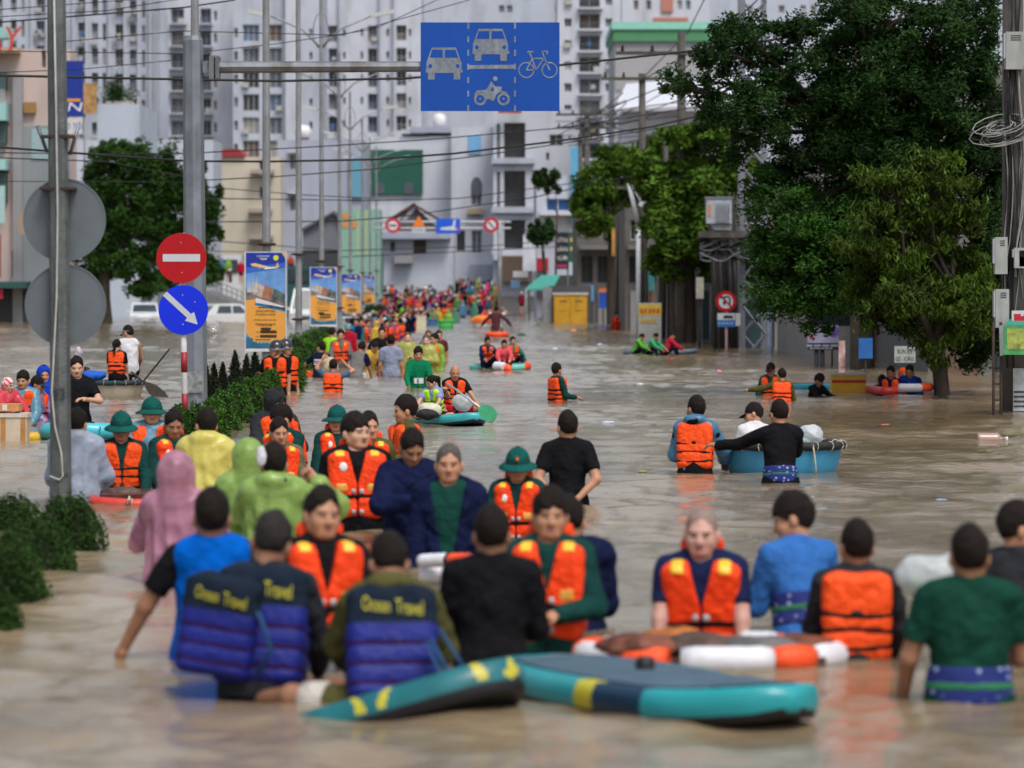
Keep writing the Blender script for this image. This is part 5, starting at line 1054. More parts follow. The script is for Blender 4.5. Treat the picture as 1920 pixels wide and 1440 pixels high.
# ------------------------------------------------------------------ right-hand roadside
CONC = mat('pole_concrete', (.085, .078, .07), .9, .3, 3, .4, 25, dirt=((.03, .03, .03), .7, 3)); BOXG = mat('box_grey', (.33, .35, .34), .5, .12, 4, dirt=((.16, .15, .13), .5, 5)); CABB = mat('cable_black', (.012, .012, .013), .6); CABG = mat('cable_grey', (.26, .26, .25), .6)
def upole(label, x, yw, yt, w=.15, cross=(), d=None, lean=0, m=None):
    d = d or dep(yw); g = max(-.92, float(ground_z(0, d)) - .05); c = Vector((X(x, d), d, g)); top = P(x + lean, yt, d)
    r = thing('utility_pole', label, 'utility pole', c); b = MB(); b.tube([c, top], [w * 1.15, w * .8], m or CONC, 8); b.build('pole', r)
    for yc, hw in cross:
        b = MB(); q = P(x, yc, d); b.box(q + Vector((0, -w, 0)), (hw, .05, .06), CONC); a = b.build('crossarm', r)
        for u in (-.9, -.45, .45, .9): b = MB(); b.lathe([(.05, 0), (.07, .04), (.03, .09), (.06, .13), (.02, .2), (0, .21)], tuple(q + Vector((u * hw, -w, .06))), mat('insulator', (.10, .07, .06), .35), 8); b.build('insulator', a)
    return r, d
d = dep(772); s = FPX / d
up = thing('utility_pole', 'thick dark concrete pole with grey meter boxes and many cables at the right edge', 'utility pole', (X(1902, d), d, -.92))
b = MB(); b.tube([(X(1902, d), d, -.95), (X(1899, d), d, Z(-60, d))], [.19, .155], CONC, 12); b.build('pole', up)
for (xa, xb_, ya, yb_, tilt) in ((1881, 1914, 62, 132, 0), (1861, 1884, 445, 514, 0), (1862, 1887, 542, 614, 0), (1896, 1918, 465, 503, 0), (1905, 1918, 470, 500, 0)):
    b = MB(); dx = 0 if xa < 1890 else .05; b.bx(X(xa, d), X(xb_, d), d - .32 - dx, d - .12 - dx, Z(yb_, d), Z(ya, d), BOXG); o = b.build('meter_box', up)
    b = MB()
    for k in range(3): b.bx(X(xa + 9, d), X(xb_ - 5, d), d - .326 - dx, d - .3205 - dx, Z(ya + 8 + k * 4, d), Z(ya + 6.5 + k * 4, d), mat('vent_dark', (.03, .03, .03), .7))
    b.build('vent', o); b = MB(); b.bx(X(xa - 3, d), X(xa, d) - .002, d - .30 - dx, d - .14 - dx, Z(yb_ - 20, d), Z(ya + 3, d), EDGE); b.build('door_edge', o)
for i in range(16):
    b = MB(); x0 = 1882 + random.uniform(0, 36); pts = []; y = random.choice((-30, 60, 130, 250)); k = random.uniform(3, 9); ph = random.random() * 6; n = 9; y1 = random.choice((560, 640, 520, 690))
    for j in range(n): t = j / (n - 1); pts.append(P(x0 + k * math.sin(ph + t * 7) - (t > .85) * 6, y + (y1 - y) * t, d - .18 - .02 * (i % 4)))
    b.tube(pts, random.choice((.008, .012, .016)), random.choice((CABB, CABG, CABB)), 5); b.build('cable', up)
for i in range(14):
    b = MB(); c = P(1870 + random.uniform(-6, 25), 242 + random.uniform(-16, 16), d - .25); rr = random.uniform(.12, .32); b.tube([c + Vector((math.cos(t) * rr * 1.4, math.sin(t) * .1, math.sin(t + .5) * rr * .6)) for t in np.linspace(0, 6.28, 13)], .009, random.choice((CABB, CABG)), 5); b.build('cable_coil', up)
b = MB(); b.bx(X(1896, d), X(1924, d), d - .225, d - .205, Z(770, d), Z(690, d), mat('paper_notice', (.42, .44, .46), .8, .25, 12)); o = b.build('notice', up); b = MB()
for k in range(4): b.dashes((X(1908, d), Z(734 + k * 9, d)), .17, .03, INK, d - .23, 5, k)
b.build('lettering', o)
b = MB(); b.bx(X(1889, d), X(1935, d), d - .5, d - .46, Z(606, d), Z(582, d), mat('signboard_white', (.55, .55, .55), .6)); ad = b.build('signboard', up); b = MB(); b.bx(X(1893, d), X(1935, d), d - .505, d - .5005, Z(603, d), Z(588, d), mat('signboard_red', (.5, .015, .03), .5)); b.build('red_field', ad); b = MB(); b.dashes((X(1916, d), Z(590, d)), .16, .035, FRW, d - .509, 3); b.build('lettering', ad)
# green stall canopy by the pole
d2 = d - 1.2; aw_ = thing('awning', 'green printed stall canopy on iron legs at the right edge', 'awning', (X(1908, d2), d2, -.92))
b = MB(); b.add([P(1884, 609, d2), P(1960, 609, d2), P(1960, 594, d2 + 1.4), P(1898, 594, d2 + 1.4)] + [v + Vector((0, 0, -.03)) for v in (P(1884, 609, d2), P(1960, 609, d2), P(1960, 594, d2 + 1.4), P(1898, 594, d2 + 1.4))], [(0, 1, 2, 3), (7, 6, 5, 4), (0, 4, 5, 1), (1, 5, 6, 2), (2, 6, 7, 3), (3, 7, 4, 0)], mat('canopy_teal', (.03, .26, .19), .6)); b.build('canopy', aw_)
b = MB(); b.bx(X(1882, d2), X(1960, d2), d2 - .03, d2 - .004, Z(665, d2), Z(610, d2), mat('canopy_green', (.06, .30, .10), .6, .5, 5)); v_ = b.build('valance', aw_); b = MB(); b.bx(X(1888, d2), X(1960, d2), d2 - .036, d2 - .0305, Z(655, d2), Z(616, d2), mat('canopy_print', (.30, .36, .08), .6, .6, 9)); b.build('print', v_)
b = MB(); b.add([P(1873, 611, d2 + .1), P(1883, 609, d2), P(1883, 665, d2), P(1875, 668, d2 + .1), P(1873, 611, d2 + .16), P(1883, 609, d2 + .06), P(1883, 665, d2 + .06), P(1875, 668, d2 + .16)], [(0, 1, 2, 3), (7, 6, 5, 4), (0, 4, 5, 1), (1, 5, 6, 2), (2, 6, 7, 3), (3, 7, 4, 0)], FRW); b.build('side_flap', aw_)
for x in (1866, 1880): b = MB(); b.tube([(X(x, d2), d2 + .2, -.95), (X(x, d2), d2 + .2, Z(604, d2))], .022, RUST, 6); b.build('leg', aw_)
for y in (690, 720, 750): b = MB(); b.tube([P(1866, y, d2 + .2), P(1880, y, d2 + .2)], .012, RUST, 5); b.build('rung', aw_)
# lattice mast with transformer
d = dep(655); s = FPX / d; lt = thing('lattice_tower', 'grey steel lattice mast with cross bracing beside the no turning sign', 'lattice mast', (X(1415, d), d, -.92)); LG = mat('lattice_grey', (.19, .205, .24), .5, .2, metal=.3)
LX = [(1396, 0), (1438, 0), (1396, .9), (1438, .9)]
for x, dy in LX: b = MB(); b.box(((X(x, d) + X(x - 8, d)) / 2, d + dy, (Z(-60, d) - .95) / 2), (.085 if x < 1400 else .05, .06, (Z(-60, d) + .95) / 2), LG); b.build('leg', lt)
for i, y in enumerate(range(-50, 640, 52)):
    for (xa, xb_) in (((1392, 1436) if i % 2 == 0 else (1436, 1392)),):
        b = MB(); b.tube([P(xa, y, d - .04), P(xb_, y + 52, d - .04)], .05, LG, 4, smooth=False); b.build('brace', lt); b = MB(); b.tube([P(xb_, y, d + .86), P(xa, y + 52, d + .86)], .045, LG, 4, smooth=False); b.build('brace', lt)
tr = thing('transformer', 'pale grey transformer box hung on the lattice mast', 'transformer', P(1345, 435, d - .5)); b = MB(); b.bx(X(1322, d), X(1369, d), d - .9, d - .2, Z(420, d), Z(374, d), mat('transformer_grey', (.34, .37, .42), .5)); b.build('tank', tr); b = MB(); b.bx(X(1320, d), X(1371, d), d - .93, d - .17, Z(373.8, d), Z(370, d), LG); b.build('lid', tr); b = MB(); b.prism([(X(1336, d), Z(432, d)), (X(1368, d), Z(432, d)), (X(1369, d), Z(420.2, d)), (X(1330, d), Z(420.2, d))], d - .8, d - .3, mat('transformer_grey', (0, 0, 0))); b.build('sump', tr)
for k in range(6): b = MB(); b.bx(X(1341 + k * 4.5, d), X(1342.5 + k * 4.5, d), d - 1.0, d - .905, Z(418, d), Z(382, d), mat('transformer_grey', (0, 0, 0))); b.build('cooling_fin', tr)
b = MB(); b.bx(X(1325, d), X(1330, d), d - .915, d - .902, Z(408, d), Z(384, d), mat('warning_orange', (.5, .2, .08), .6)); b.build('warning_label', tr)
for x in (1340, 1362): b = MB(); b.tube([P(x, 371, d - .5), P(x, 356, d - .5)], [.07, .03], mat('insulator', (0, 0, 0)), 8); b.build('bushing', tr)
b = MB(); b.bx(X(1308, d), X(1424, d), d - .8, d - .05, Z(446, d), Z(434, d), CONC); b.build('platform', lt)
for i in range(10):
    b = MB(); y = 446 + random.uniform(0, 34); b.tube([P(1312 + 11 * j, y + 12 * math.sin(j * .5 + i) + j * random.uniform(0, 1.5), d - .6 + .03 * i) for j in range(10)], random.choice((.02, .03, .045)), random.choice((CABB, LG)), 5); b.build('cable', lt)
for x in (1337, 1349, 1367, 1376):
    b = MB(); b.tube([P(x, 470, d - .4), P(x + 3, 540, d - .4), (X(x + 4, d), d - .4, -.9)], .07, CABB, 6); b.build('cable_pipe', lt)
upole('striped post wrapped in pale posters beside the lattice mast', 1444, 662, 560, .085, d=dep(662), m=mat('poster_wrap', (.35, .42, .55), .7, .6, 3))
# no turning sign with plate
d = 113.5; s = FPX / d; ns = thing('road_sign', 'red ringed no U-turn sign above a blue and white plate', 'road sign', (X(1362, d), d, -.92)); b = MB(); b.tube([(X(1362, d), d, -.95), (X(1362, d), d, Z(546, d))], .04, mat('post_pinkish', (.45, .30, .32), .6, .4, 2), 8); b.build('post', ns)
b = MB(); b.ring((X(1361, d), Z(565, d)), 13.5 / s, 19.5 / s, d - .08, d - .06, SRED, 32); b.build('rim', ns); b = MB(); b.disc((X(1361, d), Z(565, d)), 13.6 / s, d - .075, d - .062, SWH, 28); f_ = b.build('face', ns)
b = MB(); cx, cz = X(1363, d), Z(561, d); ya, yb_ = d - .082, d - .0755; b.ring((cx, cz), 3.6 / s, 6.6 / s, ya, yb_, INK, 12, 0, math.pi); b.bx(cx + 3.6 / s, cx + 6.6 / s, ya, yb_, cz - 12 / s, cz - .0, INK); b.bx(cx - 6.6 / s, cx - 3.6 / s, ya, yb_, cz - 5 / s, cz, INK); b.prism([(cx - 9 / s, cz - 5 / s), (cx - 1.2 / s, cz - 5 / s), (cx - 5.1 / s, cz - 12 / s)], ya, yb_, INK); b.prism([(cx - 14 / s, cz + 3.6 / s), (cx - 9 / s, cz + 7.4 / s), (cx - 9 / s, cz + 5 / s), (cx - 2 / s, cz + 6 / s), (cx - 2 / s, cz + 3.4 / s), (cx - 9 / s, cz + 2.4 / s), (cx - 9 / s, cz)], ya - .0005, yb_ - .0005, INK); b.build('arrow', f_)
b = MB(); b.prism([(X(1353, d), Z(557, d)), (X(1355, d), Z(555, d)), (X(1371, d), Z(574, d)), (X(1369, d), Z(576, d))], d - .086, d - .0825, SRED); b.build('bar', f_)
b = MB(); b.bx(X(1345, d), X(1378, d), d - .08, d - .062, Z(600, d), Z(587, d), SWH); pl = b.build('plate', ns); b = MB(); b.bx(X(1345, d), X(1378, d), d - .08, d - .062, Z(613, d), Z(600.3, d), mat('plate_blue', (.03, .14, .42), .5)); b.build('blue_field', pl); b = MB(); b.prism([(X(u, d), Z(v, d)) for u, v in ((1356, 597), (1356, 593), (1360, 591), (1374, 592), (1374, 597))], d - .086, d - .0805, INK); b.build('lorry_symbol', pl); b = MB(); b.dashes((X(1361, d), Z(606, d)), .5, .07, mat('plate_pale', (.18, .32, .6), .5), d - .086, 4); b.build('lettering', pl)
b = MB(); b.bx(X(1379, d), X(1388, d), d - .07, d - .06, Z(611, d), Z(587, d), FRW); b.build('paper', ns)
# wall pillar, notice boards, signs
d = dep(652); r_ = thing('wall_pillar', 'stained concrete gate pillar right of the lattice mast', 'pillar', (X(1475, d), d, -.92)); b = MB(); b.bx(X(1457, d), X(1490, d), d, d + .5, -.95, Z(601, d), mat('pillar_stained', (.26, .24, .21), .9, .2, 3, dirt=((.08, .07, .05), .9, 2))); b.build('shaft', r_); b = MB(); b.bx(X(1454, d), X(1493, d), d - .06, d + .56, Z(601, d) + .003, Z(596, d), mat('pillar_cap', (.30, .22, .18), .8)); b.build('cap', r_)
d = 90; r_ = thing('billboard', 'lilac and white shop board with a dark blue strip', 'billboard', (X(1545, d), d, -.92)); b = MB(); b.bx(X(1514, d), X(1572, d), d - .05, d, Z(648, d), Z(610, d), mat('board_lilac', (.42, .40, .58), .6, .3, 2.5)); pn = b.build('board', r_); b = MB(); b.bx(X(1514, d), X(1573, d), d - .06, d - .0505, Z(656, d), Z(643, d), mat('board_navy', (.01, .012, .035), .5)); st_ = b.build('strip', pn); b = MB(); b.dashes((X(1543, d), Z(648, d)), .78, .05, mat('print_faded_white', (.4, .42, .5), .6), d - .066, 4); b.dashes((X(1540, d), Z(653, d)), .55, .03, mat('print_faded_white', (0, 0, 0)), d - .066, 6); b.build('lettering', st_); b = MB(); b.disc((X(1521, d), Z(632, d)), .05, d - .056, d - .051, SRED, 12); b.disc((X(1563, d), Z(622, d)), .13, d - .056, d - .051, mat('board_violet', (.20, .10, .42), .6), 16); b.build('print', pn)
for x in (1531, 1542): b = MB(); b.tube([(X(x, d), d + .03, -.95), (X(x, d), d + .03, Z(655, d))], .055, INK, 8); b.build('leg', r_)
d = 74; r_ = thing('shop_sign', 'white hand lettered sign reading BÚN BÒ GIÒ - XƯƠNG under the tree', 'shop sign', (X(1697, d), d, -.92)); b = MB(); b.bx(X(1677, d), X(1716, d), d - .03, d, Z(680, d), Z(649, d), mat('sign_hand_white', (.40, .44, .42), .7, .12, 5)); pn = b.build('board', r_); b = MB(); LT = mat('letter_dark', (.03, .045, .06), .7); b.text('BÚN BÒ', (X(1696.5, d), Z(657.5, d)), .115, LT, d - .036, width=.29); b.text('GIÒ - XƯƠNG', (X(1696.5, d), Z(672, d)), .115, LT, d - .036, width=.35); b.build('lettering', pn)
for x in (1679, 1714): b = MB(); b.tube([(X(x, d), d + .02, -.95), (X(x, d), d + .02, Z(649, d))], .012, RUST, 6); b.build('leg', r_)
d = 80; r_ = thing('shop_sign', 'blue upright sign left of the tree trunk', 'shop sign', (X(1623, d), d, -.92)); b = MB(); b.bx(X(1610, d), X(1636, d), d - .03, d, Z(672, d), Z(634, d), mat('sign_mid_blue', (.02, .13, .42), .5)); b.build('board', r_); b = MB(); b.tube([(X(1623, d), d + .02, -.95), (X(1623, d), d + .02, Z(636, d))], .02, RUST, 6); b.build('leg', r_)
r_ = thing('poster', 'red and white poster between the lilac board and the blue sign', 'poster', (X(1586, d), d + 1, -.92)); b = MB(); b.bx(X(1580, d), X(1592, d), d + .97, d + 1, -.95, Z(640, d), mat('poster_redwhite', (.5, .32, .30), .6, .7, 6)); b.build('sheet', r_)
d = 91; r_ = thing('parasol', 'black shop parasol tucked under the tree', 'parasol', (X(1565, d), d + .8, -.92)); b = MB(); c = P(1560, 588, d + .8); b.lathe([(.02, .12), (.35, .0), (.75, -.28), (.72, -.29), (.34, -.04), (.02, .07)], tuple(c), cloth('parasol', (.012, .013, .017)), 8, smooth=False); b.build('canopy', r_); b = MB(); b.tube([(c.x, c.y, -.95), (c.x, c.y, c.z + .1)], .02, RUST, 6); b.build('pole', r_)
d = 133; s = FPX / d; r_ = thing('notice_board', 'yellow and white notice board with orange lettering at the right kerb', 'notice board', (X(1218, d), d, -.92)); b = MB(); b.bx(X(1197, d), X(1240, d), d - .05, d, -.93, Z(568, d), mat('board_cream', (.50, .50, .48), .6)); pn = b.build('board', r_); b = MB(); b.bx(X(1197, d), X(1240, d), d - .056, d - .0505, Z(592, d), Z(570, d), mat('board_yellow', (.65, .52, .09), .6)); b.build('yellow_field', pn); b = MB(); OL = mat('letter_orange', (.62, .14, .03), .6); b.dashes((X(1207, d), Z(583, d)), .26, .17, OL, d - .062, 2, 3); b.dashes((X(1227, d), Z(583, d)), .42, .17, OL, d - .062, 3, 5); b.dashes((X(1217, d), Z(602, d)), .6, .14, mat('letter_yellow', (.6, .42, .08), .6), d - .062, 3); b.build('lettering', pn)
# yellow kiosk
d = dep(606); s = FPX / d; r_ = thing('kiosk', 'yellow two door metal cabinet with a pale top standing in the water', 'kiosk', (X(1070, d), d, -.92)); YK = mat('kiosk_yellow', (.50, .27, .015), .55, .15, 2, dirt=((.12, .07, .03), .6, 1.5)); b = MB(); b.bx(X(1038, d), X(1101, d), d, d + 1.1, -.95, Z(553, d), YK); b.build('cabinet', r_); b = MB(); b.bx(X(1036, d), X(1103, d), d - .06, d + 1.15, Z(553, d) + .003, Z(548.5, d), mat('kiosk_top', (.45, .44, .40), .6)); b.build('top', r_)
for xa, xb_ in ((1040.5, 1068), (1070, 1098.5)):
    b = MB(); b.bx(X(xa, d), X(xb_, d), d - .05, d - .003, -.93, Z(556.5, d), YK); o = b.build('door', r_); b = MB(); b.bx(X(xa + 9, d), X(xb_ - 6, d), d - .058, d - .0505, Z(566, d), Z(564, d), INK); b.bx(X(xa + 9, d), X(xb_ - 6, d), d - .058, d - .0505, Z(583, d), Z(582, d), INK); b.build('label', o)
r_ = thing('cabinet', 'grey electrical cabinet close to the left side of the yellow kiosk', 'cabinet', (X(1028, d), d + .6, -.92)); b = MB(); b.bx(X(1018, d), X(1035, d), d + .4, d + 1.2, -.95, Z(538, d), mat('cabinet_grey', (.22, .23, .25), .6)); b.build('housing', r_); b = MB(); b.bx(X(1030, d), X(1110, d), d + 1.5, d + 2.2, -.95, Z(536, d), mat('cabinet_dark', (.07, .07, .075), .6)); b.build('rear_housing', r_)
d = 232; r_ = thing('awning', 'sea green sloping shop awning above the yellow kiosk', 'awning', (X(1018, d), d, -.9)); b = MB(); q = [P(984, 542, d - 2.0), P(1036, 541, d - 2.0), P(1050, 515, d), P(1014, 516, d)]; b.add(q + [v + Vector((0, 0, -.1)) for v in q], [(0, 1, 2, 3), (7, 6, 5, 4), (0, 4, 5, 1), (1, 5, 6, 2), (2, 6, 7, 3), (3, 7, 4, 0)], mat('awning_seagreen', (.06, .30, .24), .6)); b.build('canopy', r_)
for x in (986, 1034): b = MB(); b.tube([(X(x, d - 2), d - 2, -.9), P(x, 541, d - 2)], .05, LP, 6); b.build('post', r_)
d = 240; r_ = thing('shop_sign', 'tall black and green shop sign with three lines of white lettering', 'shop sign', (X(1064, d), d - 1.5, -.9)); b = MB(); b.bx(X(1041, d), X(1066, d), d - 1.5, d - 1.35, Z(505, d), Z(436, d), mat('sign_black', (.012, .014, .02), .5)); pn = b.build('panel', r_); b = MB(); b.bx(X(1066.2, d), X(1086, d), d - 1.5, d - 1.35, Z(492, d), Z(436, d), mat('sign_dark_green', (.008, .09, .07), .5)); b.build('green_panel', r_); b = MB()
for t, y in (('SẢN', 449), ('SẢN', 466), ('NƯỚI', 483)): b.text(t, (X(1053, d), Z(y, d)), .36, mat('letter_white', (0, 0, 0)), d - 1.51, width=.68)
for n_, y in ((2, 450), (3, 467)): b.dashes((X(1076, d), Z(y, d)), .5, .24, mat('letter_yellow', (0, 0, 0)), d - 1.51, n_)
b.dashes((X(1053, d), Z(499, d)), .65, .16, mat('letter_pink', (.5, .03, .12), .5), d - 1.51, 4); b.disc((X(1078, d), Z(483, d)), .16, d - 1.515, d - 1.505, mat('letter_white', (0, 0, 0)), 12); b.build('lettering', pn); b = MB(); b.tube([(X(1064, d), d - 1.3, -.95), (X(1064, d), d - 1.3, Z(440, d))], .06, STEEL, 6); b.build('post', r_)
d = 236; r_ = thing('shop_sign', 'narrow white vertical shop banner at the end of the right-hand shops', 'shop sign', (X(992, d), d, -.5)); b = MB(); b.prism([(X(980, d), Z(508, d)), (X(1005, d), Z(508, d)), (X(1004, d), Z(450, d)), (X(992, d), Z(436, d)), (X(981, d), Z(440, d))], d - .1, d, mat('banner_white', (.55, .58, .66), .6, .15, 2)); b.build('panel', r_); b = MB(); b.tube([(X(993, d), d + .05, -.6), (X(993, d), d + .05, Z(445, d))], .05, STEEL, 6); b.build('post', r_); b = MB(); b.bx(X(962, d), X(990, d), d - 1, d - .8, Z(520, d), Z(508.5, d), FRW); b.build('side_board', r_); b = MB(); b.bx(X(958, d), X(975, d), d - 1, d - .8, Z(540, d), Z(525, d), mat('side_blue', (.12, .25, .42), .6)); b.build('blue_board', r_)
for i, (x, yt, yb_, w_, c, lab) in enumerate([(1104, 418, 530, 9, (.50, .16, .07), 'orange vertical strip sign behind the far poles'), (1131, 548, 578, 17, (.01, .06, .33), 'blue hanging panel with an orange top by the far tree'), (1106, 535, 565, 14, (.10, .34, .62), 'light blue panel beside the yellow kiosk'), (1187, 505, 528, 12, (.55, .15, .05), 'orange lantern sign on the kerb by the far trees'), (1153, 428, 480, 12, (.45, .22, .04), 'amber sign high on the far shop front'), (1220, 500, 545, 14, (.03, .16, .17), 'teal panel behind the thin pole'), (1312, 520, 560, 14, (.45, .42, .36), 'cream meter box on the trunk left of the lattice mast'), (1253, 512, 530, 12, (.50, .48, .42), 'cream box on the pole behind the notice board')]):
    d = (228, 200, 205, 170, 185, 160, 118, 130)[i]; r_ = thing('street_panel', lab, 'panel', (X(x, d), d, -.92)); b = MB(); b.bx(X(x - w_ / 2, d), X(x + w_ / 2, d), d - .15, d, Z(yb_, d), Z(yt, d), mat('street_panel_%d' % i, c, .6, .3, 3)); b.build('panel', r_); b = MB(); b.tube([(X(x, d), d + .04, -.95), (X(x, d), d + .04, Z(yt + 2, d))], .035, RUST, 6); b.build('post', r_)
    if i == 1: b = MB(); b.bx(X(x - 8, d), X(x + 8, d), d - .15, d, Z(547.8, d), Z(541, d), mat('panel_orange', (.55, .14, .03), .6)); b.build('top_panel', r_)
upole('brown wooden pole with a bare crossarm above the far green trees', 1204, 628, 138, .16, [(148, 1.6), (352, 1.0)], d=150)
upole('pole with crossarm rising from the light green tree', 1278, 640, 60, .17, [(100, 2.2)], d=128); upole('thin pale pole standing left of the light green tree', 1248, 625, 250, .13, d=160); upole('dark pole in front of the far shops with a T crossarm', 1100, 612, 205, .16, [(215, 1.7), (240, 1.7)], d=212); upole('short far pole beside the corner house', 1088, 606, 250, .15, [(262, 1.4)], d=226)
upole('tall dark pole rising behind the big tree crown', 1605, 690, -40, .12, d=86); upole('second tall dark pole close behind the big tree crown', 1628, 690, -40, .13, d=88)
upole('rusty leaning pole with a short street lamp bracket', 1215, 632, 365, .07, d=146, lean=-6)
r_ = thing('street_lamp', 'white street lamp bracket leaning out by the rusty pole', 'street lamp', P(1208, 420, 145)); b = MB(); b.tube([P(1197, 420, 145), P(1180, 345, 145), P(1206, 385, 145)], .10, W8, 6); b.build('bracket', r_); b = MB(); b.tube([(X(1197, 145), 145, -.95), P(1197, 420, 145)], .09, W8, 6); b.build('post', r_); b = MB(); b.box(P(1212, 387, 145), (.3, .14, .08), W8, (0, .4, 0)); b.build('lamp_head', r_)

# ------------------------------------------------------------------ trees
def c3(x, y, d): return P(x, y, d)
d = 66
fk = [c3(1700, 470, d + .3), c3(1640, 330, d + .2), c3(1745, 420, d + 1.2), c3(1600, 260, d + .8)]
cl = []; cl2 = []
for x, y, rx, rz, w_ in [(1310, 150, 55, 55, 1.2), (1270, 165, 30, 22, .35), (1345, 90, 50, 45, .9), (1395, 60, 55, 42, 1.0), (1470, 45, 60, 42, 1.1), (1385, 170, 60, 60, 1.5), (1450, 120, 60, 52, 1.3), (1530, 95, 62, 48, 1.2), (1600, 55, 60, 45, 1.0), (1520, 190, 55, 50, 1.0), (1440, 240, 65, 55, 1.5), (1370, 265, 45, 45, .9), (1610, 150, 55, 50, .8), (1690, 90, 62, 55, 1.1), (1760, 60, 55, 45, .8), (1670, 190, 60, 55, 1.1), (1750, 160, 60, 55, 1.1), (1820, 130, 40, 45, .6), (1800, 240, 55, 55, 1.1), (1570, 280, 62, 55, 1.4), (1500, 315, 62, 52, 1.5), (1660, 290, 62, 52, 1.3), (1740, 290, 58, 52, 1.2), (1455, 345, 45, 40, .9), (1330, 215, 36, 30, .5), (1550, 380, 62, 50, 1.5), (1480, 415, 55, 45, 1.3), (1440, 480, 45, 42, 1.1), (1500, 480, 58, 50, 1.5), (1570, 470, 60, 52, 1.5), (1480, 545, 50, 45, 1.2), (1550, 560, 55, 45, 1.2), (1820, 330, 45, 60, 1.0), (1640, 235, 60, 45, 1.1), (1580, 225, 55, 45, 1.0), (1705, 235, 55, 45, 1.1), (1765, 225, 50, 45, 1.0), (1540, 255, 50, 45, 1.0), (1650, 120, 55, 45, 1.0), (1720, 130, 55, 45, 1.0), (1800, 80, 50, 50, .9), (1840, 180, 40, 50, .8), (1790, 20, 60, 35, .8), (1700, 20, 60, 35, .8), (1600, 10, 60, 30, .7), (1855, 60, 34, 40, .5), (1862, 200, 26, 50, .7), (1868, 380, 22, 60, .8), (1872, 500, 18, 60, .7), (1860, 620, 26, 50, .8), (1840, 440, 40, 60, 1.0), (1830, 540, 40, 55, 1.0), (1810, 640, 45, 40, .9), (1870, 300, 30, 50, .6), (1640, 430, 60, 60, 1.2), (1730, 380, 60, 60, 1.2), (1600, 200, 60, 60, 1.2), (1700, 500, 60, 60, 1.0), (1620, 540, 50, 50, 1.0), (1690, 600, 50, 40, .8), (1430, 170, 50, 50, .9), (1560, 150, 60, 50, 1.0)]:
    cl.append((c3(x, y, d + random.uniform(-.6, 1.6)), (rx / 109 * (1.28 if x > 1560 else 1.08), 1.0, rz / 109 * (1.25 if x > 1560 else 1.05)), w_ * (1.15 if x > 1560 else .62))) if not (y > 330 and x < 1620) else cl2.append((c3(x, y, d + random.uniform(-.6, .9)), (rx / 109 * 1.28, .9, rz / 109 * 1.3), w_ * 1.25))
tree('big dark green tree spreading over the right side of the street', c3(1764, 745, d) - Vector((0, 0, .92)), c3(1742, 600, d + .1), cl, 'dark', .105, .046, 2300, .15, fork=fk, extra='mid', droop=.25, more=(cl2, 'mid2'))
d = 63.5; cl = []
for x, y, rx, rz, w_ in [(1680, 340, 60, 36, 1.0), (1760, 335, 62, 40, 1.1), (1640, 405, 52, 36, .9), (1720, 410, 66, 40, 1.2), (1810, 410, 45, 45, .9), (1620, 470, 48, 34, .8), (1690, 480, 62, 42, 1.2), (1770, 480, 62, 48, 1.3), (1830, 510, 34, 45, .8), (1640, 540, 50, 38, 1.0), (1720, 555, 62, 45, 1.3), (1800, 570, 52, 45, 1.2), (1625, 595, 22, 34, .5), (1760, 620, 52, 34, .9), (1830, 600, 34, 44, .7), (1745, 665, 24, 26, .35), (1590, 460, 26, 18, .3)]:
    cl.append((c3(x, y, d + random.uniform(-.7, .7)), (rx / 113 * 1.15, .7, rz / 113 * 1.1), w_))
tree('tree with drooping yellowish green leaves in front of the big dark tree', c3(1772, 752, d) - Vector((0, 0, .92)), c3(1750, 640, d), cl, 'yellow', .15, .042, 1500, .09, fork=[c3(1700, 560, d), c3(1790, 540, d)], extra='bright', droop=1.1)
b_ = BARK
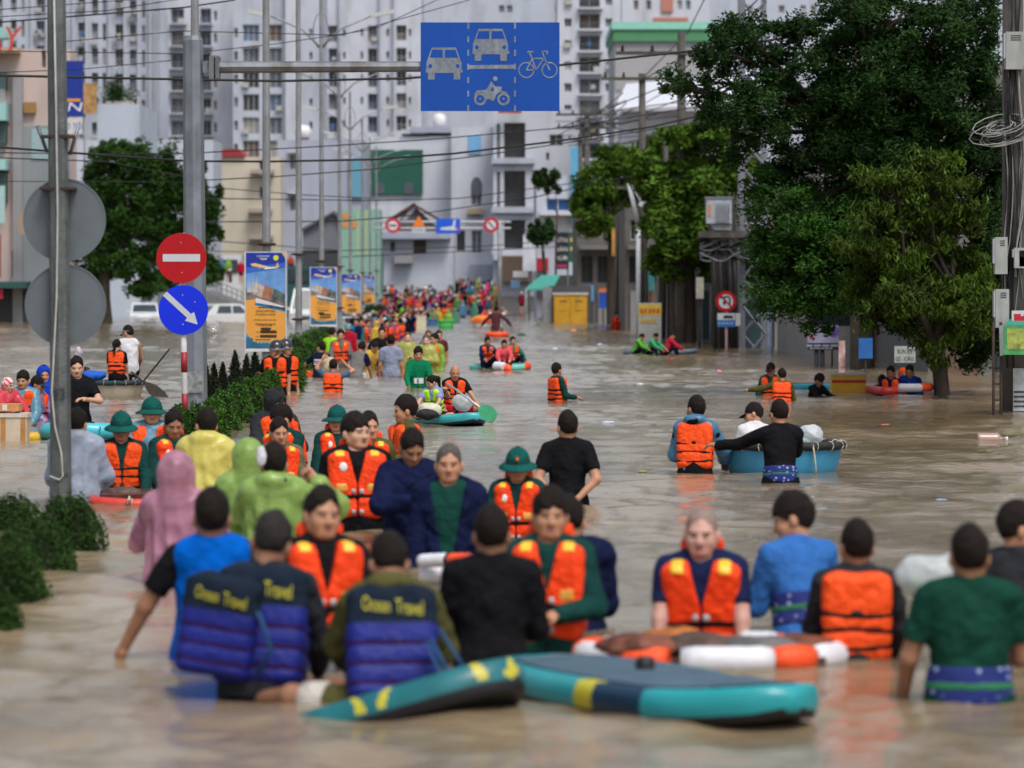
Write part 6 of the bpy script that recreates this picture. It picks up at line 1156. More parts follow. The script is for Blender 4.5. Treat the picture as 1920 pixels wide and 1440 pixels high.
for x, yw, yt, lab, d, clp, lf, tr_ in [
    (1290, 640, 470, 'bright green tree leaning over the far right kerb', 128, [(1290, 255, 36, 30, .8), (1345, 250, 38, 32, .9), (1395, 290, 36, 38, .9), (1425, 350, 32, 44, .9), (1430, 430, 30, 40, .8), (1225, 300, 28, 30, .6), (1365, 440, 34, 40, .8), (1250, 500, 28, 24, .6), (1300, 490, 34, 24, .7), (1345, 500, 28, 26, .6), (1385, 500, 28, 30, .6), (1390, 440, 36, 40, .8), (1400, 360, 34, 40, .8), (1230, 350, 30, 34, .7), (1335, 470, 34, 30, .7), (1245, 400, 34, 40, .9), (1280, 360, 40, 46, 1.2), (1320, 350, 40, 45, 1.1), (1265, 440, 40, 40, 1.0), (1310, 430, 42, 44, 1.1), (1350, 400, 34, 44, .8), (1300, 310, 40, 30, .9), (1255, 470, 26, 25, .5), (1340, 340, 40, 36, .8), (1370, 300, 40, 40, .8)], 'bright', .26),
    (1150, 612, 440, 'rounded bright green tree farther down the right kerb', 190, [(1105, 350, 26, 34, .8), (1135, 320, 32, 34, 1.0), (1170, 300, 34, 34, 1.0), (1120, 380, 30, 24, .8), (1160, 360, 36, 36, 1.1), (1200, 330, 34, 44, 1.0), (1215, 280, 28, 26, .7), (1195, 385, 28, 30, .7), (1240, 310, 28, 34, .7), (1105, 420, 24, 24, .6), (1175, 430, 30, 24, .6), (1210, 430, 26, 24, .6), (1100, 395, 26, 24, .7), (1140, 420, 26, 20, .5), (1225, 400, 28, 30, .7), (1250, 270, 28, 28, .7), (1085, 370, 18, 22, .5)], 'bright', .28),
    (204, 612, 440, 'full dark green street tree left of the gantry pole', 200, [(185, 360, 36, 50, 1.2), (230, 330, 40, 46, 1.3), (280, 320, 40, 42, 1.3), (330, 330, 40, 46, 1.2), (370, 370, 34, 50, 1.1), (200, 430, 36, 44, 1.1), (250, 410, 44, 50, 1.4), (310, 400, 46, 50, 1.4), (370, 440, 34, 46, 1.0), (230, 280, 36, 26, .6), (185, 300, 22, 34, .4), (320, 470, 46, 38, 1.1), (260, 480, 44, 36, 1.0), (200, 490, 30, 34, .7), (360, 490, 30, 30, .6), (165, 450, 26, 40, .8), (175, 515, 24, 30, .7), (330, 520, 40, 30, .9), (385, 510, 26, 34, .7), (280, 535, 36, 24, .6), (150, 390, 24, 44, .8), (395, 420, 22, 40, .7)], 'mid', .34),
    (258, 606, 545, 'small bright tree beside the white car', 243, [(262, 540, 22, 22, .5), (240, 560, 16, 18, .3), (275, 520, 18, 18, .3)], 'bright', .12),
    (60, 600, 420, 'thin green tree behind the grey post at the left', 235, [(60, 330, 22, 44, .7), (80, 380, 24, 44, .7), (50, 400, 20, 40, .5), (75, 290, 18, 34, .4)], 'mid', .16),
    (1045, 600, 400, 'small dark tree on the white corner house', 238, [(1022, 334, 20, 20, .5), (1036, 344, 14, 18, .3)], 'dark', .08),
    (1018, 598, 470, 'dark bushy tree beside the white vertical banner', 233, [(1012, 430, 20, 22, .6), (1026, 440, 16, 22, .5), (1008, 448, 14, 14, .3)], 'dark', .12)]:
    s = FPX / d; base = P(x, yw, d); base.z = max(-.92, float(ground_z(0, d)))
    tree(lab, base, P(x, yt, d), [(P(a, b2, d + random.uniform(-.8, .8)), (c / s * 1.2, 1.1, e / s * 1.15), f * 1.2) for a, b2, c, e, f in clp], lf, .27, .14, 1900, tr_, extra='mid' if lf != 'mid' else 'dark')
for (x, d), n_ in zip(((1236, 140), (1160, 175), (1180, 180), (1338, 118), (1352, 119), (1260, 135)), ('third from the left', 'leftmost', 'second from the left', 'second from the right', 'rightmost', 'fourth from the left')):
    r_ = thing('tree', 'bare dark trunk, %s in the row along the right kerb' % n_, 'tree', (X(x, d), d, -.92), 'bare trunks along the right kerb'); b = MB(); b.tube(limb((X(x, d), d, -.95), P(x + random.uniform(-8, 8), 400, d), .03, 6), [.2, .17, .15, .14, .12, .1], BARK, 8); b.build('trunk', r_)

# ------------------------------------------------------------------ overhead wires
def wire(label, pts, d0, d1, r, group=None, m=None):
    n = len(pts); P3 = []
    dense = []
    for i in range(n - 1):
        for t in np.linspace(0, 1, 7)[: -1 if i < n - 2 else None]: dense.append((pts[i][0] + (pts[i + 1][0] - pts[i][0]) * t, pts[i][1] + (pts[i + 1][1] - pts[i][1]) * t))
    for i, (x, y) in enumerate(dense): dd = d0 + (d1 - d0) * i / (len(dense) - 1); P3.append(P(x, y, dd))
    b = MB(); b.tube(P3, r, m or CABB, 5); o = b.build('overhead_wire', loc=P3[0]); return tag(o, label, 'wire', group)
wire('thick black cable crossing behind the blue lane sign', [(-30, 141), (250, 147), (520, 152), (760, 147), (1050, 122), (1330, 92), (1600, 52), (1900, 2)], 64, 70, .022)
wire('thick black cable sagging across the middle left below the sign backs bracket', [(-30, 274), (180, 290), (350, 302), (500, 303), (700, 299), (850, 288), (1050, 264), (1220, 238), (1400, 196)], 72, 84, .022)
WL = {}; G_ = 'thin overhead wires strung across the street'
for pts, d0, d1, r in [([(-30, 286), (200, 289), (345, 288), (560, 277), (800, 262), (1050, 240), (1400, 186)], 80, 90, .013), ([(-30, 295), (200, 303), (380, 338), (520, 331), (700, 317), (900, 292), (1100, 262), (1400, 214)], 86, 96, .014), ([(120, 78), (340, 58), (640, 66), (880, 0)], 76, 88, .010), ([(-30, 20), (345, -8)], 76, 80, .009), ([(-30, 33), (200, 20), (400, -12)], 76, 80, .009), ([(-30, 44), (345, 14), (440, 0)], 76, 80, .016), ([(-30, 95), (345, 101), (520, 82), (700, 55), (830, -5)], 78, 90, .010), ([(-30, 137), (150, 130), (345, 111)], 78, 84, .010), ([(-30, 340), (345, 341)], 90, 92, .010), ([(380, 350), (560, 365), (700, 372)], 110, 120, .014), ([(380, 372), (700, 376), (860, 372), (1100, 340)], 110, 130, .016), ([(380, 416), (640, 415), (760, 405), (1000, 370), (1180, 330)], 112, 132, .018), ([(380, 450), (640, 470), (900, 462), (1060, 450)], 150, 190, .020), ([(640, 482), (900, 470), (1060, 462)], 180, 200, .022), ([(380, 470), (500, 474), (640, 470)], 150, 160, .016), ([(1050, 240), (1250, 160), (1420, 0)], 120, 90, .016), ([(1204, 148), (1290, 60), (1330, -20)], 150, 120, .02), ([(1204, 150), (1290, 102), (1420, 90)], 150, 125, .02), ([(1100, 215), (1204, 200), (1290, 190)], 210, 150, .025)]:
    wk = ('where it enters at the left edge' if pts[0][0] < 0 else ('at the gantry pole' if pts[0][0] == 380 else ''))
    WL.setdefault(wk, []).append((pts[0][1], wire('thin black overhead wire strung between poles across the street', pts, d0, d1, r, G_)))
for wk, q in WL.items():
    for i, (_, o) in enumerate(sorted(q, key=lambda e: e[0])):
        if wk: o['label'] = 'thin black overhead wire, number %s from the top %s' % (('one', 'two', 'three', 'four', 'five', 'six', 'seven', 'eight', 'nine', 'ten')[i], wk)
for i in range(16):
    x0 = random.uniform(1040, 1110); y0 = random.uniform(215, 275); x1 = random.uniform(1150, 1300); y1 = random.uniform(150, 260)
    wire('thin black overhead wire strung between poles across the street', [(x0, y0), ((x0 + x1) / 2, (y0 + y1) / 2 + random.uniform(4, 14)), (x1, y1)], 210, 150, .02, G_)
for i in range(10):
    x0 = random.uniform(1395, 1430); y0 = random.uniform(430, 470); wire('dark cable drooping between the lattice mast and the big pole', [(x0, y0), (1600, y0 - 40 + i * 6), (1880, 170 + i * 14)], 116, 62, .016, 'cables hung from the lattice mast')
# ------------------------------------------------------------------ boats, boards, rafts and what floats
TEAL = mat('pvc_teal', (.015, .30, .33), .35, .12, 4, coat=.2); TEALD = mat('pvc_navy', (.006, .035, .075), .4, .2, 4); LIME = mat('pvc_yellow', (.50, .44, .03), .4, .15, 5); PAD = mat('deck_pad', (.060, .110, .15), .8, .25, 6); BLK = mat('pvc_black', (.012, .012, .016), .45)
SEAF = mat('pvc_seafoam', (.16, .52, .45), .35, .12, 4, coat=.2); FLW = mat('float_white', (.66, .66, .70), .5, .1, 6, .2, 30); FLO = mat('float_orange', (.85, .085, .015), .5, .12, 8, .3, 30); RAFT = mat('raft_red', (.62, .06, .05), .4, .2, 4, .2, 20)
ROPE = mat('rope_pale', (.45, .42, .34), .9, .2, 20)
def fan_mesh(name, V, Q, mats, mi):
    me = bpy.data.meshes.new(name); me.from_pydata([tuple(v) for v in V], [], [tuple(dict.fromkeys(int(u) for u in q)) for q in Q])
    for m in mats: me.materials.append(m)
    me.polygons.foreach_set('material_index', mi); me.polygons.foreach_set('use_smooth', [True] * len(mi)); me.update(); return me
def board(name, label, c, head, L, W, T, nose_up=0, roll=0, mats=(TEAL, PAD, BLK), bands=(), group=None, cat='paddle board', z=.0, swirl=False):
    """inflatable paddle board: rounded rails, upturned nose, deck pad; c = (x, y) of its middle on the water"""
    r = thing(name, label, cat, (c[0], c[1], z), group); hx, hy = Vector(head).normalized(); nL, nS = (110 if swirl else 30), (40 if swirl else 14); V = []; mi = []; Q = []
    M3 = Matrix(((hx, -hy, 0), (hy, hx, 0), (0, 0, 1))) @ Matrix.Rotation(R(-nose_up), 3, 'Y') @ Matrix.Rotation(R(roll), 3, 'X')
    def prof(t):
        w_ = W / 2 * max(.02, (1 - abs(2 * t - 1) ** 3.2)) ** .55; return w_, .14 * max(0, t - .62) ** 2 * 4.5 * L / 3
    for i in range(nL + 1):
        t = i / nL; w_, rk = prof(t); th = T / 2 * min(1, w_ / (T / 2) * 1.0)
        for j in range(nS):
            a = 2 * math.pi * j / nS; cy, cz = math.cos(a), math.sin(a); y = (w_ - th) * (1 if cy > 0 else -1) * min(1, abs(cy) * 2.2) + th * cy; V.append(M3 @ Vector(((t - .5) * L, y, T * .35 + rk + th * math.copysign(min(1, abs(cz) * 1.25), cz))))
    V.append(M3 @ Vector((-.5 * L, 0, T * .35))); V.append(M3 @ Vector((.5 * L, 0, T * .35 + prof(1)[1]))); CAPS = [(nL + 1) * nS, (nL + 1) * nS + 1]
    names = list(mats) + [m for _, _, m in bands]; uniq = list(dict.fromkeys(names))
    for i in range(nL):
        for j in range(nS):
            Q.append((i * nS + j, i * nS + (j + 1) % nS, (i + 1) * nS + (j + 1) % nS, (i + 1) * nS + j)); a = 2 * math.pi * (j + .5) / nS; m = mats[0] if math.sin(a) > -.35 else mats[2]
            for t0, t1, bm in bands:
                if t0 <= (i + .5) / nL < t1 and math.sin(a) > -.35: m = bm
            if swirl and math.sin(a) > -.2 and abs(math.cos(a) * .8 - math.sin((i + .5) / nL * 17 + 1)) < .16: m = LIME
            mi.append(uniq.index(m))
    for j in range(nS): Q.append((CAPS[0], (j + 1) % nS, j, CAPS[0])); Q.append((CAPS[1], nL * nS + j, nL * nS + (j + 1) % nS, CAPS[1])); mi += [0, 0]
    link('hull', fan_mesh('hull', V, np.array(Q)[:, ::-1], uniq, mi), r)
    b = MB(); vs = []
    for i in range(nL // 10, nL - nL // 8): t = i / nL; w_, rk = prof(t); vs.append((t, max(.03, w_ - T * .62), rk))
    up = [M3 @ Vector(((t - .5) * L, w_, T * .35 + rk + T / 2 + .008)) for t, w_, rk in vs]; dn = [M3 @ Vector(((t - .5) * L, -w_, T * .35 + rk + T / 2 + .008)) for t, w_, rk in vs]
    k = len(up); b.add(up + dn + [v - Vector((0, 0, .02)) for v in up + dn], [(i + 1, i, k + i, k + i + 1) for i in range(k - 1)] + [(i, i + 1, 2 * k + i + 1, 2 * k + i) for i in range(k - 1)] + [(k + i + 1, k + i, 3 * k + i, 3 * k + i + 1) for i in range(k - 1)], mats[1]); b.build('deck_pad', r, local=True)
    return r, M3
def basket(label, x, yw, rpx, ytop, hull, rim, inner=None, flat=.85):
    d = dep(yw); s = FPX / d; d += rpx / s * flat * .6; s = FPX / d; r0 = rpx / s; h = Z(ytop, d); r = thing('basket_boat', label, 'basket boat', (X(x, d), d, 0)); b = MB()
    b.lathe([(r0 * .30, -.22), (r0 * .80, -.14), (r0 * .93, .06), (r0 * .985, h * .75), (r0, h), (r0 * .96, h), (r0 * .88, .05), (r0 * .7, -.06), (.001, -.08)], (0, 0, 0), hull, 40, 1, flat); b.build('hull', r, local=True)
    b = MB(); n = 40; b.tube([(math.cos(a) * r0 * 1.0, math.sin(a) * r0 * flat, h + .006 * math.sin(a * 13)) for a in np.linspace(0, 2 * math.pi, n + 1)], .042, rim, 8); ri = b.build('rim', r, local=True)
    b = MB()
    for a in np.linspace(.1, 6.2, 20): b.tube([(math.cos(a) * r0 * 1.0 + math.cos(q) * .048 * math.cos(a), math.sin(a) * r0 * flat + math.cos(q) * .048 * math.sin(a), h + math.sin(q) * .048) for q in np.linspace(0, 6.28, 8)], .006, ROPE, 4)
    o = b.build('lashing', ri, local=True); o['kind'] = 'stuff'
    return r, d, h, r0
def float_tube(label, pts, r, segs, group=None, cat='float', name='float_tube', nseg=12):
    """bent foam float: coloured sleeves along a path; segs = [(fraction, material)]"""
    pts = [Vector(p) for p in pts]; ro = thing(name, label, cat, pts[0], group); tot = sum((b_ - a).length for a, b_ in zip(pts[:-1], pts[1:])); 
    def at(t):
        L = t * tot
        for a, b_ in zip(pts[:-1], pts[1:]):
            l = (b_ - a).length
            if L <= l: return a.lerp(b_, L / max(l, 1e-6))
            L -= l
        return pts[-1]
    t0 = 0
    for f, m in segs:
        t1 = min(1, t0 + f); b = MB(); n = max(4, int(nseg * f * 2)); P_ = [at(t0 + (t1 - t0) * i / n) for i in range(n + 1)]; b.tube(P_, [r * .86] + [r * (1 + .04 * math.sin(i * 2.6)) for i in range(n - 1)] + [r * .86], m, 10); b.build('sleeve', ro); t0 = t1
    return ro
def ellipse(c, rx, ry, a0=0, a1=2 * math.pi, n=28, z=0): return [(c[0] + math.cos(a) * rx, c[1] + math.sin(a) * ry, z) for a in np.linspace(a0, a1, n)]
def heap(name, label, cat, c, r, col, seed=1, group=None, h=.02, rough=.8, m=None, sub=None):
    """soft lumpy thing (sack, bundle, bag) modelled as one wrinkled surface"""
    p, lo, hh = grid([-r[0] * 1.35, -r[1] * 1.35, -r[2] * 1.35], [r[0] * 1.35, r[1] * 1.35, r[2] * 1.4], h); f = ell(p, (0, 0, 0), r)
    k = min(r); f = f - k * .16 * wob(p, 3.2 / k * .5, seed) - k * .10 * wob(p, 3.2 / k, seed + 2) - k * .05 * wob(p, 7 / k, seed + 5)
    V, Q = nets(f, lo, hh); m = m or mat('soft_' + label[:24], col, rough, .25, 5, .4, 18); o = link(name, np_mesh(name, V, Q, [m] if not isinstance(m, list) else m), None, c); return tag(o, label, cat, group)
def crate(label, x0, x1, yt, yw, m, tape=None, lid=None, dz=.35, name='crate', cat='box', base=-.06, d=None, rz=0, tapes=(.3, .75)):
    d = d or dep(yw); xa, xb = X(x0, d), X(x1, d); zt = Z(yt, d); r = thing(name, label, cat, ((xa + xb) / 2, d, base)); b = MB(); b.bx(xa, xb, d, d + dz, base, zt, m); b.build('body', r)
    if lid: b = MB(); b.bx(xa - .012, xb + .012, d - .012, d + dz + .012, zt + .002, zt + .05, lid); b.build('lid', r)
    for t in tapes if tape else (): b = MB(); u = xa + (xb - xa) * t; b.bx(u - .03, u + .03, d - .0035, d - .0008, base + .01, zt - .004, tape); b.build('tape', r)
    return r
# foreground: two teal boards, raft piled with wet things, grey tub
b1, m1 = board('paddle_board', 'teal paddle board with raised nose under the man in the striped vest', (-.60, 16.75), (.92, -.30), 1.45, .60, .15, 17, -16, (mat('pvc_teal_dark', (.010, .13, .15), .35, .3, 5), PAD, BLK), [(.985, .99, LIME)], z=-.115, swirl=True)
b2, m2 = board('paddle_board', 'long teal paddle board with a yellow band lying in front of the raft', (.62, 17.1), (1.02, -1.9), 2.35, .80, .155, 0, 0, (TEAL, PAD, BLK), [(.50, .56, LIME), (.56, .72, TEALD)], z=-.005)
b = MB(); b.lathe([(.0, .19), (.035, .188), (.045, .17), (.045, .12)], (.60, 17.3, 0), BLK, 12); b.build('valve', b2)
d = 19.0; s = FPX / d
c0 = Vector((X(1330, d), d - .05, .03))
rf_ = thing('raft', 'improvised raft of white and orange floats in front of the bald man', 'raft', c0)
path = ellipse((c0.x, c0.y), .62, .36, -math.pi * .98, math.pi * .98, 60, .045)
for i, (t0, t1, m) in enumerate(((0, .12, FLW), (.125, .20, FLO), (.205, .33, FLW), (.335, .40, FLO), (.405, .50, FLW), (.505, .58, FLO), (.585, .72, FLW), (.725, .80, FLO), (.805, .92, FLW), (.925, 1, FLO))):
    b = MB(); a0, a1 = int(t0 * 59), max(int(t0 * 59) + 3, int(t1 * 59)); pp = path[a0:a1 + 1]; b.tube(pp, [.062] + [.072 + .003 * math.sin(q * 3) for q in range(len(pp) - 2)] + [.062], m, 10); b.build('sleeve', rf_)
b = MB(); b.box((c0.x, c0.y, .035), (.55, .28, .018), mat('raft_deck', (.09, .045, .03), .7, .4, 6)); b.build('deck', rf_)
RUSTC = mat('wet_bundle', (.16, .05, .025), .55, .7, 9, .6, 20); BRNC = mat('wet_brown', (.085, .05, .035), .5, .6, 8, .6, 20); GRYC = mat('wet_grey', (.12, .115, .11), .5, .5, 8, .6, 20)
for i, (dx, dy, r3, m, lab) in enumerate([(-.34, -.08, (.17, .13, .06), RUSTC, 'rust coloured wet bundle at the left end of the raft'), (-.05, .0, (.20, .15, .055), BRNC, 'dark brown wet bundle in the middle of the raft'), (.22, -.10, (.16, .10, .05), GRYC, 'grey brown wet bundle right of the bald man'), (.42, .02, (.14, .12, .05), RUSTC, 'small rusty bundle at the right end of the raft'), (-.18, .16, (.14, .09, .07), mat('wet_orange', (.42, .13, .02), .5, .5, 9), 'orange tarpaulin fold at the back of the raft')]):
    heap('bundle', lab, 'bundle', (c0.x + dx * 1.05, c0.y + dy - .10, .095), (r3[0] * 1.25, r3[1] * 1.3, r3[2] * 1.15), None, i * 2.1, m=m, h=.014)
float_tube('white pole float with an orange end lying across the right of the raft', [P(1390, 1192, 18.95), P(1440, 1193, 18.9), P(1510, 1204, 18.8)], .024, [(.55, FLW), (.45, FLO)])
float_tube('white and orange float held between the man in black and the older man', [P(788, 1052, 22.4), P(830, 1050, 22.3), P(905, 1050, 22.1)], .042, [(.42, FLW), (.05, BLK), (.53, FLO)])
float_tube('lower white float below the white and orange one behind the man in black', [P(786, 1078, 22.45), P(842, 1078, 22.45)], .05, [(1, FLW)])
float_tube('white float standing in the water behind the olive jacket', [P(800, 1100, 22.5), P(842, 1100, 22.5)], .045, [(1, mat('float_greyish', (.5, .5, .53), .5))])
d = dep(1256); r_ = thing('tub', 'grey plastic tub floating in front of the man in the orange vest', 'tub', (X(612, d), d + .15, 0)); b = MB(); b.lathe([(.14, -.06), (.165, .02), (.178, .095), (.19, .10), (.19, .085), (.172, .085), (.155, .0), (.13, -.03), (.001, -.03)], (X(612, d), d + .15, 0), mat('tub_grey', (.23, .25, .28), .45, .1), 28); b.build('shell', r_)
heap('bundle', 'small pink wrapped bundle at the right end of the grey tub', 'bundle', P(672, 1212, dep(1258)), (.035, .035, .03), (.75, .22, .24), 3, h=.008)
# middle: red raft, blue basket boat, teal inflatable
d = dep(950); r_ = thing('raft', 'red inflatable raft edge held by the two men at its side', 'raft', (X(262, d), d + .3, 0))
b = MB(); b.tube([P(176, 938, d + .9), P(182, 943, d), P(240, 947, d - .05), P(330, 947, d - .02), P(350, 938, d + .5)], .055, RAFT, 10); b.build('tube', r_); b = MB(); b.box((X(265, d), d + .5, .07), (.36, .45, .03), mat('raft_wet_floor', (.10, .03, .02), .3, .6, 8)); b.build('floor', r_)
b = MB(); b.tube([P(243, 930, d - .1), P(239, 945, d - .12), P(236, 940, d - .12), P(247, 935, d - .12), P(246, 952, d - .12)], .008, ROPE, 6); b.build('rope', r_)
heap('bundle', 'dark wet bag lying on the red raft', 'bag', P(228, 925, d + .4), (.18, .12, .06), None, 5, m=BRNC, h=.014)
BB, BBd, BBh, BBr = basket('blue round basket boat with a black rim pushed by two men', 1467, 887, 112, 834, mat('hull_blue', (.045, .27, .46), .5, .15, 2, .1, 12, dirt=((.02, .12, .2), .5, 2)), mat('rim_black', (.018, .018, .02), .7, .3, 10, .4, 30))
b = MB(); b.tube([(X(1524, BBd - BBr * .8), BBd - BBr * .80, BBh + .02), P(1526, 845, BBd - BBr * .84), P(1529, 870, BBd - BBr * .86), P(1530, 889, BBd - BBr * .87)], .010, ROPE, 6); b.build('rope', BB)
heap('plastic_bag', 'translucent white plastic bag sitting in the blue basket boat', 'plastic bag', P(1519, 816, BBd + .1), (.125, .11, .11), None, 2, m=film('bag_white', (.75, .78, .8), .2), h=.012); heap('bundle', 'pale green folded sheet inside the white bag in the boat', 'bundle', P(1512, 826, BBd + .08), (.08, .07, .05), (.35, .5, .42), 4, h=.012)
LB, LBd, LBh, LBr = basket('cream round basket boat with a dark rim at the left', 208, 745, 62, 717, mat('hull_cream', (.42, .38, .30), .6, .15, 2, .1, 10, dirt=((.18, .12, .06), .6, 2)), mat('rim_teal_black', (.015, .035, .05), .7))
OAR = mat('oar_wood', (.05, .04, .032), .7, .3, 8)
def oar(label, a, b_, blade, m=OAR, bm=None, r=.018, bw=.11, bl=.55):
    a, b_ = Vector(a), Vector(b_); ro = thing('oar' if bm is None else 'paddle', label, 'oar' if bm is None else 'paddle', a); b = MB(); b.tube([a, b_], r, m, 8); b.build('shaft', ro)
    t = (b_ - a).normalized(); e = b_; n = Vector((-t.z, 0, t.x)).normalized(); y = t.cross(n)
    out = [(0, .25), (.12, .55), (.35, .95), (.75, 1), (.95, .75), (1, .35)]
    b = MB(); L_ = [e + t * bl * (u - .05) + n * bw * w_ for u, w_ in out]; Rr = [e + t * bl * (u - .05) - n * bw * w_ for u, w_ in out][::-1]; f = L_ + Rr; k = len(f); b.add([v + y * .008 for v in f] + [v - y * .008 for v in f], [tuple(range(k)), tuple(range(2 * k - 1, k - 1, -1))] + [(i, i + k, (i + 1) % k + k, (i + 1) % k) for i in range(k)], bm or m); b.build('blade', ro); return ro
oar('dark wooden oar with a broad blade dipped beside the cream basket boat', P(246, 697, LBd - .3), P(274, 720, LBd - .5), 0, bw=.10, bl=.56)
float_tube('thin dark pole slanting up from the cream basket boat', [P(268, 716, LBd - .4), P(318, 654, LBd - .7)], .016, [(1, OAR)], cat='pole', name='oar')
d = dep(826); r_ = thing('inflatable_boat', 'turquoise inflatable boat tube behind the grey post', 'inflatable boat', (X(150, d), d, 0)); b = MB(); TQ = mat('pvc_turquoise', (.06, .45, .56), .35, .1, 3, coat=.2); b.tube([P(84, 812, d + .5), P(90, 808, d + .1), P(120, 808, d), P(170, 808, d), P(216, 810, d + .05), P(226, 806, d + .5)], [.085, .10, .105, .105, .10, .085], TQ, 12); b.build('tube', r_); b = MB(); b.box(P(168, 793, d), (.06, .03, .012), BLK); b.build('handle', r_); b = MB(); b.text('?', (X(189, d), Z(806, d)), .09, TEALD, d - .106); b.build('mark', r_)
d = dep(828); crate('white foam box bound with brown tape at the left edge', -18, 50, 783, 828, mat('foam_aged', (.52, .44, .34), .7, .2, 4, dirt=((.35, .18, .06), .8, 3)), mat('tape_brown', (.42, .20, .06), .4), mat('foam_lid', (.55, .50, .42), .7), .4, tapes=(.35, .9), base=-.05); crate('orange taped foam box stacked on the box at the left edge', -30, 35, 758, 781, mat('foam_orange', (.58, .26, .09), .6, .3, 4), mat('tape_pale', (.62, .60, .58), .4), None, .35, d=d + .05, base=Z(780, d) + .055, tapes=(.6,))
float_tube('pink pool ring under the taped foam boxes at the left edge', [P(-20, 818, d + .3), P(40, 822, d + .3), P(72, 820, d + .4)], .07, [(.7, mat('pvc_pink', (.65, .18, .20), .4)), (.3, mat('pvc_gold', (.6, .38, .03), .4))])
# right group by the big tree
d = dep(738); crate('yellow foam box with a red tape band floating by the big tree', 1560, 1624, 705, 738, mat('foam_yellow', (.80, .43, .03), .6, .15, 3, dirt=((.3, .2, .1), .3, 3)), None, mat('foam_top', (.55, .53, .46), .7), .45); b = MB(); xa, xb = X(1560, d), X(1624, d); b.bx(xa - .002, xb + .002, d - .004, d - .001, Z(718, d), Z(712.5, d), mat('tape_red', (.50, .02, .015), .4)); o = b.build('red_tape', loc=(xa, d, Z(715, d))); o.parent = [q for q in bpy.data.objects if q.name.startswith('crate') and q.get('label', '').startswith('yellow')][0]; o.location = Vector(o.location) - Vector(o.parent.location)
float_tube('red inflatable tube holding the people right of the yellow foam box', [P(1628, 730, 67), P(1660, 734, 66.2), P(1690, 733, 66.4), P(1720, 728, 67.2)], .075, [(1, RAFT)]); float_tube('white and orange float at the right end of the red tube', [P(1684, 727, 66), P(1722, 727, 66), P(1746, 726, 66.2)], .075, [(.6, FLW), (.4, FLO)])
board('paddle_board', 'turquoise board floating behind the yellow foam box', (X(1530, 70), 70), (1, .15), 1.1, .5, .13, 0, 0, (mat('pvc_turquoise', (0, 0, 0)), PAD, BLK))
# boards in the middle distance
SB, sM = board('paddle_board', 'seafoam paddle board carrying the woman and the man who paddles', (X(828, 52.4), 52.6), (.42, -.90), 2.3, .72, .14, 0, 0, (mat('pvc_turquoise2', (.05, .42, .45), .35, .1, 4, coat=.2), PAD, TEALD))
oar('silver paddle with a green blade held by the bald man', P(838, 718, 51.9), P(900, 764, 51.2), 0, mat('paddle_shaft', (.5, .5, .52), .35, metal=.4), mat('paddle_green', (.06, .36, .16), .45), .014, .10, .42)
SB2, _ = board('paddle_board', 'mint paddle board carrying three seated men', (X(938, 87), 87), (.88, .45), 1.5, .8, .15, 0, 0, (SEAF, PAD, TEALD), [(.8, 1, FLO)])
float_tube('white and orange float across the laps of the three seated men', [P(928, 686, 85.6), P(946, 688, 85.4), P(958, 694, 85.4)], .10, [(.65, FLW), (.35, FLO)])
float_tube('white and orange float ring around the man in the grey blue shirt', ellipse((X(735, 80), 80.2), .33, .26, -2.6, -.5, 14, .06), .075, [(.2, FLO), (.06, BLK), (.54, FLW), (.2, FLO)])
float_tube('orange float under the arm of the man in the navy shirt', [P(568, 700, 80), P(580, 704, 79.6)], .09, [(1, FLO)]); float_tube('white float beside the stooping man in the grey vest', [P(668, 702, 80), P(684, 706, 79.8)], .07, [(1, FLW)])
board('paddle_board', 'grey low board carrying three crouched people on the right', (X(1240, 107), 107.5), (1, -.1), 2.1, .7, .13, 0, 0, (mat('pvc_greyblue', (.10, .14, .19), .4), PAD, BLK)); 
d = 146; r_ = thing('pool_ring', 'orange pool ring with a blue middle around the kayaker', 'pool ring', (X(932, d), d, 0)); b = MB(); b.tube(ellipse((X(932, d), d), .36, .36, n=24, z=.08), .10, FLO, 8, caps=False); b.build('tube', r_); b = MB(); b.disc((X(932, d), .08), .26, d - .1, d + .1, mat('ring_blue', (.03, .14, .55), .5), 16); b.v = [(x, d + (z - .08), .03 + (y - d) * .3) for x, y, z in b.v]; b.build('floor', r_)
oar('double paddle with dark green blades held by the kayaker', P(893, 622, 148), P(970, 630, 148), 0, mat('paddle_shaft', (0, 0, 0)), mat('paddle_dark_green', (.01, .13, .08), .5), .02, .12, .35)
def small_boat(label, x, yw, wpx, yt, m, d=None, deck=None):
    d = d or dep(yw); s = FPX / d; r = thing('small_boat', label, 'boat', (X(x, d), d, 0)); a = wpx / 2 / s; h = Z(yt, d); b = MB(); b.lathe([(a * .55, -.12), (a * .9, .02), (a, h), (a * .93, h), (a * .8, .05), (.001, .0)], (X(x, d), d, 0), m, 20, 1, .6); b.build('hull', r)
    b = MB(); b.tube([(X(x, d) + math.cos(t) * a, d + math.sin(t) * a * .6, h) for t in np.linspace(0, 6.284, 21)], .045, deck or m, 6); b.build('rim', r); return r
small_boat('bright green basket boat in front of the far crowd', 836, 616, 30, 602, mat('boat_green', (.05, .42, .08), .5)); small_boat('blue basin boat left of the bright green basket boat', 809, 611, 24, 600, mat('boat_blue', (.02, .12, .28), .5)); small_boat('white flat boat with an orange cover near the kayaker', 902, 614, 32, 604, mat('boat_white', (.5, .5, .47), .6), deck=FLO); small_boat('navy boat at the edge of the far crowd', 873, 590, 20, 582, mat('boat_navy', (.02, .04, .14), .5))
heap('bundle', 'orange cover heaped on the white flat boat', 'bundle', P(904, 600, dep(612)), (.55, .3, .22), (.70, .20, .03), 6, h=.05)
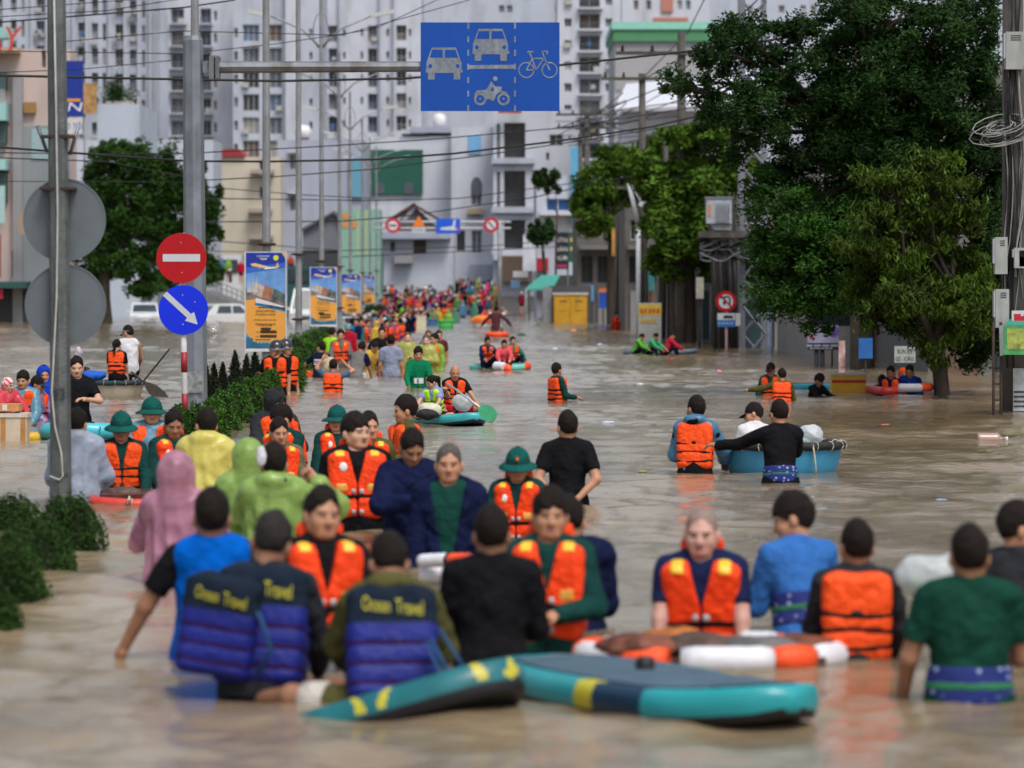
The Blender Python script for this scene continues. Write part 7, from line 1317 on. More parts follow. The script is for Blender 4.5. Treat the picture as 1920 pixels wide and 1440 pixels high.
crate('pale yellow crate cart left of the blue basin boat', 781, 799, 594, 618, mat('crate_cream', (.58, .54, .38), .7), None, mat('crate_lid', (.5, .5, .46), .7), .5)
# things adrift
r_ = thing('plastic_jug', 'clear ribbed water jug drifting on the right', 'jug', (X(1852, 46.5), 46.5, .0)); b = MB(); PJ = mat('jug_plastic', (.36, .24, .20), .2, .2, 3, spec=.6); q = [(0, .0)] + [(.075 + .007 * (i % 2), .005 + i * .021) for i in range(12)] + [(.06, .27), (.025, .295), (.025, .32), (.028, .32), (.028, .345), (0, .345)]
b.lathe(q, (0, 0, 0), PJ, 18); b.v = [(X(1832, 46.5) + z, 46.5 + y, .02 + x) for x, y, z in b.v]; b.build('bottle', r_); b = MB(); b.tube([(X(1832, 46.5) + .347, 46.5, .02), (X(1832, 46.5) + .37, 46.5, .02)], .031, FLW, 10); b.build('cap', r_)
for i, (x, y, r3, c, lab) in enumerate([(1348, 699, (.06, .06, .05), (.70, .20, .42), 'crumpled pink plastic bag drifting in the middle of the street'), (1661, 798, (.07, .05, .018), (.42, .12, .09), 'reddish scrap floating near the jug'), (1140, 793, (.09, .05, .02), (.42, .50, .60), 'clear plastic bottle scrap drifting behind the man in black'), (1200, 722, (.07, .05, .03), (.55, .55, .58), 'white cup drifting in the middle of the street'), (1602, 842, (.04, .03, .018), (.03, .03, .035), 'small black scrap beside the blue basket boat'), (1765, 941, (.06, .05, .02), (.22, .42, .62), 'blue plastic scrap near the man in the dark green shirt'), (1808, 874, (.10, .06, .015), (.16, .18, .08), 'leafy debris drifting at the right'), (1830, 874, (.10, .05, .018), (.30, .28, .20), 'pale woody debris next to the leafy debris'), (1205, 885, (.05, .03, .012), (.30, .30, .09), 'yellowish leaf scrap left of the blue poncho'), (1075, 622, (.14, .1, .08), (.65, .27, .1), 'orange scrap floating before the yellow kiosk'), (1125, 648, (.11, .1, .05), (.5, .5, .5), 'pale scrap drifting beyond the pink bag'), (1040, 655, (.1, .08, .04), (.5, .55, .6), 'white scrap drifting right of the three seated men'), (1460, 638, (.14, .12, .09), (.30, .34, .07), 'yellow green float bobbing by the striped post'), (1110, 585, (.5, .3, .25), (.22, .25, .30), 'grey sack beside the yellow kiosk'), (1168, 598, (.35, .3, .3), (.18, .40, .5), 'light blue basin by the right kerb')]):
    d = dep(y); heap('debris', lab, 'debris', (X(x, d), d, r3[2] * .35), r3, c, i * 1.3, h=min(r3) * .28)
heap('plastic_bag', 'big white plastic bag of supplies between the man in green and the vest wearer', 'plastic bag', P(1742, 1078, 18.6), (.17, .12, .11), None, 8, m=film('bag_supply', (.72, .75, .77), .25), h=.014); heap('bundle', 'green and white packets inside the big white plastic bag', 'bundle', P(1738, 1096, 18.6), (.12, .08, .05), (.12, .36, .22), 9, h=.014)
# vehicles far off ---------------------------------------------------------
CARW = mat('car_white', (.62, .64, .66), .25, .05, 2, coat=.6); CARG = mat('car_glass', (.04, .055, .065), .1, .4, 1, spec=.7); TYRE = mat('tyre', (.02, .02, .02), .85); LAMPM = mat('headlight', (.6, .6, .62), .15, .1); TAIL = mat('taillight', (.45, .01, .02), .25)
def car(label, x, yw, rz, L=4.3, Wd=1.75, Hh=1.6, bonnet=1.15, name='car', d=None, m=None, boot=.35, z=-.62):
    """body from side profile sections; front along -y before turning by rz"""
    d = d or dep(yw); r = thing(name, label, 'car', (X(x, d), d, z), None, rz); m = m or CARW; w_ = Wd / 2
    low = [(-L / 2, .35), (-L / 2, .78), (-L / 2 + .12, .92), (-L / 2 + bonnet, 1.0), (L / 2 - .1, 1.02), (L / 2, .9), (L / 2, .35)]
    def loft(b, prof, wf, m):
        n = len(prof); vs = [(-wf(z), y, z) for y, z in prof] + [(wf(z), y, z) for y, z in prof]; b.add(vs, [tuple(range(n)), tuple(range(2 * n - 1, n - 1, -1))] + [(i, i + n, (i + 1) % n + n, (i + 1) % n) for i in range(n)], m)
    b = MB(); loft(b, low, lambda z: w_ * (1 - .05 * max(0, z - .75)), m); b.build('body', r, local=True)
    y0, y1 = -L / 2 + bonnet, L / 2 - boot; cab = [(y0, 1.0), (y0 + .75, Hh - .06), (y0 + 1.1, Hh), (y1 - .55, Hh - .02), (y1, 1.01)]
    b = MB(); loft(b, cab, lambda z: w_ * (.96 - .22 * (z - 1.0)), m); cb = b.build('cabin', r, local=True)
    def gl(pts): b = MB(); n = len(pts); b.add(pts + [(p[0] * .97, p[1], p[2] - .01) for p in pts], [tuple(range(n)), tuple(range(2 * n - 1, n - 1, -1))] + [(i, i + n, (i + 1) % n + n, (i + 1) % n) for i in range(n)], CARG); b.build('window', cb, local=True)
    wf = lambda z: w_ * (.96 - .22 * (z - 1.0)); za, zb_ = 1.05, Hh - .12
    f = lambda z: y0 + .75 * (z - 1.0) / (Hh - 1.06) - .012; gl([(-wf(za) + .09, f(za), za), (wf(za) - .09, f(za), za), (wf(zb_) - .09, f(zb_), zb_), (-wf(zb_) + .09, f(zb_), zb_)])
    g = lambda z: y1 - .55 * (z - 1.01) / (Hh - 1.03) + .014; gl([(wf(za) - .1, g(za), za), (-wf(za) + .1, g(za), za), (-wf(zb_) + .1, g(zb_), zb_), (wf(zb_) - .1, g(zb_), zb_)])
    for sg in (-1, 1):
        for (ya, yb_) in ((.30, .46), (.49, .80)):
            q = lambda t: y0 + (y1 - y0) * t; gl([(sg * (wf(za) + .006), q(ya - (.16 if ya < .4 else 0)), za), (sg * (wf(za) + .006), q(yb_), za), (sg * (wf(zb_) + .006), q(min(yb_, .74)), zb_), (sg * (wf(zb_) + .006), q(ya), zb_)])
        b = MB(); b.box((sg * (w_ - .28), -L / 2 - .01, .76), (.20, .03, .09), LAMPM); b.build('headlight', r, local=True); b = MB(); b.box((sg * (w_ - .2), L / 2 + .005, .85), (.17, .03, .1), TAIL); b.build('taillight', r, local=True); b = MB(); b.box((sg * (w_ + .09), y0 + .25, 1.08), (.09, .06, .07), m); b.build('mirror', r, local=True)
        for yy_ in (-L / 2 + .85, L / 2 - .85):
            b = MB(); b.lathe([(.16, -.1), (.33, -.1), (.34, 0), (.33, .1), (.16, .1)], (0, 0, 0), TYRE, 16); b.v = [(sg * (w_ - .1) + z_, yy_ + x_, .33 + y_) for x_, y_, z_ in b.v]; b.build('wheel', r, local=True)
    b = MB(); b.box((0, -L / 2 - .012, .55), (.5, .02, .09), CARG); b.build('grille', r, local=True); b = MB(); b.box((0, L / 2 + .012, .62), (.26, .015, .06), FLW); b.build('number_plate', r, local=True); return r
car('white car facing the camera, drowned to its bumper by the round tree', 271, 598, R(6)); car('white hatchback seen from behind at an angle, half drowned', 436, 602, R(118), boot=.25)
car('white minibus with a dark windscreen between the first two banners', 572, 598, R(4), 4.9, 1.9, 2.3, .75, 'minibus', z=-.45); car('pale grey car far behind the post with the grey discs', 222, 588, R(20), d=262, m=mat('car_grey', (.35, .36, .38), .3, coat=.5))
# raised bridge approach at the far left with its railing
RW = mat('ramp_concrete', (.17, .18, .19), .85, .25, 2, dirt=((.07, .07, .07), .6, 1))
b = MB(); d0 = 262
q = [(X(255, d0), -1), (X(500, d0), -1), (X(500, d0), Z(596, d0)), (X(440, d0), Z(570, d0)), (X(380, d0), Z(545, d0)), (X(255, d0), Z(535, d0))]; b.prism(q, d0, d0 + 9, RW); tag(b.build('bridge_ramp', loc=(X(400, d0), d0, -1)), kind='structure')
r_ = thing('railing', 'grey steel railing sloping down along the bridge ramp', 'railing', (X(380, d0), d0, -1))
RLP = [(255, 535), (380, 545), (440, 570), (500, 596)]
for off in (.35, .7, 1.05): b = MB(); b.tube([P(x, y, d0 + .15) + Vector((0, 0, off)) for x, y in RLP], .045, LP, 6); b.build('rail', r_)
for i in range(26):
    x = 258 + i * 9.3; k = max(j for j in range(3) if RLP[j][0] <= x); t = (x - RLP[k][0]) / (RLP[k + 1][0] - RLP[k][0]); y = RLP[k][1] + (RLP[k + 1][1] - RLP[k][1]) * t; b = MB(); c = P(x, y, d0 + .15); b.box(c + Vector((0, 0, .53)), (.04, .04, .56), LP); b.build('baluster', r_)
def motorbike(label, x, y, d, col, lamp=False):
    r = thing('motorbike', label, 'motorbike', P(x, y, d), 'motorbikes on the bridge ramp'); c = P(x, y, d); bm = mat('bike_' + label[:12], col, .3, coat=.4); b = MB()
    for dy in (-.6, .6):
        b = MB(); b.tube([(c.x, c.y + dy + math.cos(a) * .25, c.z + .28 + math.sin(a) * .25) for a in np.linspace(0, 6.284, 15)], .05, TYRE, 6); b.build('wheel', r)
    b = MB(); b.box((c.x, c.y, c.z + .55), (.13, .55, .16), bm, taper=.8); b.box((c.x, c.y - .45, c.z + .85), (.16, .1, .22), bm, taper=.7); b.build('body', r); b = MB(); b.tube([(c.x - .32, c.y - .35, c.z + 1.05), (c.x, c.y - .45, c.z + 1.0), (c.x + .32, c.y - .35, c.z + 1.05)], .025, TYRE, 5); b.build('handlebar', r)
    b = MB(); b.lathe([(0, 0), (.10, .01), (.11, .05), (.09, .09)], (0, 0, 0), mat('lamp_lit', (1, .93, 1), .3, .02, emit=14) if lamp else LAMPM, 12); b.v = [(c.x + x_, c.y - .56 + z_, c.z + .88 + y_) for x_, y_, z_ in b.v]; b.build('headlight', r)
motorbike('motorbike with its headlight lit on the bridge ramp', 402, 527, 264, (.05, .05, .25), True); motorbike('dark motorbike beside the lit one on the bridge ramp', 432, 530, 265, (.10, .02, .02)); motorbike('motorbike behind the rider in the pale green raincoat on the ramp', 418, 526, 267, (.05, .12, .10))
r_ = thing('truck', 'white box lorry standing on the bridge behind the riders', 'lorry', (X(432, 285), 285, .3)); b = MB(); b.bx(X(416, 285), X(452, 285), 285, 290, .75, Z(478, 285), CARW); b.build('box_body', r_); b = MB(); b.bx(X(418, 285), X(446, 285), 284.9, 284.99, Z(512, 285), Z(487, 285), CARG); b.build('windscreen', r_)
for x in (420, 446): b = MB(); b.box((X(x, 285), 286, .6), (.2, .4, .35), TYRE); b.build('wheel', r_)
r_ = thing('truck', 'dark teal lorry between the first two banners behind the minibus', 'lorry', (X(560, 258), 258, -.9)); b = MB(); b.bx(X(538, 258), X(582, 258), 258, 263, -.2, Z(498, 258), mat('lorry_teal', (.02, .07, .085), .5)); b.build('box_body', r_); b = MB(); b.bx(X(541, 258), X(579, 258), 257.9, 257.99, Z(528, 258), Z(506, 258), CARG); b.build('windscreen', r_)
for x in (545, 574): b = MB(); b.box((X(x, 258), 259, -.5), (.2, .45, .45), TYRE); b.build('wheel', r_)
# ------------------------------------------------------------------ the people
OR = nylon('orange', (.95, .085, .010)); ORS = nylon('orange_red', (.95, .060, .008)); NEON = nylon('neon', (.42, .80, .02))
C_ = lambda n, c: cloth(n, c)
BK = C_('black', (.009, .009, .011)); DG = C_('army_green', (.008, .045, .040)); OL = C_('olive', (.085, .080, .028)); NV = C_('navy', (.008, .012, .045)); DK = C_('trousers_dark', (.012, .013, .016)); BL = C_('royal_blue', (.0, .10, .48)); SB_ = C_('sky_blue', (.035, .14, .42))
GB = C_('grey_blue', (.24, .27, .38)); GR = C_('grey', (.12, .12, .125)); TG = C_('tee_green', (.008, .048, .032)); EM = C_('emerald', (.005, .17, .075)); WH = C_('white', (.62, .62, .65)); RD_ = C_('red', (.42, .012, .02)); CH = C_('charcoal', (.028, .030, .035)); CORAL = nylon('coral', (.62, .07, .09))
PB = film('blue', (.10, .30, .52), .18); PC = film('clear', (.58, .64, .74), .38); PY = film('yellow', (.82, .74, .20), .12); PP = film('pink', (.74, .36, .50), .34); PG = film('green', (.40, .62, .16), .24); PYG = film('yellow_green', (.46, .50, .12), .12); PU = film('purple', (.34, .25, .50), .15); PR = film('red', (.72, .07, .10), .06); PT = film('teal_blue', (.16, .40, .55), .15)
BATIK = dots('batik', (.010, .022, .16), (.30, .36, .55), 24); BGRN = mat('batik_green', (.02, .16, .06), .8, .2); STRIPE = mat('vest_blue', (.004, .012, .20), .6, .2, 5, .4, 30); STRAPB = mat('webbing_teal', (.01, .06, .16), .7, .2)
YT = mat('print_yellow', (.50, .46, .03), .6, .1)
V3 = ('vest', OR, 'tourist'); VB = ('vest', ORS, 'badge'); VS = ('vest', ORS, 'plain_solas'); TR = ('trousers', DK)

def blue_vest(root, T, k, lean, yaw, name='life_vest', par=None, lettering=True, zs=(1.00, 1.09, 1.18), only=None):
    """dark blue life vest with webbing bands and yellow lettering on its back panel"""
    p, lo, h = grid([-.24, -.19, .90], [.24, .20, 1.50], .013); f = rbox(p, (0, 0, 1.19), (.205, .155, .27), .06) - .004 * wob(p, 14, 2)
    f = smax(f, p[2] - (1.475 - .40 * np.maximum(np.abs(p[0]) - .07, 0)), .015)
    for sg in (-1, 1): f = smax(f, -cap(p, (sg * .235, 0, 1.45), (sg * .235, 0, 1.24), .066, .062), .015)
    f = smax(f, -cap(p, (0, 0, 1.42), (0, 0, 1.6), .078, .10), .012); f = smax(f, -np.maximum(np.abs(p[0]) - np.maximum(.004, .3 * (p[2] - 1.2)), p[1] + .02), .012)
    for z in zs: f = f + .008 * np.exp(-((p[2] - z) / .014) ** 2)
    V, Q = nets(f, lo, h); c = V[Q].mean(1); mi = (c[:, 2] > 1.27).astype(int)
    Tm = lambda A: np.array([tuple(T(v) * k) for v in A])
    o = link('vest', np_mesh('vest', Tm(V), Q, [STRIPE, C_('vest_yoke', (.012, .020, .035))], mi), root)
    for z in zs:
        V, Q = nets(np.maximum(f - .006, np.abs(p[2] - z) - .012), lo, h); link('strap', np_mesh('strap', Tm(V), Q, [C_('strap_plum', (.030, .008, .045))]), o)
    if lettering:
        b = MB(); b.text('Ocean', (-.075, 0), .066, YT, .0, width=.125); b.text('Travel', (.075, 0), .066, YT, .0, width=.125); vs = [Vector((v[0], .166 + (v[1] * -1), 1.345 + v[2] - .10 * v[0])) for v in b.v]; vs = [Vector((-v.x, v.y - .0, v.z)) for v in vs]
        b.v = [tuple(T(v) * k) for v in vs]; b.f = [f_[::-1] for f_ in b.f]; b.build('lettering', o, local=True)
    return o
def Tof(k, lean=0, side=0, hipz=.92):
    Rl = Matrix.Rotation(R(lean), 3, 'X') @ Matrix.Rotation(R(side), 3, 'Y'); hv = Vector((0, 0, .92))
    return lambda v: (lambda q: Vector((q.x, q.y, q.z - .92 + hipz)))(Rl @ (Vector(v) - hv) + hv)

# ---- foreground group
r, W, k, J = person('man in bright blue sleeveless top over black tee with left arm stretched low', 398, 915, 1236, 182, -2, 0, (0, 0, 0), ('low', ((.52, -.10, -.84), (.45, -.25, -.85))), [('tee', BK), TR, ('tank', BL)], skin='d', hair=('short', 'black'), build=1.08, hands=('relax', 'relax'))
r.children[0]  # body
r2, W, k, J = person('man with dark grey hair in black and blue striped vest lettered in yellow, leaning right', 484, 965, 1300, 176, 14, -3, (0, 4, -6), ('low', 'low'), [('long', CH), TR], hair=('short', 'dgray'), skin='d', build=1.0); blue_vest(r2, Tof(k, 14, -3), k, 4, 176)
# spare striped vest hanging on the first man's back
def loose_vest(label, c, k, tilt, yaw):
    r = thing('life_vest', label, 'life vest', c, 'striped blue life vests', R(yaw)); Rm = Matrix.Rotation(R(tilt), 3, 'Y'); T = lambda v: Rm @ (Vector(v) - Vector((0, 0, 1.0))); blue_vest(r, T, k, 0, yaw)
    b = MB(); b.tube([(-.20, .10, -.06), (-.27, .12, .06), (-.22, .12, .2), (-.15, .05, .3)], .012, STRAPB, 6); b.build('webbing', r, local=True); return r
loose_vest('striped blue life vest slung on the back of the man in bright blue', P(404, 1236, 17.45), .86, -9, 176)
person('boy faced man in orange vest over a black shirt behind the grey tub', 604, 912, 1234, 14, 0, 0, (8, 0, 4), ('low', 'low'), [('long', BK, 'high'), TR, ('vest', ORS, 'plain_solas')], hair=('short', 'black'), skin='m')
r4, W, k, J = person('seated man in olive jacket and striped blue vest on the nearest teal board', 735, 1010, 1322, 186, 16, 0, (0, 16, 0), ('hug', 'knee'), [('jacket', OL, 'hooddown'), ('shorts', OL)], hair=('short', 'black'), skin='d', legs='mixed', seat=-.10); blue_vest(r4, Tof(k, 16, 0, .10), k, 16, 186)
b = MB(); j = J[1]; q = [j['hp'].lerp(j['kn'], .55), j['hp'].lerp(j['kn'], .85)]; b.tube([v * k for v in q], [.098 * k, .082 * k], C_('bandage', (.55, .52, .46)), 12); b.build('knee_bandage', r4, local=True)
for a in ([(.16, .16, .42), (.22, .19, .30), (.30, .20, .12), (.36, .18, -.02)], [(.20, .16, .46), (.30, .18, .30), (.34, .2, .10)], [(.14, .17, .40), (.24, .22, .18), (.27, .2, .02)]):
    b = MB(); b.tube([(-x * k, y * k, z * k) for x, y, z in a], .014, STRAPB, 6, flat=.5); b.build('webbing', r4, local=True)
person('man in black long sleeves, back turned, in the middle foreground', 922, 948, 1258, 178, 2, 0, (0, 2, 0), ('fwd', 'fwd'), [('long', BK), TR], hair=('short', 'black'), skin='d', build=1.06)
person('young man in orange vest and dark green sleeves right of the man in black', 1030, 915, 1222, -6, 0, 0, (10, 0, 2), ('low', ((.25, -.3, -.9), (-.75, -.7, -.1))), [('long', DG), TR, ('vest', ORS, 'plain_solas')], hair=('fringe', 'black'), skin='m', hands=('relax', 'grip'))
person('man in navy raincoat half hidden behind the young man in the orange vest', 1072, 930, 1190, 196, 6, 0, (-14, 6, 0), ('fwd', 'low'), [('jacket', NV), TR], hair=('short', 'black'), hat=('cap', (.02, .022, .028)), build=1.12)
person('bald stout man in big orange vest and navy tee leaning on the raft', 1318, 948, 1212, -6, 14, 0, (-4, -8, 0), ('lean', 'lean'), [('tee', C_('tee_navy', (.012, .018, .06))), TR, ('vest', ORS, 'old')], hair=('thin', 'stubble'), skin='p', build=1.16, wide=1.06, hands=('flat', 'flat'))
person('man in blue long sleeves seen in profile with a printed cloth round his waist', 1512, 930, 1200, 208, 12, 0, (50, 8, 0), (((.22, -.30, -.9), (.1, -.4, -.9)), 'fwd'), [('long', SB_), TR, ('band', BATIK, (1.10, .085, BGRN))], hair=('shag', 'black'), skin='m', build=1.06)
person('person in orange vest over black sleeves, back turned, by the supply bag', 1606, 975, 1240, 176, 2, 0, (12, 0, 0), ('low', 'low'), [('long', CH), TR, ('vest', OR, 'tourist')], hair=('short', 'black'), skin='d')
r, W, k, J = person('man in dark green shirt with a printed cloth round his waist at the lower right', 1818, 985, 1316, 178, 2, 0, (0, 2, 0), ('fwd', ((.30, -.05, -.95), (.08, -.55, -.8))), [('tee', TG), TR, ('band', BATIK, (1.00, .085, BGRN))], hair=('short', 'black'), skin='d', build=1.16)
person('man in black cap and black shirt cut off by the right edge', 1905, 940, 1232, 150, 4, 0, (-46, 4, 0), ('fwd', 'low'), [('tee', CH), TR], hair=('short', 'black'), hat=('cap', (.012, .012, .014)), skin='m', build=1.1)
# ---- middle group
person('man in clear whitish raincoat standing behind the grey post marked 43', 142, 766, 938, 170, 4, 0, (0, 6, 0), ('fwd', 'fwd'), [('long', C_('pale_blue_shirt', (.25, .32, .45))), TR, ('poncho', PC)], hair=('short', 'black'), build=1.1)
person('soldier in green pith helmet with three belted orange vest nearest the red raft', 227, 768, 932, 8, 4, 0, (-6, 4, 0), ('low', 'low'), [('long', DG), TR, ('vest', OR, 'front')], hat=('pith', (.008, .085, .075)), hair=('short', 'black'), skin='m')
person('soldier in pith helmet and light blue raincoat behind the other helmeted one', 285, 742, 897, 4, 0, 0, (6, 0, 0), ('low', 'low'), [('jacket', PT), TR, ('vest', OR, 'front')], hat=('pith', (.008, .075, .065)), hair=('short', 'black'), skin='l', build=1.08, wide=1.06)
person('bareheaded man in orange badge vest looking down beside the yellow raincoat', 322, 768, 927, 22, 6, 0, (-8, 12, 0), ('low', 'low'), [('long', DG), TR, VB], hair=('short', 'black'), skin='d')
person('man in pale yellow raincoat and black cap, back turned', 386, 765, 950, 168, 2, 0, (30, 2, 0), ('fwd', 'fwd'), [('long', C_('cream_shirt', (.5, .45, .2))), TR, ('poncho', PY)], hair=('short', 'black'), hat=('cap', (.014, .014, .016)), build=1.12)
person('person in hooded translucent pink raincoat, back turned', 332, 850, 1092, 176, 0, 0, (0, 0, 0), ('hug', 'hug'), [('long', C_('mauve', (.10, .045, .12))), ('trousers', C_('mauve_dark', (.07, .035, .08))), ('poncho', PP, 'hood')], hair=('short', 'black'), build=.98)
person('person in hooded green raincoat looking left behind the navy collar', 464, 825, 1032, 190, 2, 0, (20, 0, 0), ('hug', 'hug'), [('long', C_('dark_shirt', (.03, .05, .04))), TR, ('poncho', PG, 'hood')], hair=('short', 'black'))
person('man in green raincoat with a navy hood down his back, arm raised', 514, 830, 1062, 182, 2, 0, (0, 0, 0), (((.72, -.30, -.28), (-.66, -.45, .75)), 'hug'), [('tee', NV, 'hooddown'), TR, ('poncho', PG)], hair=('short', 'black'), build=1.02, hands=('grip', 'relax'))
heap('phone_pouch', 'white pouch held up beside the green hooded head', 'pouch', P(490, 856, FPX / 285 - .05), (.035, .02, .07), (.6, .6, .66), 2, h=.01)
person('man in grey hooded jacket and orange vest by the clipped hedge', 510, 728, 880, 26, 8, 0, (14, 12, 0), ('chest', 'chest'), [('jacket', CH, 'hood'), TR, ('vest', OR, 'front')], hair=('short', 'black'), hat=('cap', (.035, .037, .042)), skin='m')
person('man with bowed head in orange vest behind the hooded man', 543, 760, 905, -38, 10, 0, (-24, 14, 0), ('low', 'low'), [('long', DG), TR, VB], hair=('fringe', 'black'), skin='m')
person('man in camouflage sleeves and orange vest sipping from a cup', 523, 783, 932, 10, 2, 0, (6, 6, 0), ('face', 'low'), [('long', mat('camouflage', (.10, .095, .05), .85, .6, 14)), TR, VB], hair=('short', 'black'), skin='m', hands=('grip', 'relax'))
person('helmeted soldier in orange badge vest looking right behind the big man', 632, 757, 902, 10, 0, 0, (-16, 0, 0), ('low', 'low'), [('long', DG), TR, VB], hat=('pith', (.008, .062, .065)), hair=('short', 'black'), skin='l')
person('tall stout man in orange badge vest and black sleeves looking right', 668, 775, 1000, 6, -2, 0, (34, 0, 0), ('down', 'down'), [('long', BK), TR, VB], hair=('fringe', 'black'), skin='l', build=1.14, wide=1.08)
person('man in orange vest hidden behind the stout man, only his hair showing', 692, 772, 935, 0, 0, 0, (20, 0, 0), ('down', 'down'), [('long', OL), TR, VB], hair=('short', 'black'))
person('man in olive sleeves and orange vest turned left', 765, 743, 897, -70, 4, 0, (-8, 2, 0), ('fwd', 'fwd'), [('long', OL), TR, ('vest', OR, 'front')], hair=('tall', 'black'), skin='m')
person('man in dark navy raincoat looking down at his hands', 768, 806, 1012, 10, 8, 0, (6, 22, 0), ('hug', ((.3, -.35, -.85), (-.55, -.65, .1))), [('jacket', NV), TR], hair=('short', 'black'), skin='d', hands=('relax', 'grip'))
person('older grey haired man in an open navy jacket over a dark green shirt', 842, 830, 1067, -4, 2, 0, (4, 0, 0), ('down', ((.2, .02, -1), (.0, -.25, -1))), [('tee', C_('shirt_pine', (.008, .05, .04))), TR, ('jacket', NV, 'open')], hair=('buzz', 'gray'), skin='m')
person('soldier in pith helmet with a red star badge, orange badge vest', 972, 835, 1008, -8, 4, 0, (6, 6, 0), ('low', 'low'), [('long', DG), TR, VB], hat=('star', (.008, .060, .062)), hair=('short', 'black'), skin='m')
person('man in black polo shirt, hands clasped behind his back', 1064, 770, 945, 178, 0, 0, (14, 2, 0), ('behind', 'behind'), [('tee', BK, 'high'), ('trousers', C_('jeans_dark', (.02, .025, .03)))], hair=('short', 'black'), skin='m', build=1.03)
person('man in translucent blue raincoat and orange vest pushing the blue basket boat', 1303, 742, 888, 168, 6, 0, (40, 2, 0), (((.35, -.5, -.75), (-.1, -.8, -.45)), 'fwd'), [('tee', BK, 'hooddown'), TR, ('poncho', PB, 'tight'), V3], hair=('short', 'black'), skin='d')
person('man in white shirt and black cap behind the blue basket boat', 1424, 756, 866, 200, 16, 0, (60, 4, 0), ('fwd', 'fwd'), [('tee', WH), TR], hair=('short', 'black'), hat=('cap', (.012, .012, .014)), skin='m')
r, W, k, J = person('man in black sleeves and black cap at the near side of the blue boat', 1464, 750, 903, 186, 8, 0, (6, 4, 0), ('push', ((.72, -.55, -.35), (.75, -.55, -.05))), [('long', BK), TR, ('band', BATIK, (.99, .085, BGRN))], hair=('short', 'black'), hat=('capback', (.013, .013, .015)), skin='m')
# ---- people on boards and in the water farther off
person('woman with long black ponytail in neon yellow vest on the seafoam board', 816, 703, 797, -20, 16, 0, (-38, 14, 0), ('knee', 'knee'), [('tee', C_('tee_lilac', (.22, .26, .48))), ('shorts', BK), ('vest', NEON, 'front')], hair=('tail', 'black'), skin='l', legs='cross', seat=.07, build=.92, depth=52.4)
person('bald man in orange vest and red shorts paddling behind the woman', 852, 683, 797, 6, 8, 0, (4, 10, 0), (((-.1, -.55, -.75), (.25, -.8, .5)), ((.45, -.5, -.75), (.2, -.8, -.4))), [('tee', BK), ('shorts', RD_), ('vest', OR, 'front')], hair=None, skin='m', legs='mixed', seat=.08, depth=53.3, hands=('grip', 'grip'))
heap('sack', 'cream cloth bag in the lap of the woman in the neon vest', 'bag', P(806, 768, 51.9), (.17, .13, .10), (.55, .52, .40), 3, h=.016); heap('sack', 'black bundle on the front of the seafoam board', 'bundle', P(801, 777, 51.6), (.16, .12, .07), (.015, .015, .018), 6, h=.016); heap('plastic_bag', 'clear plastic bag with green and red packets beside the bald man', 'plastic bag', P(866, 755, 52.7), (.15, .12, .12), None, 4, m=film('bag_pale', (.66, .68, .68), .25), h=.016)
person('man in orange vest and dark green sleeves alone in the water, facing away', 1045, 680, 751, 118, 0, 0, (26, 0, 0), ('fwd', 'fwd'), [('long', DG), TR, V3], hair=('short', 'black'), skin='m')
person('left one of the three men on the mint board, in navy sleeves and orange vest', 912, 631, 700, 14, 12, 0, (0, 4, 0), ('knee', ((.3, -.5, -.7), (-.6, -.5, .6))), [('long', NV), ('trousers', NV), ('vest', OR, 'front')], hair=('short', 'black'), skin='d', legs='bent', seat=.06, depth=86.5)
person('middle one of the three men on the mint board, in a coral raincoat', 945, 637, 700, 2, 14, 0, (-6, 6, 0), ('knee', 'knee'), [('jacket', CORAL), ('trousers', DK)], hair=('short', 'black'), skin='m', legs='bent', seat=.06, depth=86.3)
person('right one of the three men on the mint board, in green sleeves and orange vest', 960, 631, 700, 20, 6, 0, (-10, 2, 0), ('knee', ((.5, -.3, -.8), (.2, -.5, -.8))), [('long', C_('sleeve_green', (.02, .14, .10))), ('trousers', DK), ('vest', OR, 'front')], hair=('short', 'black'), skin='m', legs='bent', seat=.08, depth=87.6)
person('man in grey blue short sleeved shirt, back turned, with a float round his waist', 733, 627, 707, 180, 0, 0, (0, 4, 0), ('down', 'down'), [('tee', GB), TR], hair=('short', 'black'), skin='m', build=1.06)
EMR, _, _, _ = person('young man in emerald long sleeved shirt with white print', 784, 650, 729, 6, 4, 0, (0, 4, 0), ('low', 'low'), [('long', EM), TR], hair=('fringe', 'black'), skin='m')
b = MB(); b.bx(-.085, .085, -.140, -.134, 1.02, 1.12, FLW); b.bx(-.03, .0, -.144, -.1405, 1.03, 1.11, EM); b.build('shirt_print', bpy.data.objects[-1] if 0 else EMR, local=True)
person('carrier in orange vest with a sack on the shoulder, back turned', 624, 674, 738, 172, 4, 0, (10, 6, 0), ('headup', ((.45, -.3, .35), (-.5, -.3, .8))), [('tee', C_('shirt_steel', (.07, .13, .19))), TR, V3], hair=('short', 'black'), skin='m')
d_ = FPX / 106; heap('sack', 'beige sack tied at its mouth on the shoulder of the carrier', 'sack', P(617, 688, d_ - .22), (.17, .15, .19), (.50, .42, .27), 3, h=.02); b = MB(); c = P(610, 668, d_ - .2); b.tube([c + Vector((math.cos(t) * .04, math.sin(t) * .04, .0)) for t in np.linspace(0, 6.284, 11)], .012, mat('knot_yellow', (.7, .55, .05), .7), 5); tag(b.build('knot', loc=c), 'yellow cord tying the mouth of the beige sack', 'cord')
person('stooping man in grey vest and dark tee leaning on a white float', 664, 642, 708, 150, 26, 0, (30, 6, 0), ('lean', 'lean'), [('tee', NV), TR, ('tank', C_('vest_grey', (.16, .155, .15)))], hair=('short', 'black'), skin='d')
r, W, k, J = person('man in navy tee with a pink and white print on the back', 600, 640, 709, 166, 8, 0, (50, 0, 0), ('down', 'out'), [('tee', C_('tee_midnight', (.010, .014, .035))), TR], hair=('short', 'black'), skin='m')
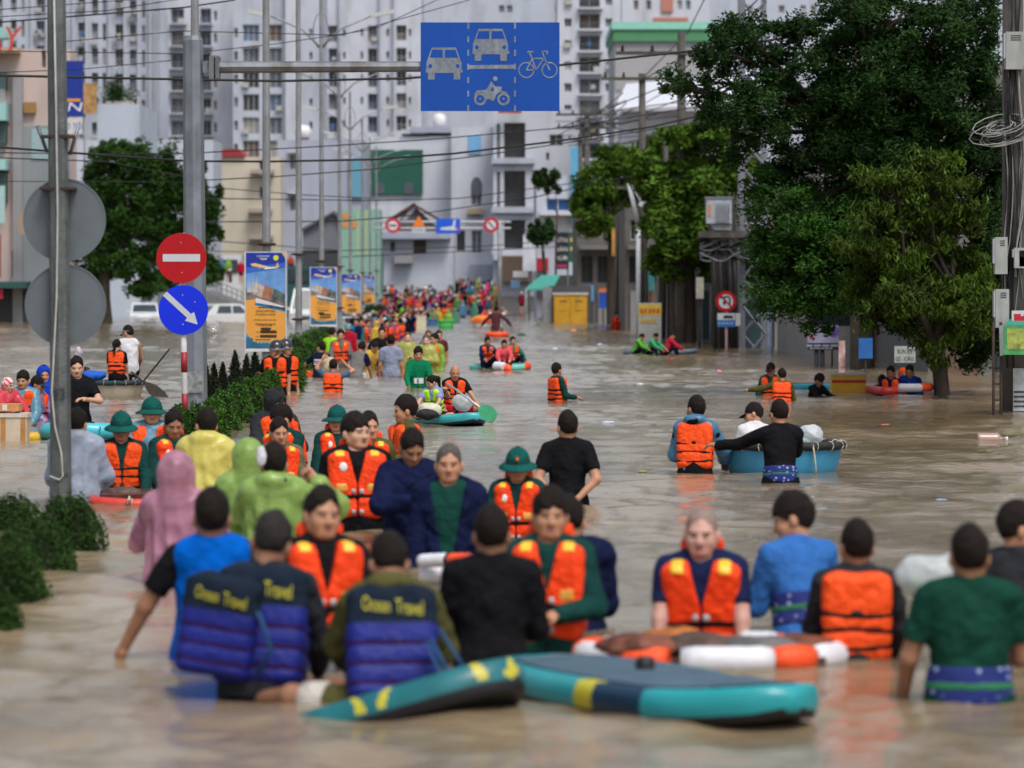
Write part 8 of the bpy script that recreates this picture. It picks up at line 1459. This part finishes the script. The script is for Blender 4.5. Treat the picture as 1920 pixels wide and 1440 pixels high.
b = MB()
for i in range(3): b.bx(-.10, .10, .150, .152, 1.20 + i * .045, 1.225 + i * .045, mat('print_pink' if i % 2 else 'print_pale', (.6, .25, .32) if i % 2 else (.6, .6, .65), .7))
T_ = Tof(k, 8); b.v = [tuple(T_(v) * k) for v in b.v]; b.build('back_print', r, local=True)
person('man in reflective orange vest between the neon vest and the grey vest', 638, 617, 690, 10, 4, 0, (-6, 4, 0), ('low', 'low'), [('long', GR), TR, ('vest', OR, 'reflect')], hair=('short', 'black'), skin='m')
person('person in neon yellow top by the hedge, back turned', 619, 614, 680, 150, 8, 0, (10, 6, 0), ('low', 'low'), [('long', C_('neon_top', (.30, .62, .02))), TR], hair=('short', 'black'), skin='m')
person('man in black tee facing the camera beyond the grey blue shirt', 716, 613, 686, -8, 0, 0, (4, 0, 0), ('hip', 'down'), [('tee', BK), TR], hair=('short', 'black'), skin='m', build=1.1)
person('man in yellow green raincoat left of the other one so dressed', 764, 622, 691, 10, 0, 0, (0, 0, 0), ('down', 'chest'), [('poncho', PYG)], hair=('buzz', 'blond'), skin='p', build=1.0)
person('man in yellow green raincoat behind the emerald shirt', 799, 627, 697, -6, 0, 0, (0, 0, 0), ('chest', 'chest'), [('poncho', PYG)], hair=('short', 'gray'), skin='p')
person('man in orange vest with lime sleeves right of the yellow green raincoats', 814, 625, 694, -30, 0, 0, (-20, 4, 0), ('fwd', 'down'), [('jacket', C_('sleeve_lime', (.22, .36, .06))), TR, ('vest', OR, 'front')], hair=('short', 'black'), skin='m')
person('grey haired person whose head shows above the lime sleeved man', 823, 619, 678, 10, 0, 0, (0, 0, 0), ('down', 'down'), [('tee', C_('tee_wine', (.12, .02, .03)))], hair=('short', 'dgray'), skin='m'); person('brown haired person standing behind the yellow green raincoat and the lime sleeves', 803, 619, 680, 0, 0, 0, (0, 0, 0), ('down', 'down'), [('tee', GR)], hair=('short', 'blond'), skin='m')
person('stooping person in a yellow shirt left of the man in the black tee', 691, 641, 692, 30, 30, 0, (0, 10, 0), ('lean', 'lean'), [('long', C_('shirt_yellow', (.55, .36, .06))), TR], hair=('short', 'black'), skin='m')
person('near one of two dark helmeted men in orange vests by the hedge', 518, 636, 742, -10, 2, 0, (-52, 0, 0), (((.5, .1, -.8), (-.2, -.6, -.7)), 'down'), [('tee', BK), ('trousers', BK), ('vest', OR, 'front')], hat=('moto', (.022, .022, .026)), hair=None, skin='m')
person('far one of two dark helmeted men in orange vests by the hedge', 535, 634, 738, 40, 2, 0, (20, 0, 0), ('down', 'down'), [('tee', BK), ('trousers', BK), ('vest', OR, 'front')], hat=('moto', (.026, .026, .03)), hair=None, skin='m')
person('person in a red shirt and teal helmet beside the hedge', 653, 605, 664, 160, 2, 0, (0, 0, 0), ('down', 'down'), [('long', C_('shirt_crimson', (.40, .012, .03)))], hat=('moto', (.08, .20, .24)), hair=None, skin='m')
for x, yt, yaw, lab, m in ((1190, 626, 70, 'left crouched person in green on the grey board', C_('shirt_leaf', (.10, .34, .05))), (1217, 625, 60, 'middle crouched person in sea green on the grey board', C_('shirt_sea', (.05, .30, .13))), (1247, 623, 95, 'right crouched person in red on the grey board', C_('shirt_scarlet', (.45, .02, .05)))):
    person(lab, x, yt, 668, yaw, 26, 0, (0, 10, 0), ('knee', 'knee'), [('jacket', m), ('trousers', DK)], hair=('short', 'black'), skin='m', legs='bent', seat=.0, depth=106)
person('man in dark cap and orange vest behind the outstretched arm', 1446, 680, 742, -14, 6, 0, (-10, 6, 0), ('low', 'low'), [('long', DG), TR, ('vest', OR, 'front')], hair=('short', 'black'), hat=('cap', (.03, .014, .018)), skin='d')
person('man in orange vest and olive sleeves with one arm stretched out left, back turned', 1466, 691, 751, 176, 8, 0, (10, 4, 0), ('low', 'side'), [('long', OL), TR, V3], hair=('short', 'black'), skin='m')
person('person in black leaning on the turquoise board', 1520, 702, 742, 40, 24, 0, (20, 10, 0), ('push', 'push'), [('long', BK), TR], hair=('shag', 'black'), skin='d')
person('dark haired person in maroon beside the yellow foam box', 1648, 702, 740, 150, 14, 0, (30, 8, 0), ('fwd', 'fwd'), [('long', C_('maroon', (.09, .012, .02))), TR], hair=('long', 'black'), skin='d')
person('person in orange vest holding the red tube under the tree', 1672, 686, 740, -20, 8, 0, (-10, 6, 0), ('fwd', 'fwd'), [('long', NV), TR, ('vest', OR, 'front')], hair=('short', 'black'), skin='d')
person('person in blue jacket behind the white and orange float under the tree', 1706, 684, 740, -8, 8, 0, (-20, 8, 0), ('fwd', 'fwd'), [('jacket', C_('jacket_blue', (.008, .03, .20))), TR], hair=('short', 'black'), skin='d')
person('person in orange hood sitting half hidden behind the BÚN BÒ sign', 1692, 690, 728, 10, 6, 0, (0, 6, 0), ('fwd', 'fwd'), [('jacket', C_('hood_orange', (.7, .08, .02)), 'hood')], hair=None, skin='d')
# ---- left group in the raft and the cream basket boat
person('woman in pink and white headscarf and red raincoat behind the taped boxes', 12, 706, 800, 34, 6, 0, (30, 6, 0), ('push', 'knee'), [('jacket', PR), TR], hat=('scarf', 0), hair=None, skin='l', legs='kneel', seat=-.02)
person('young man in pale blue raincoat and orange vest next to the headscarf', 44, 695, 796, -6, 4, 0, (-6, 2, 0), ('low', 'low'), [('jacket', PT), TR, ('vest', OR, 'front')], hair=('fringe', 'black'), skin='m')
person('man in dark cap and purple raincoat turned right at the left edge', 64, 704, 788, 66, 6, 0, (10, 8, 0), ('low', 'low'), [('jacket', PU), TR, ('vest', OR, 'front')], hair=('short', 'black'), hat=('cap', (.03, .032, .034)), skin='d')
person('person in bright blue hooded raincoat at the left', 82, 685, 780, 12, 2, 0, (6, 6, 0), ('low', 'low'), [('jacket', C_('raincoat_cobalt', (.01, .045, .42)), 'hood'), TR], hair=('short', 'black'), skin='m')
r, W, k, J = person('man in black tee with three white shoulder stripes beside the grey post', 143, 668, 800, 20, 2, 0, (-10, 6, 0), ('low', 'hug'), [('tee', BK), TR], hair=('short', 'black'), skin='l', build=1.05)
b = MB(); sh, el = J[1]['sh'], J[1]['el']
for i in range(3): q = [Vector((0, -.068, .0)) + Vector((-.02 + i * .018, .012 * abs(i - 1), 0)) + sh.lerp(el, t) for t in (.02, .25, .50)]; b.tube([v * k for v in q], .0065 * k, FLW, 5)
b.build('shoulder_stripes', r, local=True); b = MB(); b.prism([(.05, 0), (.09, 0), (.075, .022)], -.142, -.138, FLW); T_ = Tof(k, 2); b.v = [tuple(T_(Vector((v[0], v[1], v[2] + 1.20))) * k) for v in b.v]; b.build('chest_mark', r, local=True)
person('woman with black ponytail in orange vest sitting on the rim of the cream basket boat', 218, 635, 745, 172, 6, 0, (-4, 8, 0), ('lean', 'lean'), [('tee', BK), ('trousers', BK), V3], hair=('tail', 'black'), skin='l', legs='sit', seat=.26, build=.92, depth=LBd - .35)
person('man in white sleeveless shirt and cap standing in the cream basket boat', 241, 610, 745, 190, 6, 0, (44, 12, 0), ('low', 'down'), [('tank', WH), ('shorts', BK)], hair=('short', 'black'), hat=('cap', (.20, .20, .2)), skin='m', legs='sit', seat=.34, build=1.06, depth=LBd + .42)
person('person in purple raincoat lying back in the cream basket boat', 164, 672, 745, 80, -38, 0, (-40, 20, 0), ('hug', 'face'), [('jacket', PU), ('trousers', DK)], hair=('shag', 'black'), skin='d', legs='long', seat=.05, depth=LBd)
person('dark haired person resting beside the purple raincoat in the cream boat', 180, 688, 745, 60, -24, 0, (-20, 20, 0), ('hug', 'hug'), [('jacket', C_('violet', (.16, .10, .34))), ('trousers', DK)], hair=('short', 'black'), skin='d', legs='bent', seat=-.04, depth=LBd + .2)
heap('bundle', 'bright blue tarpaulin bundle on the cream basket boat', 'bundle', P(174, 704, LBd - .35), (.22, .14, .09), (.01, .10, .50), 3, h=.018); heap('plastic_bag', 'whitish plastic bag held up in the cream basket boat', 'plastic bag', P(147, 664, LBd - .1), (.07, .06, .13), None, 5, m=film('bag_lilac', (.62, .58, .68), .2), h=.014)
person('kayaker in maroon with a paddle beyond the orange pool ring', 930, 573, 622, 176, 4, 0, (0, 4, 0), ('out', 'out'), [('long', C_('maroon_top', (.09, .03, .04)))], hair=('short', 'black'), skin='d', legs='sit', seat=.0, depth=149)
person('person in white cap and white top near the far end of the street', 932, 575, 612, 170, 0, 0, (0, 0, 0), ('headup', 'headup'), [('tee', WH)], hair=('short', 'black'), hat=('cap', (.5, .5, .5)), depth=172)

# ---- the far crowd: a few figures copied with their own colours
def hide(lab, **k):
    r, _, _, _ = person(lab, 960, 560, 600, depth=250, h=.032, stature=1.66, **k); return r
PROTO = {'poncho': hide('a', wear=[('poncho', PG, 'hood'), TR], hair=None), 'vest': hide('b', wear=[('long', NV), TR, ('vest', OR, 'front')], hair=('short', 'black')), 'tee': hide('c', wear=[('tee', BK), TR], hair=('short', 'black')), 'helmet': hide('d', wear=[('jacket', NV), TR], hair=None, hat=('moto', (.35, .35, .37))), 'bag': hide('e', wear=[('jacket', NV, 'hooddown'), TR], arms=('hug', 'headup'), hair=('short', 'black'))}
def copy_person(proto, loc, rz, label, group, mats):
    r = proto.copy(); COL.objects.link(r); r.location = loc; r.rotation_euler = (0, 0, rz); r['label'] = label; r['group'] = group
    for ch in proto.children:
        c = ch.copy(); COL.objects.link(c); c.parent = r; key = ch.name.split('.')[0]
        if key in mats: c.material_slots[0].link = 'OBJECT'; c.material_slots[0].material = mats[key]
        for g in ch.children: e = g.copy(); COL.objects.link(e); e.parent = c
    return r
FC = {'green': film('green_far', (.14, .32, .07), .08), 'lime': film('lime_far', (.26, .55, .06), .08), 'sea': film('sea_far', (.10, .34, .24), .08), 'olive': film('olive_far', (.24, .26, .08), .08), 'blue': film('blue_far', (.10, .26, .48), .08), 'purple': film('purple_far', (.22, .12, .38), .08), 'pink': film('pink_far', (.50, .05, .16), .06), 'red': film('red_far', (.34, .02, .05), .06), 'wine': film('wine_far', (.20, .02, .06), .06), 'yellow': film('yellow_far', (.70, .50, .06), .08), 'grey': film('grey_far', (.35, .36, .38), .1)}
JC = {'navy': NV, 'black': BK, 'wine': C_('far_wine', (.14, .012, .03)), 'red': C_('far_red', (.45, .01, .04)), 'teal': C_('far_teal', (.02, .16, .18)), 'grey': GR, 'purple': C_('far_purple', (.10, .05, .22)), 'blue': C_('far_blue', (.03, .12, .32)), 'pink': C_('far_pink', (.6, .03, .16)), 'white': WH, 'green': C_('far_green', (.03, .20, .08))}
VC = {'orange': OR, 'red orange': ORS}
GRP = 'people in the far crowd'
def crowd(kind, col, x, d, yaw, seg=False):
    pr = PROTO[kind]; g = float(ground_z(0, d)); loc = (X(x, d), d, max(g, -.92)); rz = R(yaw)
    zn = ('front' if d < 200 else ('middle' if d < 290 else 'back')) + ' ' + ('left' if x < 770 else ('centre' if x < 860 else 'right')) + ' of the far crowd'
    if kind == 'poncho': crowd_lab = 'person in a %s hooded raincoat at the %s' % (col, zn); m = {'raincoat': FC[col]}
    elif kind == 'vest': crowd_lab = 'person in orange vest over %s sleeves at the %s' % (col, zn); m = {'shirt': JC[col]}
    elif kind == 'tee': crowd_lab = 'bareheaded person in a %s tee at the %s' % (col, zn); m = {'shirt': JC[col]}
    elif kind == 'helmet': crowd_lab = 'person in helmet and %s jacket at the %s' % (col, zn); m = {'jacket': JC[col]}
    else: crowd_lab = 'person in %s jacket shouldering a load at the %s' % (col, zn); m = {'jacket': JC[col]}
    copy_person(pr, loc, rz, crowd_lab, GRP, m)
cr = random.Random(5)
# nearer cluster by the hedge, then the crowd where the street climbs out of the water
for kind, col, x, d in [('vest', 'grey', 676, 150), ('vest', 'navy', 700, 162), ('vest', 'purple', 712, 178), ('poncho', 'yellow', 744, 160), ('vest', 'red', 738, 151), ('vest', 'navy', 768, 165), ('helmet', 'grey', 692, 170), ('helmet', 'purple', 684, 156), ('tee', 'blue', 668, 138), ('vest', 'teal', 690, 132), ('bag', 'pink', 716, 190), ('helmet', 'wine', 700, 188), ('vest', 'pink', 728, 185), ('tee', 'grey', 722, 150), ('poncho', 'blue', 702, 142), ('vest', 'black', 750, 140), ('helmet', 'black', 664, 168), ('tee', 'wine', 735, 170), ('poncho', 'pink', 724, 172), ('bag', 'teal', 742, 190),
        ('poncho', 'lime', 754, 205), ('poncho', 'green', 764, 218), ('poncho', 'green', 802, 200), ('poncho', 'olive', 814, 204), ('poncho', 'yellow', 822, 212), ('poncho', 'lime', 840, 196), ('poncho', 'sea', 853, 206), ('poncho', 'green', 857, 262), ('poncho', 'sea', 889, 235), ('poncho', 'green', 892, 255), ('helmet', 'grey', 780, 210), ('helmet', 'navy', 790, 214), ('tee', 'black', 722, 225), ('bag', 'wine', 735, 228), ('poncho', 'pink', 733, 222), ('vest', 'navy', 845, 222), ('vest', 'wine', 832, 226), ('helmet', 'black', 818, 232), ('vest', 'red', 908, 205), ('vest', 'black', 916, 212), ('tee', 'navy', 900, 240), ('poncho', 'blue', 868, 240), ('helmet', 'grey', 700, 240), ('poncho', 'wine', 737, 262), ('vest', 'red', 764, 262), ('vest', 'navy', 788, 258), ('poncho', 'lime', 750, 256), ('vest', 'black', 770, 268), ('poncho', 'pink', 819, 280), ('vest', 'wine', 844, 262), ('vest', 'green', 856, 285), ('poncho', 'red', 832, 290), ('vest', 'navy', 884, 276), ('vest', 'black', 912, 268), ('poncho', 'olive', 924, 274)]:
    crowd(kind, col, x, d, cr.uniform(-40, 40) if cr.random() < .6 else cr.uniform(140, 220))
for i in range(66):
    d = cr.uniform(128, 250); x = 655 + cr.random() * (95 + (d - 128) * .75); kind = cr.choice(('vest', 'vest', 'vest', 'helmet', 'tee', 'poncho', 'bag')); crowd(kind, cr.choice(('yellow', 'blue', 'pink', 'purple', 'green')) if kind == 'poncho' else cr.choice(('navy', 'black', 'grey', 'wine', 'purple', 'teal')), x, d, cr.uniform(-60, 60))
for i in range(150):
    d = 255 + 125 * cr.random() ** .9; x = cr.uniform(712, 936); kind = cr.choice(('poncho', 'vest', 'helmet', 'helmet', 'helmet', 'tee', 'tee', 'bag'))
    col = cr.choice(('blue', 'purple', 'pink', 'red', 'wine', 'wine', 'grey', 'sea', 'green', 'olive')) if kind == 'poncho' else cr.choice(('navy', 'black', 'wine', 'red', 'teal', 'grey', 'purple', 'blue', 'pink', 'white') if kind != 'vest' else ('navy', 'black', 'grey', 'wine')); crowd(kind, col, x, d, cr.uniform(0, 360))
for kind, col, x, y, d, lab in [('poncho', 'green', 402, 527, 263.8, 'rider in a green raincoat by the lit motorbike on the ramp'), ('poncho', 'lime', 428, 530, 265.6, 'rider in a pale green raincoat beside the white lorry'), ('vest', 'navy', 545, 520, 280, 'person in orange vest on the ramp right of the nearest banner'), ('helmet', 'red', 452, 533, 266, 'person in red on the ramp next to the lamp pole'), ('poncho', 'blue', 415, 529, 266.4, 'person in a blue raincoat between the two riders on the ramp'), ('poncho', 'grey', 452, 585, 240, 'person in a grey raincoat behind the white hatchback'), ('vest', 'grey', 408, 560, 236, 'person in orange vest behind the white hatchback'), ('poncho', 'pink', 248, 548, 268, 'person in pink beneath the round tree on the left'), ('helmet', 'blue', 262, 590, 232, 'person in blue beside the drowned white car')]:
    pr = PROTO[kind]; m = {'raincoat': FC.get(col), 'jacket': JC.get(col), 'shirt': JC.get(col)}; m = {a: b_ for a, b_ in m.items() if b_}; q = P(x, y, d); copy_person(pr, (q.x, q.y, q.z if d > 255 else -.92), R(cr.uniform(-30, 30)), lab, None, m)
for x, d, kind, col, lab in [(1156, 172, 'vest', 'red', 'person in orange and red wading by the far right kerb'), (1172, 176, 'helmet', 'red', 'person in a red jacket wading by the far right kerb'), (978, 285, 'helmet', 'wine', 'person in helmet and wine jacket at the right end of the street'), (1168, 178, 'tee', 'black', 'dark clad person behind the red jacket at the right kerb')]:
    copy_person(PROTO[kind], (X(x, d), d, max(-.92, float(ground_z(0, d)))), R(20), lab, None, {'jacket': JC[col], 'shirt': JC[col]})
for p_ in PROTO.values():                                         # the patterns themselves join the crowd
    d = cr.uniform(300, 350); p_.location = (X(cr.uniform(730, 900), d), d, float(ground_z(0, d))); k = [q for q, v in PROTO.items() if v is p_][0]
    p_['label'] = {'poncho': 'person in a green hooded raincoat in the far crowd', 'vest': 'person in orange vest over navy sleeves in the far crowd', 'tee': 'bareheaded person in a black tee in the far crowd', 'helmet': 'person in helmet and navy jacket in the far crowd', 'bag': 'person in navy jacket shouldering a load in the far crowd'}[k]; p_['group'] = GRP
for o in list(bpy.data.objects):
    if '_k' in o: del o['_k']
build_water()
for o in bpy.data.objects:
    if o.parent and o.name.split('.')[0] in ('lettering', 'artwork', 'vent', 'print', 'label', 'back_print', 'shoulder_stripes'): o['kind'] = 'stuff'
